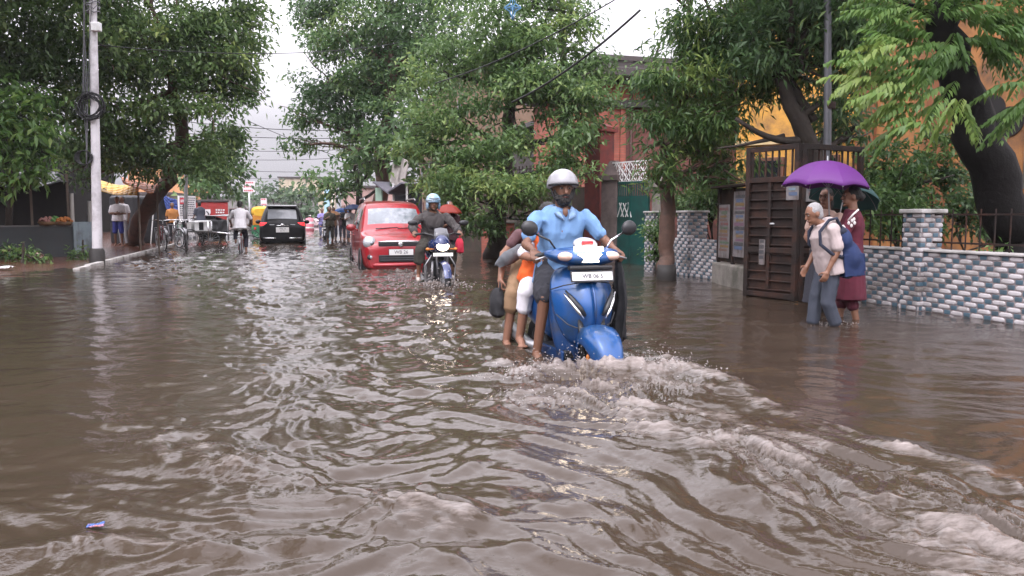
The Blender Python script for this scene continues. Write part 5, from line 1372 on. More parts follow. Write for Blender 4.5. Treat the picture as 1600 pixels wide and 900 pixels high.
def make_scooter(label, loc, rotz):
    S = thing('scooter', label, 'scooter', loc, rotz)
    blue = mat('metallic blue paint', (.008, .066, .225), .32, .2, var=.2, vscale=3, coat=.4, dirt=(.022, .055, .12), dscale=7)
    dblue = mat('deep blue paint', (.008, .045, .15), .3, .3, var=.1, coat=.4, dirt=(.03, .04, .07), dscale=6)
    m_ = MB(); m_.loft([ring_z(.36, .42, .10, .38, .0), ring_z(.40, .455, .15, .375, .012), ring_z(.50, .50, .215, .36, .028), ring_z(.62, .515, .25, .34, .042), ring_z(.74, .49, .262, .31, .04), ring_z(.83, .445, .25, .27, .02), ring_z(.90, .40, .215, .24, .006), ring_z(.955, .35, .16, .22, 0)])
    m_.build('front_apron', blue, S, smooth=True, sub=1, angle=48)
    m_ = MB(); m_.loft([ring_z(.20, .36, .165, .30, 0), ring_z(.34, .39, .225, .31, 0), ring_z(.55, .385, .262, .29, 0), ring_z(.75, .35, .25, .26, 0), ring_z(.88, .31, .2, .24, 0)])
    m_.build('leg_shield', dblue, S, smooth=True, sub=1)
    # front mudguard over the wheel
    m_ = MB(); rings = []
    for k in range(13):
        a = R(14 + 140 * k / 12); r_ = .262; w_ = .14 * (.62 + .38 * math.sin(math.pi * min(1, max(0, (k + 1.5) / 14)))) ; rg_ = []
        for i in range(9):
            t = -1 + i / 4; rr = r_ + .035 * (1 - t * t) - (.09 if abs(t) == 1 else 0); rg_.append(Vector((.60 + rr * math.cos(a), w_ * t, .245 + rr * math.sin(a))))
        for i in range(8, -1, -1):
            t = -1 + i / 4; rr = r_ - .012 + .033 * (1 - t * t) - (.09 if abs(t) == 1 else 0); rg_.append(Vector((.60 + rr * math.cos(a), w_ * .94 * t, .245 + rr * math.sin(a))))
        rings.append(rg_)
    m_.loft(rings); m_.build('front_mudguard', blue, S, smooth=True, angle=60)
    m_ = MB()
    for s in (-1, 1): m_.tube([(.46, s * .085, .62), (.58, s * .09, .26)], .022, 10)
    m_.build('fork', blackpl, S, smooth=True)
    wheel(S, .60, 0, .245, .245, .1, .155, 5); wheel(S, -.60, 0, .23, .23, .1, .14, 5)
    m_ = MB()
    for s in (-1, 1): m_.ell((.66, s * .10, .31), (.022, .014, .034), 10, 6)
    m_.build('reflector', amber, S, smooth=True)
    # trim on the apron: black vents edged with chrome
    for s in (-1, 1):
        v_ = MB(); 
        pts = [(.578, s * .075, .585), (.515, s * .185, .725), (.535, s * .165, .70), (.588, s * .115, .60)]
        path = [Vector((.545, s * .085, .585)), Vector((.528, s * .125, .64)), Vector((.494, s * .165, .70)), Vector((.448, s * .205, .765))]
        v_.tube([p + Vector((-.004, s * -.016, .016)) for p in path], [.012, .024, .02, .006], 8)
        o = v_.build('vent', blackpl, S, smooth=True)
        v_ = MB(); v_.tube([p + Vector((.006, 0, -.004)) for p in path], [.006, .013, .012, .005], 8); v_.build('vent_trim', chrome, o, smooth=True)
    m_ = MB(); m_.tube([(.562, 0, .52), (.566, 0, .64), (.538, 0, .76), (.47, 0, .85)], [.004, .012, .012, .004], 8); m_.build('nose_crest', dblue, S, smooth=True)
    for s in (-1, 1):
        m_ = MB(); m_.tube([(.50, s * .02, .845), (.478, s * .12, .835), (.42, s * .2, .815), (.32, s * .258, .78)], .0045, 6); m_.build('panel_gap', blackpl, S)
        m_ = MB(); m_.tube([(.50, s * .09, .50), (.455, s * .17, .53), (.38, s * .235, .60)], .0045, 6); m_.build('panel_gap', blackpl, S)
    plate(S, (.500, 0, .885), .32, .062, (R(-14), 0, R(90)), 'WB 06 S', tsz=.045)
    m_ = MB(); m_.box((.47, 0, .885), (.05, .2, .05)); m_.build('plate_bracket', blackpl, S)
    # handlebar cowl
    m_ = MB()
    def cs(y, hh, xf, xb, zc):
        return [Vector((xb, y, zc - hh * .6)), Vector((xf * .6 + xb * .4, y, zc - hh)), Vector((xf, y, zc - hh * .55)), Vector((xf, y, zc + hh * .25)), Vector((xf * .55 + xb * .45, y, zc + hh)), Vector((xb, y, zc + hh * .7))]
    m_.loft([cs(-.30, .025, .33, .24, 1.045), cs(-.23, .06, .42, .22, 1.03), cs(-.13, .085, .47, .2, 1.02), cs(0, .092, .49, .19, 1.02), cs(.13, .085, .47, .2, 1.02), cs(.23, .06, .42, .22, 1.03), cs(.30, .025, .33, .24, 1.045)])
    cow = m_.build('handlebar_cowl', blue, S, smooth=True, sub=2)
    m_ = MB(); m_.box((.455, 0, .945), (.06, .34, .035)); m_.build('cowl_lip', blackpl, S, bevel=.012)
    hl = MB(); hl.loft([[Vector((.478 - .02 * abs(y) / .13 + dx, y, z)) for z in (.985, 1.02, 1.045)] + [Vector((.44 + dx, y, z)) for z in (1.045, .985)] for y, dx in ((-.10, -.012), (-.05, .008), (0, .015), (.05, .008), (.10, -.012))])
    hl.build('headlight', lamp_on, S, smooth=True, bevel=.006)
    m_ = MB(); m_.loft([[Vector((.462 + dx, y, 1.066)), Vector((.448 + dx, y, 1.098)), Vector((.42 + dx, y, 1.098)), Vector((.42 + dx, y, 1.066))] for y, dx in ((-.11, -.012), (-.05, .012), (.05, .012), (.11, -.012))]); m_.build('running_light', lamp_on, S, smooth=True)
    for s in (-1, 1):
        m_ = MB(); m_.ell((.425, s * .185, 1.028), (.05, .062, .036), 14, 8, (0, 0, s * -.35)); m_.build('indicator', mat('pale indicator lens', (.62, .42, .34), .12, coat=.6), S, smooth=True)
    m_ = MB(); m_.ell((.36, 0, 1.115), (.08, .095, .045), 18, 10, (0, .35, 0)); vi = m_.build('windshield', mat('pale shield', (.34, .35, .38), .25, coat=.4), S, smooth=True)
    m_ = MB(); m_.box((.425, -.012, 1.122), (.02, .085, .03), (0, .7, 0)); m_.build('red_sticker', mat('red sticker', (.55, .02, .03), .4), vi, smooth=True)
    m_ = MB(); m_.tube([(.22, -.37, 1.02), (.26, -.26, 1.04), (.3, 0, 1.02), (.26, .26, 1.04), (.22, .37, 1.02)], .013, 8); m_.build('handlebar', blackpl, S, smooth=True)
    for s in (-1, 1):
        m_ = MB(); m_.tube([(.255, s * .262, 1.038), (.22, s * .375, 1.02)], .02, 10); m_.build('grip', black, S, smooth=True)
        m_ = MB(); m_.tube([(.28, s * .24, 1.035), (.30, s * .37, 1.0)], .007, 6); m_.build('brake_lever', alloy, S, smooth=True)
        m_ = MB(); m_.tube([(.28, s * .20, 1.07), (.28, s * .25, 1.14), (.25, s * .37, 1.20)], .008, 8); ms = m_.build('mirror_stem', blackpl if s < 0 else chrome, S, smooth=True)
        m_ = MB(); m_.ell((.265, s * .405, 1.232), (.032, .066, .058), 16, 10, (s * .25, 0, s * .1)); m_.build('mirror', blackpl, ms, smooth=True)
        m_ = MB(); m_.ell((.238, s * .405, 1.232), (.010, .055, .047), 16, 8, (s * .25, 0, s * .1)); m_.build('mirror_glass', chrome, ms, smooth=True)
    m_ = MB(); m_.box((.12, 0, .29), (.48, .34, .07)); m_.build('floorboard', blackpl, S, bevel=.02)
    m_ = MB(); 
    for s in (-1, 1): m_.box((.12, s * .175, .27), (.5, .025, .1))
    m_.build('floor_side', dblue, S, bevel=.01)
    # rear body
    def cs2(x, w, z0, z1): return sup_ring(Vector((x, 0, (z0 + z1) / 2)), Vector((0, 1, 0)), Vector((0, 0, 1)), w, (z1 - z0) / 2, 16, .75)
    m_ = MB(); m_.loft([cs2(-.10, .13, .30, .72), cs2(-.2, .165, .33, .76), cs2(-.45, .185, .40, .78), cs2(-.75, .165, .48, .78), cs2(-.98, .09, .58, .76)]); m_.build('rear_body', blue, S, smooth=True, sub=1)
    m_ = MB(); m_.loft([cs2(-.04, .08, .74, .80), cs2(-.12, .125, .74, .83), cs2(-.35, .15, .75, .84), cs2(-.55, .16, .76, .86), cs2(-.85, .14, .76, .865), cs2(-.95, .08, .77, .84)]); m_.build('seat', seatm, S, smooth=True, sub=1)
    m_ = MB(); m_.tube([(-.15, -.16, .27), (-.35, -.2, .27), (-.9, -.2, .36)], [.025, .05, .055], 12); m_.build('exhaust', alloy, S, smooth=True)
    m_ = MB(); m_.box((-.5, .12, .28), (.5, .1, .17)); m_.build('engine_case', alloy, S, bevel=.03)
    m_ = MB(); m_.tube([(-.85, -.1, .83), (-1.03, -.1, .86), (-1.05, 0, .87), (-1.03, .1, .86), (-.85, .1, .83)], .013, 8); m_.build('grab_rail', alloy, S, smooth=True)
    m_ = MB(); m_.ell((-.98, 0, .68), (.03, .09, .04), 12, 6); m_.build('tail_light', red_lens, S, smooth=True)
    return S

# ---------------------------------------------------------------- car shells
def car_shell(root, st, mats, names, sub=2, glass_rows=None):
    """st: (x, half width, sill z, waist z, belt z, top z, roof half width, cabin flag); mats/names by index 0 body 1 windscreen 2 side glass 3 rear glass"""
    rings = []
    for (x, w_, zs, zm, zb, zt, wr, cb) in st:
        h = [(0, zs), (w_ * .88, zs), (w_ * .985, zs + .10), (w_, zm), (w_ * .985, zb)]
        h += [(wr, zt - .05), (wr * .9, zt - .005), (wr * .45, zt + .015), (0, zt + .02)] if cb else [(w_ * .95, zb + .02), (w_ * .85, zb + (zt - zb) * .7), (w_ * .45, zt), (0, zt + .01)]
        full = [Vector((x, -y, z)) for y, z in h] + [Vector((x, y, z)) for y, z in h[-2:0:-1]]
        rings.append(full)
    mb = MB(); n = len(rings[0]); o = 0
    mb.v = [tuple(p) for r in rings for p in r]
    for k in range(len(rings) - 1):
        for i in range(n):
            j = (i + 1) % n; ii = min(i, n - 1 - i)
            mi = glass_rows(k, ii) if glass_rows else 0
            if mi == 2 and i > n // 2: mi = 9
            mb.f.append((k * n + i, k * n + j, (k + 1) * n + j, (k + 1) * n + i)); mb.m.append(mi)
    mb.f.append(tuple(range(n))); mb.m.append(0); mb.f.append(tuple((len(rings) - 1) * n + i for i in range(n))); mb.m.append(0)
    me = evaluated(mb.mesh('shell'), [('SUBSURF', dict(levels=sub, render_levels=sub))])
    pp = {i: (names[i], mats[i]) for i in range(len(names))}
    if len(names) > 2: pp[9] = (names[2], mats[2])
    return split_mesh(me, pp, root)

def make_red_car(label, loc, rotz):
    C = thing('car', label, 'car', loc, rotz)
    red = mat('red car paint', (.33, .012, .02), .3, .1, var=.12, coat=.7, dirt=(.2, .022, .024), dscale=4)
    st = [(1.80, .60, .24, .45, .62, .72, .5, 0), (1.76, .70, .22, .46, .68, .82, .5, 0), (1.60, .765, .21, .5, .80, .92, .5, 0), (1.30, .79, .21, .5, .90, .99, .5, 0), (.98, .795, .21, .5, .97, 1.05, .5, 0), (.90, .795, .21, .5, .99, 1.10, .70, 1),
          (.36, .795, .21, .5, 1.02, 1.58, .62, 1), (.28, .795, .21, .5, 1.02, 1.63, .61, 1), (-.30, .795, .21, .5, 1.03, 1.68, .61, 1), (-.38, .795, .21, .5, 1.03, 1.68, .61, 1), (-1.20, .79, .21, .5, 1.05, 1.66, .60, 1), (-1.32, .78, .21, .5, 1.05, 1.65, .60, 1), (-1.66, .77, .22, .5, 1.05, 1.58, .58, 1), (-1.76, .74, .25, .5, 1.0, 1.46, .56, 1), (-1.80, .70, .28, .5, .95, 1.1, .56, 1)]
    def gr(k, i):
        if k == 5 and i in (6, 7): return 1
        if i == 4 and k in (6, 7, 9, ): return 2
        return 0
    car_shell(C, st, [red, mat('wet windscreen', (.17, .19, .21), .05, spec=.9, var=.75, vscale=1.6, dirt=(.33, .35, .38), dscale=2.2), glassd], ['body', 'windscreen', 'side_window'], 2, gr)  # pale blotches in the glass colour stand for reflected sky and trees
    # front face furniture
    m_ = MB(); m_.box((1.772, 0, .765), (.06, .92, .085)); m_.build('grille', blackpl, C, bevel=.015)
    m_ = MB(); m_.tube([(1.775, -.47, .815), (1.80, -.25, .822), (1.808, 0, .825), (1.80, .25, .822), (1.775, .47, .815)], .014, 8); m_.build('grille_trim', chrome, C, smooth=True)
    m_ = MB(); m_.lathe([(.001, 0), (.05, 0), (.06, .012), (.05, .02), (.001, .02)], (1.80, 0, .765), 'x', 18); e_ = m_.build('emblem', chrome, C, smooth=True)
    m_ = MB(); m_.tube([(1.822, -.028, .785), (1.822, .0, .80), (1.822, .028, .785), (1.822, -.028, .752), (1.822, 0, .735), (1.822, .028, .75)], .007, 6); m_.build('emblem_mark', alloy, e_, smooth=True)
    m_ = MB(); m_.box((1.79, 0, .47), (.06, .92, .15)); o = m_.build('air_intake', blackpl, C, bevel=.02)
    m_ = MB(); [m_.box((1.823, 0, .44 + .045 * k), (.012, .86, .012)) for k in range(3)]; m_.build('intake_bars', mat('grey bars', (.08, .08, .09), .4), o)
    m_ = MB(); m_.tube([(1.66, -.70, .33), (1.80, -.5, .335), (1.835, 0, .34), (1.80, .5, .335), (1.66, .70, .33)], [.03, .04, .04, .04, .03], 10); m_.build('bumper_lip', red, C, smooth=True)
    for s in (-1, 1):
        m_ = MB(); m_.ell((1.63, s * .63, .80), (.13, .145, .135), 18, 10, (0, -.3, s * -.55)); h = m_.build('headlight', lamp_lens, C, smooth=True)
        m_ = MB(); m_.ell((1.738, s * .595, .785), (.03, .052, .05), 12, 8); m_.build('reflector', mat('lamp bowl', (.25, .27, .29), .2, .8), h, smooth=True)
        m_ = MB(); m_.ell((1.755, s * .62, .50), (.03, .085, .06), 12, 8, (0, 0, s * -.4)); f_ = m_.build('fog_lamp', blackpl, C, smooth=True)
        m_ = MB(); m_.ell((1.775, s * .62, .50), (.022, .035, .035), 12, 8); m_.build('lens', lamp_lens, f_, smooth=True)
        m_ = MB(); m_.ell((.72, s * .93, 1.10), (.085, .105, .08), 14, 10); m_.tube([(.74, s * .78, 1.04), (.73, s * .88, 1.08)], .02, 6); m_.build('wing_mirror', red, C, smooth=True)
        m_ = MB(); m_.tube([(.1, s * .57, 1.70), (.0, s * .57, 1.745), (-1.2, s * .56, 1.735), (-1.35, s * .56, 1.68)], .018, 8); m_.build('roof_rail', alloy, C, smooth=True)
        for x in (.02, -.85): MB().box((x, s * .80, .70), (.012, .006, .8)).build('door_gap', blackpl, C)
        for x in (-.15, -1.0):
            m_ = MB(); m_.tube([(x - .08, s * .805, .92), (x, s * .83, .93), (x + .08, s * .805, .92)], .012, 6); m_.build('door_handle', red, C, smooth=True)
        for x in (1.22, -1.2): MB().lathe([(.28, -.01), (.36, -.01), (.36, .01), (.28, .01)], (x, s * .795, .31), 'y', 24).build('wheel_arch', blackpl, C, smooth=True)
        for x in (1.22, -1.2): wheel(C, x, s * .71, .29, .29, .18, .19, 7)
    for y0 in (-.05, .42):
        m_ = MB(); m_.tube([(.99, y0 - .38, 1.075), (.93, y0 + .1, 1.105), (.95, y0 + .12, 1.07)], .010, 6); m_.build('wiper', blackpl, C, smooth=True)
    plate(C, (1.835, 0, .60), .5, .12, (0, 0, R(90)), 'WB 26', tsz=.1)
    m_ = MB(); m_.ell((.45, -.3, 1.35), (.02, .06, .04)); m_.build('mirror_inside', blackpl, C)
    return C

def make_black_suv(label, loc, rotz):
    C = thing('suv', label, 'car', loc, rotz)
    bk = mat('black car paint', (.004, .004, .005), .3, 0, var=.1, coat=.12, spec=.2)
    st = [(2.35, .7, .3, .6, .75, .85, .5, 0), (2.2, .85, .28, .6, .9, 1.0, .5, 0), (1.3, .90, .27, .6, 1.0, 1.1, .5, 0), (1.15, .90, .27, .6, 1.03, 1.15, .75, 1), (.5, .90, .27, .6, 1.06, 1.72, .66, 1), (.4, .90, .27, .6, 1.06, 1.74, .65, 1), (-.5, .91, .27, .6, 1.08, 1.80, .65, 1), (-.6, .91, .27, .6, 1.08, 1.80, .65, 1), (-1.8, .91, .28, .6, 1.10, 1.78, .64, 1), (-1.95, .91, .28, .6, 1.1, 1.77, .64, 1), (-2.12, .90, .28, .6, 1.1, 1.70, .62, 1), (-2.28, .885, .30, .6, 1.06, 1.16, .70, 1), (-2.36, .87, .30, .6, .95, 1.06, .62, 1), (-2.40, .84, .32, .6, .8, .9, .6, 1)]
    def gr(k, i):
        if k == 10 and i in (6, 7): return 1
        if i == 4 and k in (4, 5, 7): return 2
        if k == 3 and i in (6, 7): return 3
        return 0
    car_shell(C, st, [bk, mat('wet rear glass', (.20, .21, .23), .06, spec=.9, var=.5, vscale=3), glassd, glassd], ['body', 'rear_window', 'side_window', 'windscreen'], 2, gr)
    m_ = MB(); m_.box((-2.12, 0, 1.76), (.28, 1.16, .05), (0, -.1, 0)); m_.build('roof_spoiler', mat('wet roof', (.10, .10, .11), .25, coat=.8), C, bevel=.02)  # spoiler coloured paler than the body for the sheen on the roof
    for s in (-1, 1):
        m_ = MB(); m_.loft([[Vector((-2.25 - .10 * (1 - abs(t - .3)), s * y, z)) for y, z in ((.86 - .5 * t, 1.10 - .01 * t), (.87 - .5 * t, .95 + .05 * t))] + [Vector((-2.15, s * y, z)) for y, z in ((.87 - .5 * t, .95 + .05 * t), (.86 - .5 * t, 1.10 - .01 * t))] for t in (0, .3, .6, .85)])
        tl = m_.build('tail_light', red_lit, C, smooth=True, bevel=.01)
        m_ = MB(); m_.box((-2.40, s * .40, 1.01), (.03, .18, .03)); m_.build('clear_strip', lamp_lens, tl)
        m_ = MB(); m_.tube([(-2.36, s * .2, .47), (-2.40, s * .35, .47), (-2.37, s * .75, .475)], .022, 8); m_.build('bumper_trim', chrome, C, smooth=True)
        m_ = MB(); m_.tube([(-2.34, s * .78, .87), (-2.345, s * .82, .74)], .03, 8); m_.build('reflector_trim', chrome, C, smooth=True)
        m_ = MB(); m_.ell((.95, s * 1.03, 1.1), (.09, .12, .09), 12, 8); m_.build('wing_mirror', bk, C, smooth=True)
        for x in (1.45, -1.4): wheel(C, x, s * .80, .35, .35, .22, .22, 6)
    plate(C, (-2.425, 0, .80), .50, .2, (0, 0, R(-90)), '', rows=['WB 24', 'A 71'], tsz=.09)
    m_ = MB(); m_.ell((-2.40, 0, 1.0), (.02, .075, .045), 14, 8); m_.build('emblem', chrome, C, smooth=True)
    m_ = MB(); m_.tube([(-2.35, -.34, .965), (-2.40, 0, .97), (-2.35, .34, .965)], .016, 8); m_.build('tailgate_trim', chrome, C, smooth=True)
    m_ = MB(); m_.tube([(-2.24, .0, 1.2), (-2.19, .4, 1.36)], .01, 6); m_.build('wiper', blackpl, C)
    return C

# ---------------------------------------------------------------- motorcycle
def make_motorcycle(label, loc, rotz, tank=(.012, .024, .10), lit=True, group=None):
    B_ = thing('motorcycle', label, 'motorcycle', loc, rotz, group)
    tm_ = mat('motorcycle paint %d' % int(tank[2] * 100), tank, .25, .2, coat=.8)
    wheel(B_, .66, 0, .30, .30, .09, .22, 6); wheel(B_, -.64, 0, .30, .30, .11, .22, 6)
    m_ = MB()
    for s in (-1, 1): m_.tube([(.42, s * .085, .88), (.66, s * .085, .30)], .022, 8)
    m_.build('fork', mat('dark fork', (.06, .06, .065), .35, .6), B_, smooth=True)
    m_ = MB(); m_.loft([[Vector((.66 + r_ * math.cos(a), y, .30 + r_ * math.sin(a))) for y, r_ in ((-.06, .32), (0, .345), (.06, .32), (.06, .305), (0, .33), (-.06, .305))] for a in [R(15 + 120 * k / 8) for k in range(9)]]); m_.build('front_mudguard', tm_, B_, smooth=True, angle=60)
    def cs2(x, w, z0, z1): return sup_ring(Vector((x, 0, (z0 + z1) / 2)), Vector((0, 1, 0)), Vector((0, 0, 1)), w, (z1 - z0) / 2, 14, .8)
    m_ = MB(); m_.loft([cs2(.34, .07, .78, .92), cs2(.2, .14, .74, .99), cs2(0, .15, .74, .98), cs2(-.18, .09, .75, .88)]); m_.build('tank', tm_, B_, smooth=True, sub=1)
    m_ = MB(); m_.loft([cs2(-.12, .09, .78, .86), cs2(-.35, .14, .78, .88), cs2(-.7, .12, .82, .91), cs2(-.85, .06, .84, .9)]); m_.build('seat', seatm, B_, smooth=True, sub=1)
    m_ = MB(); m_.loft([cs2(-.1, .08, .6, .78), cs2(-.45, .11, .6, .8), cs2(-.85, .05, .76, .84)]); m_.build('side_panel', tm_, B_, smooth=True, sub=1)
    m_ = MB(); m_.box((.05, 0, .45), (.42, .26, .36)); m_.box((.16, 0, .66), (.18, .2, .14), (0, .4, 0)); m_.build('engine', mat('black engine', (.03, .03, .032), .4, .6), B_, bevel=.03)
    m_ = MB(); m_.tube([(.25, -.1, .6), (.32, -.12, .35), (-.1, -.16, .25), (-.75, -.18, .38)], [.02, .02, .03, .045], 10); m_.build('exhaust', alloy, B_, smooth=True)
    for s in (-1, 1):
        m_ = MB(); m_.tube([(.38, s * .14, .72), (.36, s * .25, .55), (.34, s * .24, .3), (.34, s * .12, .25)], .012, 6); m_.build('leg_guard', alloy, B_, smooth=True)
    m_ = MB(); m_.ell((.50, 0, .90), (.12, .14, .15), 16, 10, (0, -.3, 0)); fa_ = m_.build('headlamp_fairing', tm_, B_, smooth=True)
    m_ = MB(); m_.ell((.575, 0, .875), (.05, .105, .085), 16, 8, (0, -.3, 0)); m_.build('headlight', lamp_on if lit else lamp_lens, fa_, smooth=True)
    m_ = MB(); m_.loft([[Vector((.53 - .10 * t, y, .99 + .17 * t - .02 * abs(y) / .12)) for y in (-.13 + .03 * t, -.06, .0, .06, .13 - .03 * t)] + [Vector((.515 - .10 * t, y, .99 + .17 * t - .02 * abs(y) / .12)) for y in (.13 - .03 * t, .06, 0, -.06, -.13 + .03 * t)] for t in (0, .5, 1)]); m_.build('windscreen', mat('smoke screen', (.09, .09, .10), .15, coat=.5), fa_, smooth=True)
    m_ = MB(); m_.tube([(.2, -.38, 1.04), (.3, -.25, 1.07), (.36, 0, 1.0), (.3, .25, 1.07), (.2, .38, 1.04)], .013, 8); m_.build('handlebar', blackpl, B_, smooth=True)
    for s in (-1, 1):
        m_ = MB(); m_.tube([(.265, s * .29, 1.06), (.2, s * .385, 1.04)], .02, 8); m_.build('grip', black, B_, smooth=True)
        m_ = MB(); m_.tube([(.3, s * .24, 1.07), (.28, s * .36, 1.2)], .007, 6); m_.ell((.27, s * .42, 1.235), (.03, .085, .045), 14, 8); m_.build('mirror', blackpl, B_, smooth=True)
        m_ = MB(); m_.tube([(.48, s * .12, .82), (.48, s * .2, .82)], .01, 6); m_.ell((.49, s * .225, .82), (.035, .035, .025), 10, 6); m_.build('indicator', amber, B_, smooth=True)
    m_ = MB(); m_.box((.60, 0, .735), (.012, .32, .055), (0, -.2, 0)); pl_ = m_.build('number_plate', plate_m, B_, bevel=.003)
    m_ = MB(); m_.box((-.9, 0, .74), (.03, .14, .06)); m_.build('tail_light', red_lens, B_, bevel=.01)
    return B_

# ---------------------------------------------------------------- bicycle
def make_bicycle(label, loc, rotz, col=(.02, .02, .025), group=None, guard=None):
    b_ = thing('bicycle', label, 'bicycle', loc, rotz, group)
    fm = mat('bicycle enamel %d' % int(sum(col) * 1000), col, .35, .3, dirt=(.08, .05, .04))
    for x in (.53, -.53): wheel(b_, x, 0, .34, .34, .04, .315, 18, rim_m=steel)
    m_ = MB(); bb = (-.06, 0, .30); sd_ = (-.2, 0, .82); hd = (.36, 0, .80); hb = (.38, 0, .68)
    for a, c, r_ in ((sd_, hd, .016), (hb, bb, .018), (sd_, bb, .017), (bb, (-.53, .05, .34), .01), (bb, (-.53, -.05, .34), .01), (sd_, (-.53, .05, .34), .009), (sd_, (-.53, -.05, .34), .009), (hd, hb, .02), (hb, (.44, 0, .58), .018)): m_.tube([a, c], r_, 8)
    for s in (-1, 1): m_.tube([(.44, s * .04, .62), (.53, s * .05, .34)], .011, 6)
    m_.build('frame', fm, b_, smooth=True)
    m_ = MB(); m_.tube([hd, (.34, 0, .98)], .014, 8); m_.tube([(.22, -.29, .99), (.33, -.2, 1.0), (.36, 0, .98), (.33, .2, 1.0), (.22, .29, .99)], .012, 8); m_.build('handlebar', chrome, b_, smooth=True)
    m_ = MB(); m_.tube([sd_, (-.23, 0, .92)], .014, 8); m_.ell((-.26, 0, .95), (.14, .085, .045), 14, 8); m_.build('saddle', seatm if guard is None else mat('pale saddle cover', (.5, .5, .5), .5), b_, smooth=True)
    for x, a0, a1 in ((.53, 30, 150), (-.53, 10, 150)):
        m_ = MB(); m_.loft([[Vector((x + r_ * math.cos(a), y, .34 + r_ * math.sin(a))) for y, r_ in ((-.03, .355), (0, .368), (.03, .355), (.03, .350), (0, .362), (-.03, .350))] for a in [R(a0 + (a1 - a0) * k / 8) for k in range(9)]])
        m_.build('mudguard', mat('dull guard', (.3, .3, .31), .4, .5), b_, smooth=True)
    m_ = MB(); m_.lathe([(.001, -.01), (.09, -.01), (.09, .01), (.001, .01)], (-.06, -.05, .30), 'y', 16); m_.tube([(-.06, -.07, .3), (-.06, -.09, .14)], .01, 6); m_.tube([(-.06, .05, .3), (-.06, .08, .46)], .01, 6); m_.box((-.06, -.13, .14), (.08, .09, .02)); m_.box((-.06, .13, .46), (.08, .09, .02)); m_.build('crank', steel, b_, smooth=False)
    m_ = MB()
    for y in (-.06, 0, .06): m_.tube([(-.3, y, .74), (-.75, y, .74)], .007, 5)
    for s in (-1, 1): m_.tube([(-.7, s * .06, .74), (-.55, s * .06, .36)], .007, 5)
    m_.tube([(-.72, -.07, .74), (-.72, .07, .74)], .007, 5); m_.build('carrier', steel, b_)
    return b_
# ================================================================== the traffic and the people in it
def heading(dx, dy): return math.atan2(dy, dx)
def at_local(loc, rz, p, s=1): return Vector(loc) + Matrix.Rotation(rz, 3, 'Z') @ (Vector(p) * s)
SS = 1.03
# --- scooter with three people
s_rz = heading(math.sin(R(18)), -math.cos(R(18))); s_loc = Vector((.445, 6.48, -WD - .02))
sc_ = make_scooter('blue scooter with its headlamp lit, ploughing towards the camera through the flood', s_loc, s_rz); sc_.scale = (SS,) * 3
poloblue = CL('light blue', (.135, .25, .44)); shorts = CL('charcoal', (.022, .022, .028))
G_ = dict(d=(.9, -.15, -.35), n=(0, 0, -1), side=1, curl=1.0); GL_ = dict(d=(.9, .15, -.35), n=(0, 0, -1), side=-1, curl=1.0)
rider = person('bearded person in a light blue polo shirt and grey helmet driving the blue scooter', s_loc, s_rz,
    dict(pel=(-.22, 0, .90), che=(-.15, 0, 1.22), nk=(-.12, -.0, 1.395), hd=(-.085, -.005, 1.535), shR=(-.135, -.195, 1.345), shL=(-.135, .195, 1.345), elR=(-.03, -.33, 1.10), elL=(-.01, .34, 1.12), wrR=(.15, -.335, 1.065), wrL=(.15, .335, 1.065),
         hipR=(-.2, -.1, .87), hipL=(-.2, .1, .87), knR=(.13, -.235, .70), knL=(.2, .20, .72), anR=(.07, -.275, .27), anL=(.12, .16, .38), toR=(.22, -.30, .21), toL=(.27, .17, .35)),
    skin_dark, 1, [dict(t='shirt', m=poloblue, sl=.70, hem=.13, g=.022, hw=1.08, disp=.014, ds=11), dict(t='legs', m=shorts, leg=.9, g=.022, name='shorts', disp=.010)],
    .0085, hair_style='short', helmet=dict(m=mat('grey helmet shell', (.25, .245, .26), .3, var=.1, coat=.4), tilt=-.24, zmin=-.1), beard=True, fy=-.10, fp=.08, hands=dict(R=G_, L=GL_), build=1.0, belly=.02)
rider.scale = (SS,) * 3
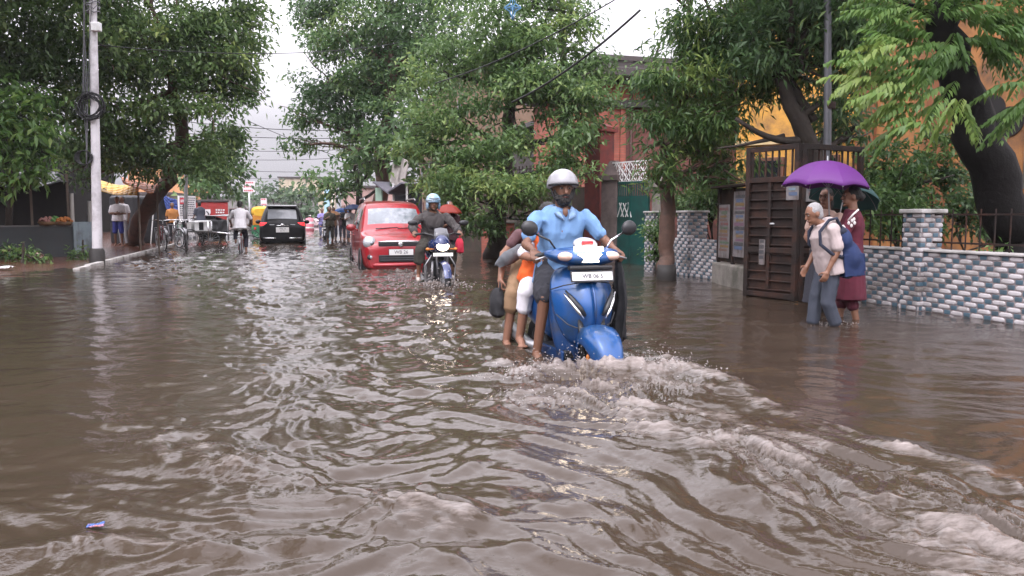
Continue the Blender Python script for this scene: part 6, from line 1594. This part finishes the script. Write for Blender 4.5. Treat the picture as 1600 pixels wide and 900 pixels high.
# collar and placket of the polo
mb = MB(); HMc = lambda x, y, z: Vector((x, y, z))
for s in (-1, 1): mb.loft([[HMc(-.17, s * .055, 1.415), HMc(-.09, s * .085, 1.395), HMc(-.028, s * .055, 1.345), HMc(-.02, s * .016, 1.30), HMc(-.034, s * .03, 1.35), HMc(-.075, s * .065, 1.405)], [HMc(-.17, s * .07, 1.40), HMc(-.09, s * .105, 1.375), HMc(-.012, s * .085, 1.325), HMc(-.012, s * .02, 1.285), HMc(-.02, s * .04, 1.33), HMc(-.06, s * .085, 1.385)]])
mb.build('collar', CL('pale blue collar', (.20, .31, .48)), rider, smooth=True)
mb = MB(); mb.ell((-.046, 0, 1.35), (.026, .024, .042), 12, 8); mb.build('neck_opening', skin_dark, rider, smooth=True)
mid = person('child in orange shorts and white cropped trousers in the middle of the scooter seat', s_loc, s_rz,
    dict(pel=(-.50, .0, .92), che=(-.46, .04, 1.10), nk=(-.43, .08, 1.20), hd=(-.39, .10, 1.30), shR=(-.45, -.11, 1.17), shL=(-.45, .18, 1.17), elR=(-.40, -.23, 1.0), elL=(-.35, .24, 1.0), wrR=(-.24, -.19, .98), wrL=(-.22, .18, .98),
         hipR=(-.5, -.1, .90), hipL=(-.5, .1, .90), knR=(-.34, -.22, .70), knL=(-.28, .22, .70), anR=(-.42, -.25, .32), anL=(-.40, .26, .36), toR=(-.29, -.27, .26), toL=(-.27, .28, .31)),
    skin_warm, 1, [dict(t='shirt', m=CL('white sleeve', (.62, .60, .64)), sl=.9, hem=.02, g=.016), dict(t='shirt', m=CL('orange', (.62, .10, .015)), sl=.06, hem=.19, g=.045, hw=1.16, name='vest'), dict(t='legs', m=CL('white cotton', (.62, .60, .63)), leg=1.32, cuff=.056, g=.016), dict(t='legs', m=MATS['cloth orange'], leg=.42, g=.036, name='shorts')],
    .0095, face=False, fy=.2, build=.88, hands=dict(R=dict(d=(1, .3, 0), n=(0, 1, 0), side=1, curl=.6)))
mid.scale = (SS,) * 3
rear = person('passenger in tan rolled trousers at the back of the scooter, black bag in hand', s_loc, s_rz,
    dict(pel=(-.80, .0, .93), che=(-.76, .04, 1.12), nk=(-.72, .08, 1.22), hd=(-.67, .10, 1.32), shR=(-.76, -.13, 1.19), shL=(-.76, .19, 1.19), elR=(-.80, -.27, .99), elL=(-.70, .28, 1.0), wrR=(-.70, -.33, .80), wrL=(-.52, .24, .98),
         hipR=(-.8, -.1, .91), hipL=(-.8, .1, .91), knR=(-.60, -.25, .66), knL=(-.58, .24, .68), anR=(-.66, -.29, .25), anL=(-.68, .28, .32), toR=(-.53, -.31, .19), toL=(-.55, .30, .27)),
    skin_warm, 1, [dict(t='shirt', m=CL('maroon grey', (.10, .05, .055)), sl=.5, hem=.05), dict(t='legs', m=CL('tan', (.24, .15, .085)), leg=1.22, cuff=.066, g=.02)],
    .0095, face=False, fy=.2, build=.95, hands=dict(R=dict(d=(.15, -.1, -1), n=(0, 1, 0), side=1, curl=1.1)))
rear.scale = (SS,) * 3
def soft_bag(label, loc, rz, d, m, seed, strap=None, cat='bag', name='bag'):
    t = thing(name, label, cat, loc, rz)
    mb = MB(); mb.ell((0, 0, 0), (d[0] * .5, d[1] * .5, d[2] * .5), 16, 12); mb.box((0, 0, -d[2] * .12), (d[0] * .86, d[1] * .7, d[2] * .6))
    o = link('sack', remeshed(mb, .012, 4, .014, 11, seed), m, t)
    if strap:
        mb = MB(); mb.tube(strap, .009, 6); mb.build('strap', m, t, smooth=True)
    return t
def raincoat(label, loc, rz):
    t = thing('raincoat', label, 'raincoat', loc, rz)
    mb = MB(); rings = []
    for i in range(9):
        q = i / 8; z = .33 - .66 * q; a = .035 + .085 * min(1, q * 1.8) - .02 * (q > .9); b_ = .03 + .03 * q
        rings.append([Vector((a * (1 + .18 * math.sin(5 * u + 3 * q)) * math.cos(u) + .02 * math.sin(4 * q), b_ * (1 + .3 * math.sin(7 * u + 2 * q)) * math.sin(u), z + .03 * math.sin(3 * u) * q)) for u in [2 * math.pi * k / 28 for k in range(28)]])
    mb.loft(rings); link('folds', remeshed(mb, .010, 2, .010, 13, 8), blk, t); return t
blk = CL('black nylon', (.016, .016, .018)); gry = CL('grey nylon', (.10, .105, .115))
p = at_local(s_loc, s_rz, (-.69, -.36, .58), SS); soft_bag('black cloth bag hanging from the hand of the rear passenger', p, s_rz, (.24, .13, .26), blk, 3, [(-.06, 0, .1), (-.02, .02, .19), (.02, .02, .19), (.06, 0, .1)])
p = at_local(s_loc, s_rz, (-.64, -.255, .985), SS); b2 = soft_bag('grey bag held at the side of the rear passenger, above the black one', p, s_rz, (.36, .11, .12), gry, 5); b2.rotation_euler = (.1, -.55, s_rz + 1.2)
p = at_local(s_loc, s_rz, (.20, .345, .68), SS); b3 = raincoat('long black raincoat hanging on the far side of the scooter under the grip', p, s_rz)

# --- motorcycle and rider
m_rz = heading(math.sin(R(17)), -math.cos(R(17))); d_ = Vector((math.cos(m_rz), math.sin(m_rz), 0)); f_ = G(694, 447); m_loc = Vector((f_.x, f_.y, 0)) - d_ * .66; m_loc.z = -WD
mc = make_motorcycle('dark blue motorcycle with a lit headlamp and smoke windscreen beside the red car', m_loc, m_rz)
rain = CL('grey rain jacket', (.055, .048, .047)); olive = CL('dark olive', (.045, .04, .032))
mr = person('person in a dark grey jacket and pale blue helmet riding the motorcycle', m_loc, m_rz,
    dict(pel=(-.34, 0, .93), che=(-.24, 0, 1.25), nk=(-.19, 0, 1.42), hd=(-.15, 0, 1.565), shR=(-.22, -.2, 1.37), shL=(-.22, .2, 1.37), elR=(-.08, -.36, 1.16), elL=(-.08, .36, 1.16), wrR=(.12, -.37, 1.09), wrL=(.12, .37, 1.09),
         hipR=(-.32, -.1, .90), hipL=(-.32, .1, .90), knR=(.05, -.27, .78), knL=(.08, .25, .78), anR=(-.05, -.28, .38), anL=(-.05, .25, .38), toR=(.12, -.31, .30), toL=(.12, .27, .32)),
    skin_mid, 1, [dict(t='shirt', m=rain, sl=1.8, hem=.12, g=.032, disp=.02, ds=11), dict(t='legs', m=olive, leg=1.35, cuff=.075, g=.028, disp=.016, ds=11), dict(t='shoes', m=mat('pale sandals', (.45, .40, .36), .6))],
    .010, helmet=dict(m=mat('pale blue helmet shell', (.16, .30, .44), .15, var=.4, vscale=5, coat=.8, dirt=(.5, .55, .6), dscale=3), full=True, tilt=-.2, zmin=-.3), hands=dict(R=G_, L=GL_), fy=-.05, fp=.1)
p = at_local(m_loc, m_rz, (.22, .36, .86)); soft_bag('red bag hanging from the far grip of the motorcycle', p, m_rz, (.12, .14, .26), CL('red nylon', (.42, .02, .045)), 4, [(0, 0, .1), (.0, .0, .18)])

# --- cars
c_rz = heading(-RD.x, -RD.y); f_ = G(627, 421); c_loc = Vector((f_.x, f_.y, 0)) + RD * 1.8; c_loc.z = -WD
make_red_car('red hatchback with roof rails driving towards the camera behind the motorcycle', c_loc, c_rz)
r_ = G(442, 381); v_loc = Vector((r_.x, r_.y, 0)) + RD * 2.4; v_loc.z = -WD
make_black_suv('black sport utility car seen from behind with red tail lamps, driving away', v_loc, heading(RD.x, RD.y))
def far_car(label, loc, rz, c):
    C = thing('car', label, 'car', loc, rz)
    st = [(1.9, .62, .26, .45, .6, .7, .5, 0), (1.8, .76, .24, .5, .7, .82, .5, 0), (1.0, .80, .22, .5, .88, .96, .5, 0), (.9, .80, .22, .5, .9, 1.0, .68, 1), (.2, .80, .22, .5, .92, 1.42, .58, 1), (-.9, .80, .22, .5, .94, 1.44, .57, 1), (-1.6, .78, .24, .5, .92, 1.02, .62, 1), (-1.9, .72, .28, .5, .85, .94, .55, 0)]
    car_shell(C, st, [mat('pale pinkish car paint', c, .3, coat=.7), mat('wet windscreen', (.1, .1, .1)), glassd], ['body', 'windscreen', 'side_window'], 2, lambda k, i: 1 if (k in (3, 5) and i in (6, 7)) else 2 if (i == 4 and k == 4) else 0)
    for s in (-1, 1):
        for x in (1.2, -1.2): wheel(C, x, s * .72, .28, .28, .18, .18, 6)
        m_ = MB(); m_.ell((1.78, s * .55, .68), (.07, .14, .07)); m_.build('headlight', lamp_lens, C, smooth=True)
far_car('pale pinkish car far along the street, between the black car and the umbrellas', Vector((G(492, 354).x, G(492, 354).y, -.2)), c_rz + .9, (.55, .42, .44))

# --- cyclist
b_rz = heading(RD.x, RD.y); b_loc = G(377, 394); b_loc.z = -WD
make_bicycle('bicycle with a pale saddle ridden away from the camera on the left of the road', b_loc, b_rz, (.25, .03, .02), guard=1)
person('person in a white shirt and dark trousers riding the bicycle away', b_loc, b_rz,
    dict(pel=(-.27, 0, 1.06), che=(-.17, 0, 1.38), nk=(-.12, 0, 1.55), hd=(-.07, 0, 1.69), shR=(-.15, -.19, 1.50), shL=(-.15, .19, 1.50), elR=(-.02, -.31, 1.26), elL=(-.02, .31, 1.26), wrR=(.16, -.27, 1.06), wrL=(.16, .27, 1.06),
         hipR=(-.26, -.09, 1.03), hipL=(-.26, .09, 1.03), knR=(.06, -.15, .70), knL=(.1, .15, .86), anR=(-.08, -.15, .27), anL=(-.05, .15, .56), toR=(.07, -.16, .2), toL=(.1, .16, .52)),
    skin_dark, 1, [dict(t='shirt', m=CL('white shirt', (.60, .58, .60)), sl=.85, hem=.12, g=.03, hw=1.1, disp=.006), dict(t='legs', m=CL('navy black', (.022, .02, .03)), leg=1.6, cuff=.05, g=.02)], .013, face=False, far=True, hands=dict(R=G_, L=GL_))

# --- parked bicycles, carts
def parked(px_, py_, Z, rz, lb, col, z=-.02): 
    c = P(px_, py_, Z); return make_bicycle(lb, (c.x, c.y, z), rz, col, 'bicycles parked by the left kerb')
parked(252, 380, 26.5, heading(.55, -.8), 'dark bicycle with a red frame parked by the kerb, nearest the utility pole', (.22, .02, .025))
parked(292, 380, 27.5, heading(.35, -.94), 'black bicycle parked by the lamp post, front wheel to the camera', (.02, .02, .022))
parked(268, 380, 29, heading(.8, -.6), 'grey bicycle parked between the red framed one and the lamp post', (.2, .2, .22))
parked(281, 380, 30, heading(.6, -.8), 'green bicycle half hidden behind the black one by the lamp post', (.02, .1, .06))
def cart(label, loc, rz, kind):
    t = thing('cycle_cart', label, 'cart', loc, rz, 'carts by the left kerb')
    for s in (-1, 1): wheel(t, -.35, s * .52, .36, .36, .05, .33, 16, rim_m=steel)
    m_ = MB(); m_.box((-.3, 0, .62), (1.3, .95, .06)); m_.build('platform', mat('grey plank'  , (.1, .1, .1)), t, bevel=.01)
    m_ = MB()
    for x in (-.9, .3):
        for s in (-1, 1): m_.tube([(x, s * .45, .3), (x, s * .45, 1.35 if kind else 1.0)], .02, 6)
    m_.tube([(-.9, -.45, 1.3 if kind else .98), (.3, -.45, 1.3 if kind else .98), (.3, .45, 1.3 if kind else .98), (-.9, .45, 1.3 if kind else .98)], .018, 6, loop=True)
    m_.tube([(.3, 0, .6), (1.3, 0, .5)], .03, 8); m_.build('frame', steel if kind else chrome, t, smooth=True)
    if kind:
        m_ = MB(); m_.ell((-.3, -.12, .78), (.62, .42, .50), 16, 10); m_.box((-.3, -.1, .9), (1.15, .8, .5)); link('black_cover', remeshed(m_, .03, 4, .02, 6), MATS['black tarp'], t)
        m_ = MB(); cloth(m_, Vector((-.95, -.5, 1.34)), Vector((.35, -.5, 1.34)), Vector((.35, .5, 1.34)), Vector((-.95, .5, 1.34)), 6, .03); m_.build('cover_top', mat('grey plastic sheet', (.25, .27, .27), .4), t, smooth=True)
    else:
        for x, y in ((-.55, -.05), (.05, 0)):
            m_ = MB(); m_.box((x, y, .84), (.5, .8, .40)); o = m_.build('white_box', white, t, bevel=.02)
            m_ = MB(); m_.box((x, y - .41, .84), (.16, .02, .32)); m_.build('box_slot', blackpl, o)
    wheel(t, 1.2, 0, .36, .36, .05, .33, 16, rim_m=steel)
    return t
cart('cycle cart with white boxes parked behind the bicycles', P(316, 382, 31) - Vector((0, 0, P(316, 382, 31).z + .1)), heading(.9, .2), 0)
cart('cycle cart with a black covered load in front of the red truck', P(345, 382, 32.5) - Vector((0, 0, P(345, 382, 32.5).z + .18)), heading(.95, .3), 1)
# red goods truck
o_, ang, ln = frame_of(P(308, 345, 39), P(357, 345, 39.6))
t = thing('truck', 'red closed goods truck with a white emblem on its panel, parked beyond the carts', 'truck', Vector((o_.x, o_.y, -.15)), ang)
rt = mat('dull red panel', (.33, .035, .035), .45, var=.15, vscale=2, dirt=(.2, .05, .04))
MB().box((ln / 2, 1.1, 1.42), (ln, 2.2, 1.05)).build('cargo_box', rt, t, bevel=.03)
MB().box((ln / 2, 1.1, 2.0), (ln + .1, 2.3, .12)).build('roof', MATS['dark wet slab'], t, bevel=.03)
MB().box((ln / 2, 1.1, .75), (ln * .95, 2.2, .22)).build('chassis', blackpl, t, bevel=.02)
MB().box((ln * .7, -.01, .98), (ln * .55, .03, .12)).build('yellow_band', mat('dull yellow band', (.5, .22, .04), .5), t)
m_ = MB(); m_.loft([[Vector((ln * .34 + x, y, 1.42 + z)) for x, z in ((-.13, .17), (.13, .17), (.14, 0), (.06, -.15), (-.02, -.17), (-.11, -.12), (-.13, 0))] for y in (-.012, .01)]); e_ = m_.build('emblem', signw, t)
m_ = MB(); m_.tube([(ln * .34 - .06, -.016, 1.5), (ln * .34 + .02, -.016, 1.42), (ln * .34 + .05, -.016, 1.32)], .03, 6); m_.build('emblem_mark', signk, e_)
m_ = MB(); rg_ = random.Random(8)
for z in (1.56, 1.44):
    x = ln * .6
    while x < ln * .86: l = rg_.uniform(.06, .1); m_.box((x + l / 2, -.008, z), (l, .02, .07)); x += l + .03
m_.build('lettering', signw, t)
for x in (.25, ln - .25):
    for y in (.3, 1.9): wheel(t, x, y, .32, .32, .16, .2, 6).rotation_euler.z = R(90)
# autorickshaw
a_ = G(415, 372); t = thing('autorickshaw', 'yellow and green autorickshaw seen from behind, half hidden by the black car', 'autorickshaw', (a_.x, a_.y, -WD), heading(RD.x, RD.y))
gn = mat('autorickshaw green', (.02, .14, .06), .4, coat=.4); yw = mat('autorickshaw yellow', (.62, .36, .03), .5)
rr2 = lambda x, w_, z0, z1: sup_ring(Vector((x, 0, (z0 + z1) / 2)), Vector((0, 1, 0)), Vector((0, 0, 1)), w_, (z1 - z0) / 2, 16, .55)
m_ = MB(); m_.loft([rr2(-1.3, .56, .3, .95), rr2(-1.2, .64, .25, 1.0), rr2(0, .66, .25, .9), rr2(.7, .5, .25, .9), rr2(1.2, .25, .3, 1.0)]); m_.build('body', gn, t, smooth=True, angle=50)
m_ = MB(); m_.loft([rr2(-1.32, .50, 1.35, 1.72), rr2(-1.1, .62, 1.3, 1.82), rr2(.4, .60, 1.45, 1.85), rr2(.9, .42, 1.5, 1.75)]); m_.build('canopy', yw, t, smooth=True, angle=50)
m_ = MB(); m_.box((-1.28, 0, 1.15), (.06, 1.1, .5)); m_.build('back_panel', mat('autorickshaw orange', (.5, .2, .03), .5), t, bevel=.03)
m_ = MB()
for s in (-1, 1): m_.tube([(.6, s * .5, .9), (.55, s * .52, 1.6)], .025, 6); m_.tube([(-.5, s * .62, .9), (-.5, s * .6, 1.5)], .025, 6)
m_.build('posts', blackpl, t)
for s in (-1, 1):
    wheel(t, -.85, s * .56, .22, .22, .1, .12, 5); m_ = MB(); m_.box((-1.33, s * .45, .75), (.03, .1, .12)); m_.build('tail_light', red_lens, t, bevel=.01)
wheel(t, 1.0, 0, .22, .22, .1, .12, 5); MB().box((-1.335, 0, .62), (.02, .34, .16)).build('number_plate', mat('yellow plate', (.6, .42, .04)), t)

# --- walkers on the right
old_p = G(1290, 508); old_p.z = -.2
W1 = dict(pel=(-.02, 0, .95), che=(.055, 0, 1.25), nk=(.09, 0, 1.40), hd=(.185, 0, 1.485), shR=(.055, -.18, 1.35), shL=(.055, .18, 1.35), elL=(.00, .22, 1.09), wrL=(.10, .2, .86), elR=(.02, -.23, 1.09), wrR=(.14, -.2, .9),
          hipR=(-.02, -.085, .92), hipL=(-.02, .085, .92), knL=(.04, .10, .50), knR=(.08, -.10, .52), anL=(-.12, .10, .13), anR=(.12, -.10, .10), toL=(.03, .11, .05), toR=(.28, -.11, .06))
old = person('grey-haired person in a pale shirt and slate trousers, carrying a blue backpack', old_p, heading(-.97, -.10), W1, skin_mid, .89,
    [dict(t='shirt', m=CL('pale pink white', (.40, .33, .32)), sl=.85, hem=.13, g=.036, hw=1.14, disp=.009, ds=12), dict(t='legs', m=CL('slate', (.036, .042, .058)), leg=1.58, cuff=.058, g=.020, disp=.011, ds=10)], .0095, hair=grey_hair, fp=.35, hands=dict(L=dict(d=(.4, 0, -1), n=(0, -1, 0), side=-1, curl=.7)))
bp = thing('backpack', 'large blue backpack sagging on the back of the grey-haired walker', 'backpack', old_p + Vector((0, 0, 0)), heading(-.97, -.10)); bp.scale = (.89,) * 3
navy = CL('blue canvas', (.010, .022, .075))
mb = MB(); mb.ell((-.20, .05, .98), (.15, .20, .22), 18, 12); mb.ell((-.13, .05, 1.18), (.11, .165, .16), 16, 10); mb.box((-.2, .05, .92), (.24, .34, .26), (0, .1, 0)); link('pack', remeshed(mb, .011, 5, .010, 9, 4), navy, bp)
mb = MB(); mb.ell((-.09, .05, 1.29), (.075, .13, .075), 14, 8, (0, .5, 0)); link('pack_lid', remeshed(mb, .010, 2, .006, 14, 6), CL('dark canvas', (.018, .022, .04)), bp)
mb = MB()
for s in (-.07, .15): mb.tube([(-.09, s * .8, 1.31), (.0, s * 1.05, 1.44), (.09, s * 1.15, 1.42), (.195, s * 1.15, 1.29), (.19, s * 1.25, 1.15), (.08, s * 1.55, 1.05), (-.10, s * 1.2, 1.0)], .019, 8)
mb.build('strap', MATS['cloth dark canvas'], bp, smooth=True)
mb = MB(); mb.box((-.345, .05, .95), (.02, .24, .2), (0, .1, 0)); mb.build('front_pocket', navy, bp, bevel=.008)
wom_p = G(1326, 497); wom_p.z = -.18
maroon = CL('maroon', (.085, .009, .022), dirt=(.055, .009, .018)); 
wo = person('person in a maroon knee-length dress with white sleeve trim, holding the purple umbrella', wom_p, heading(-.93, .36),
    dict(elL=(.08, .24, 1.17), wrL=(.24, .10, 1.27), elR=(.0, -.23, 1.14), wrR=(.18, -.16, 1.02), anR=(.10, -.09, .09), toR=(.25, -.1, .03), anL=(-.10, .09, .10), toL=(.05, .1, .04), knR=(.07, -.1, .5), knL=(.0, .1, .5)), skin_mid, .93,
    [dict(t='shirt', m=maroon, sl=.95, hem=.1, g=.02, name='bodice'), dict(t='skirt', m=maroon, z=.42, wide=.235), dict(t='legs', m=CL('dark maroon', (.07, .01, .02)), leg=1.35, cuff=.06, g=.014)], .0095, hair_style='bun', fy=.2, hands=dict(L=dict(d=(.3, -.5, .6), n=(0, 0, 1), side=1, curl=1.0)))
mb = MB(); rg_ = random.Random(3); j = Vector((0, .165, 1.40)) * .93; e = Vector((.08, .24, 1.17)) * .93
for k in range(9):
    q = j.lerp(e, .25 + .07 * k) + Vector((rg_.uniform(-.05, .05), .066, rg_.uniform(-.01, .01))); mb.ell(q, (.014, .006, .02), 8, 5)
mb.tube([j + Vector((-.05, .05, .05)), j + Vector((.0, .075, -.0)), j + Vector((.05, .065, -.07))], .010, 6)
mb.build('sleeve_trim', CL('white trim', (.6, .56, .55)), wo, smooth=True)
pc = (.17, .04, .25)
tipP = P(1293, 251, 8.75); hl_ = at_local(wom_p, heading(-.93, .36), (.245, .09, 1.30), .93)
umbrella('purple umbrella with eight panels held over the walkers on the right', tipP, .475, .29, um('purple', pc), Vector((hl_.x, hl_.y, hl_.z)), ribs=8, tilt=(0, .05))
w2 = P(1288, 420, 9.25); w2.z = -.18
person('dark-haired person in a pale top between the backpack walker and the maroon dress', w2, heading(-.75, -.62),
    dict(elL=(.08, .22, 1.15), wrL=(.22, .12, 1.25), elR=(.06, -.22, 1.12), wrR=(.22, -.12, 1.1)), skin_warm, .93, [dict(t='shirt', m=CL('peach', (.5, .34, .28)), sl=.6, g=.018), dict(t='skirt', m=CL('dark print', (.03, .03, .04)), z=.3, wide=.24)], .0095, hair_style='long', fy=.1)
tq = P(1322, 283, 9.6); umbrella('teal grey umbrella half hidden behind the purple one', tq + Vector((.02, 0, 0)), .42, .24, um('teal', (.07, .16, .16)), Vector((tq.x - .15, tq.y - .2, 1.08)), tilt=(-.25, .3))

# --- men under the awning and others on the left
def stander(label, px_, py_, Z, rz, top, bottom, z=-.05, k=1.0, leg=1.9, sk=None, grp=None, vox=.02, J=None, extra=(), hs='short', sl=.8):
    c = P(px_, py_, Z)
    return person(label, (c.x, c.y, z), rz, J, sk or skin_dark, k, [dict(t='shirt', m=top, sl=sl, g=.028, hw=1.08, disp=.005), dict(t='legs', m=bottom, leg=leg, g=.016, disp=.005)] + list(extra), vox, face=False, far=True, group=grp, hair_style=hs)
W_ = CL('white tee', (.64, .62, .64)); nb = CL('blue shorts', (.03, .04, .22))
stander('person in a white tee shirt and blue shorts with folded arms under the yellow awning', 186, 384, 27.5, heading(.3, -.95), W_, nb, .06, 1.0, .95, J=dict(elR=(.02, -.23, 1.14), elL=(.02, .23, 1.14), wrR=(.2, -.02, 1.16), wrL=(.19, .03, 1.12)))
stander('person in a white tee shirt half hidden behind the one with blue shorts', 194, 384, 28.3, heading(-.2, -.97), W_, CL('grey', (.3, .3, .32)), .06, 1.02)
stander('person in an orange shirt standing behind the parked bicycles', 271, 382, 31, heading(.5, -.8), CL('orange drab', (.4, .17, .05)), CL('dark', (.03, .03, .035)), .05, .92)
stander('person in a dark slate shirt sitting on the white boxes of the cart', 314, 380, 31.2, heading(-.8, .5), CL('slate shirt', (.05, .055, .075)), CL('dark2', (.03, .03, .035)), .28, .95, J=dict(pel=(-.05, 0, .75), che=(.0, 0, 1.05), nk=(.02, 0, 1.22), hd=(.05, 0, 1.36), shR=(0, -.18, 1.17), shL=(0, .18, 1.17), elR=(.05, -.22, .92), elL=(.05, .22, .92), wrR=(.22, -.15, .82), wrL=(.22, .15, .82), hipR=(-.03, -.09, .73), hipL=(-.03, .09, .73), knR=(.38, -.12, .72), knL=(.38, .12, .72), anR=(.38, -.12, .3), anL=(.38, .12, .3), toR=(.53, -.12, .24), toL=(.53, .12, .24)))
# --- the group with umbrellas far on the right
gp_ = 'walkers in the water behind the red car'
WK = dict(anR=(.14, -.09, .09), toR=(.29, -.1, .04), anL=(-.18, .09, .12), toL=(-.04, .1, .05), knR=(.10, -.1, .5), knL=(.0, .1, .5), elR=(.08, -.22, 1.15), wrR=(.22, -.12, 1.22))
stander('person in dark olive clothes wading towards the camera, in front of the peach umbrella', 516, 378, 34, heading(.25, -.95), CL('olive top', (.05, .045, .03)), CL('olive legs', (.04, .035, .03)), -.2, 1.0, 1.2, J=WK, grp=gp_)
um_sp = [('peach umbrella behind the wading person in olive', 519, 329, 37, 27, (.50, .26, .13), 522, 376, (.24, .16, .12), 'person in a brown top under the peach umbrella'),
         ('bright blue umbrella between the peach and the navy ones', 533, 325, 38, 26, (.05, .17, .5), 535, 376, (.16, .10, .12), 'person in a mauve top under the bright blue umbrella'),
         ('navy umbrella nearest the red car mirror', 552, 319, 36, 32, (.02, .035, .10), 548, 377, (.4, .38, .38), 'person in a whitish top under the navy umbrella')]
for i, (lb, ux, uy, Z, wpx, cc, qx, qy, tc_, pl_) in enumerate(um_sp):
    tp_ = P(ux, uy, Z); rad = wpx / 2 / F * Z
    pr_ = stander(pl_, qx, qy, Z + .1, heading(.3, -.9), CL('w%d' % i, tc_), CL('wl%d' % i, (.06, .06, .08)), -.2, 1, 1.3, J=WK, grp=gp_)
    umbrella(lb, tp_, rad, rad * .55, um('far%d' % i, cc), Vector((pr_.location.x + .05, pr_.location.y - .15, 1.0)))
stander('person in a black top walking between the blue and navy umbrellas', 541, 377, 37.5, heading(.3, -.9), CL('black top', (.02, .02, .022)), CL('black legs', (.03, .03, .04)), -.2, 1.0, 1.4, J=WK, grp=gp_)
stander('person in a lavender top walking at the left of the umbrella group', 504, 372, 42, heading(.3, -.9), CL('lavender', (.22, .19, .42)), CL('blue legs', (.05, .06, .12)), -.2, 1.0, 1.4, J=WK, grp=gp_)
c = P(509, 372, 39); make_motorcycle('small dark motorcycle beside the wading person in olive', (c.x, c.y, -.2), heading(.2, -.98), (.02, .02, .03), False)
# red umbrella behind the motorcycle rider
c = P(703, 420, 16.5); rp_ = stander('person in a dark top wading behind the motorcycle under the red umbrella', 703, 420, 16.5, heading(.4, -.9), CL('maroon dark', (.05, .02, .025)), CL('dark3', (.03, .03, .035)), -.22, .95, 1.4, J=WK, vox=.013)
tp_ = P(700, 319, 16.3); umbrella('dull red umbrella behind the shoulder of the motorcycle rider', tp_, .29, .2, um('red', (.32, .045, .03)), Vector((c.x + .05, c.y - .1, .95)))
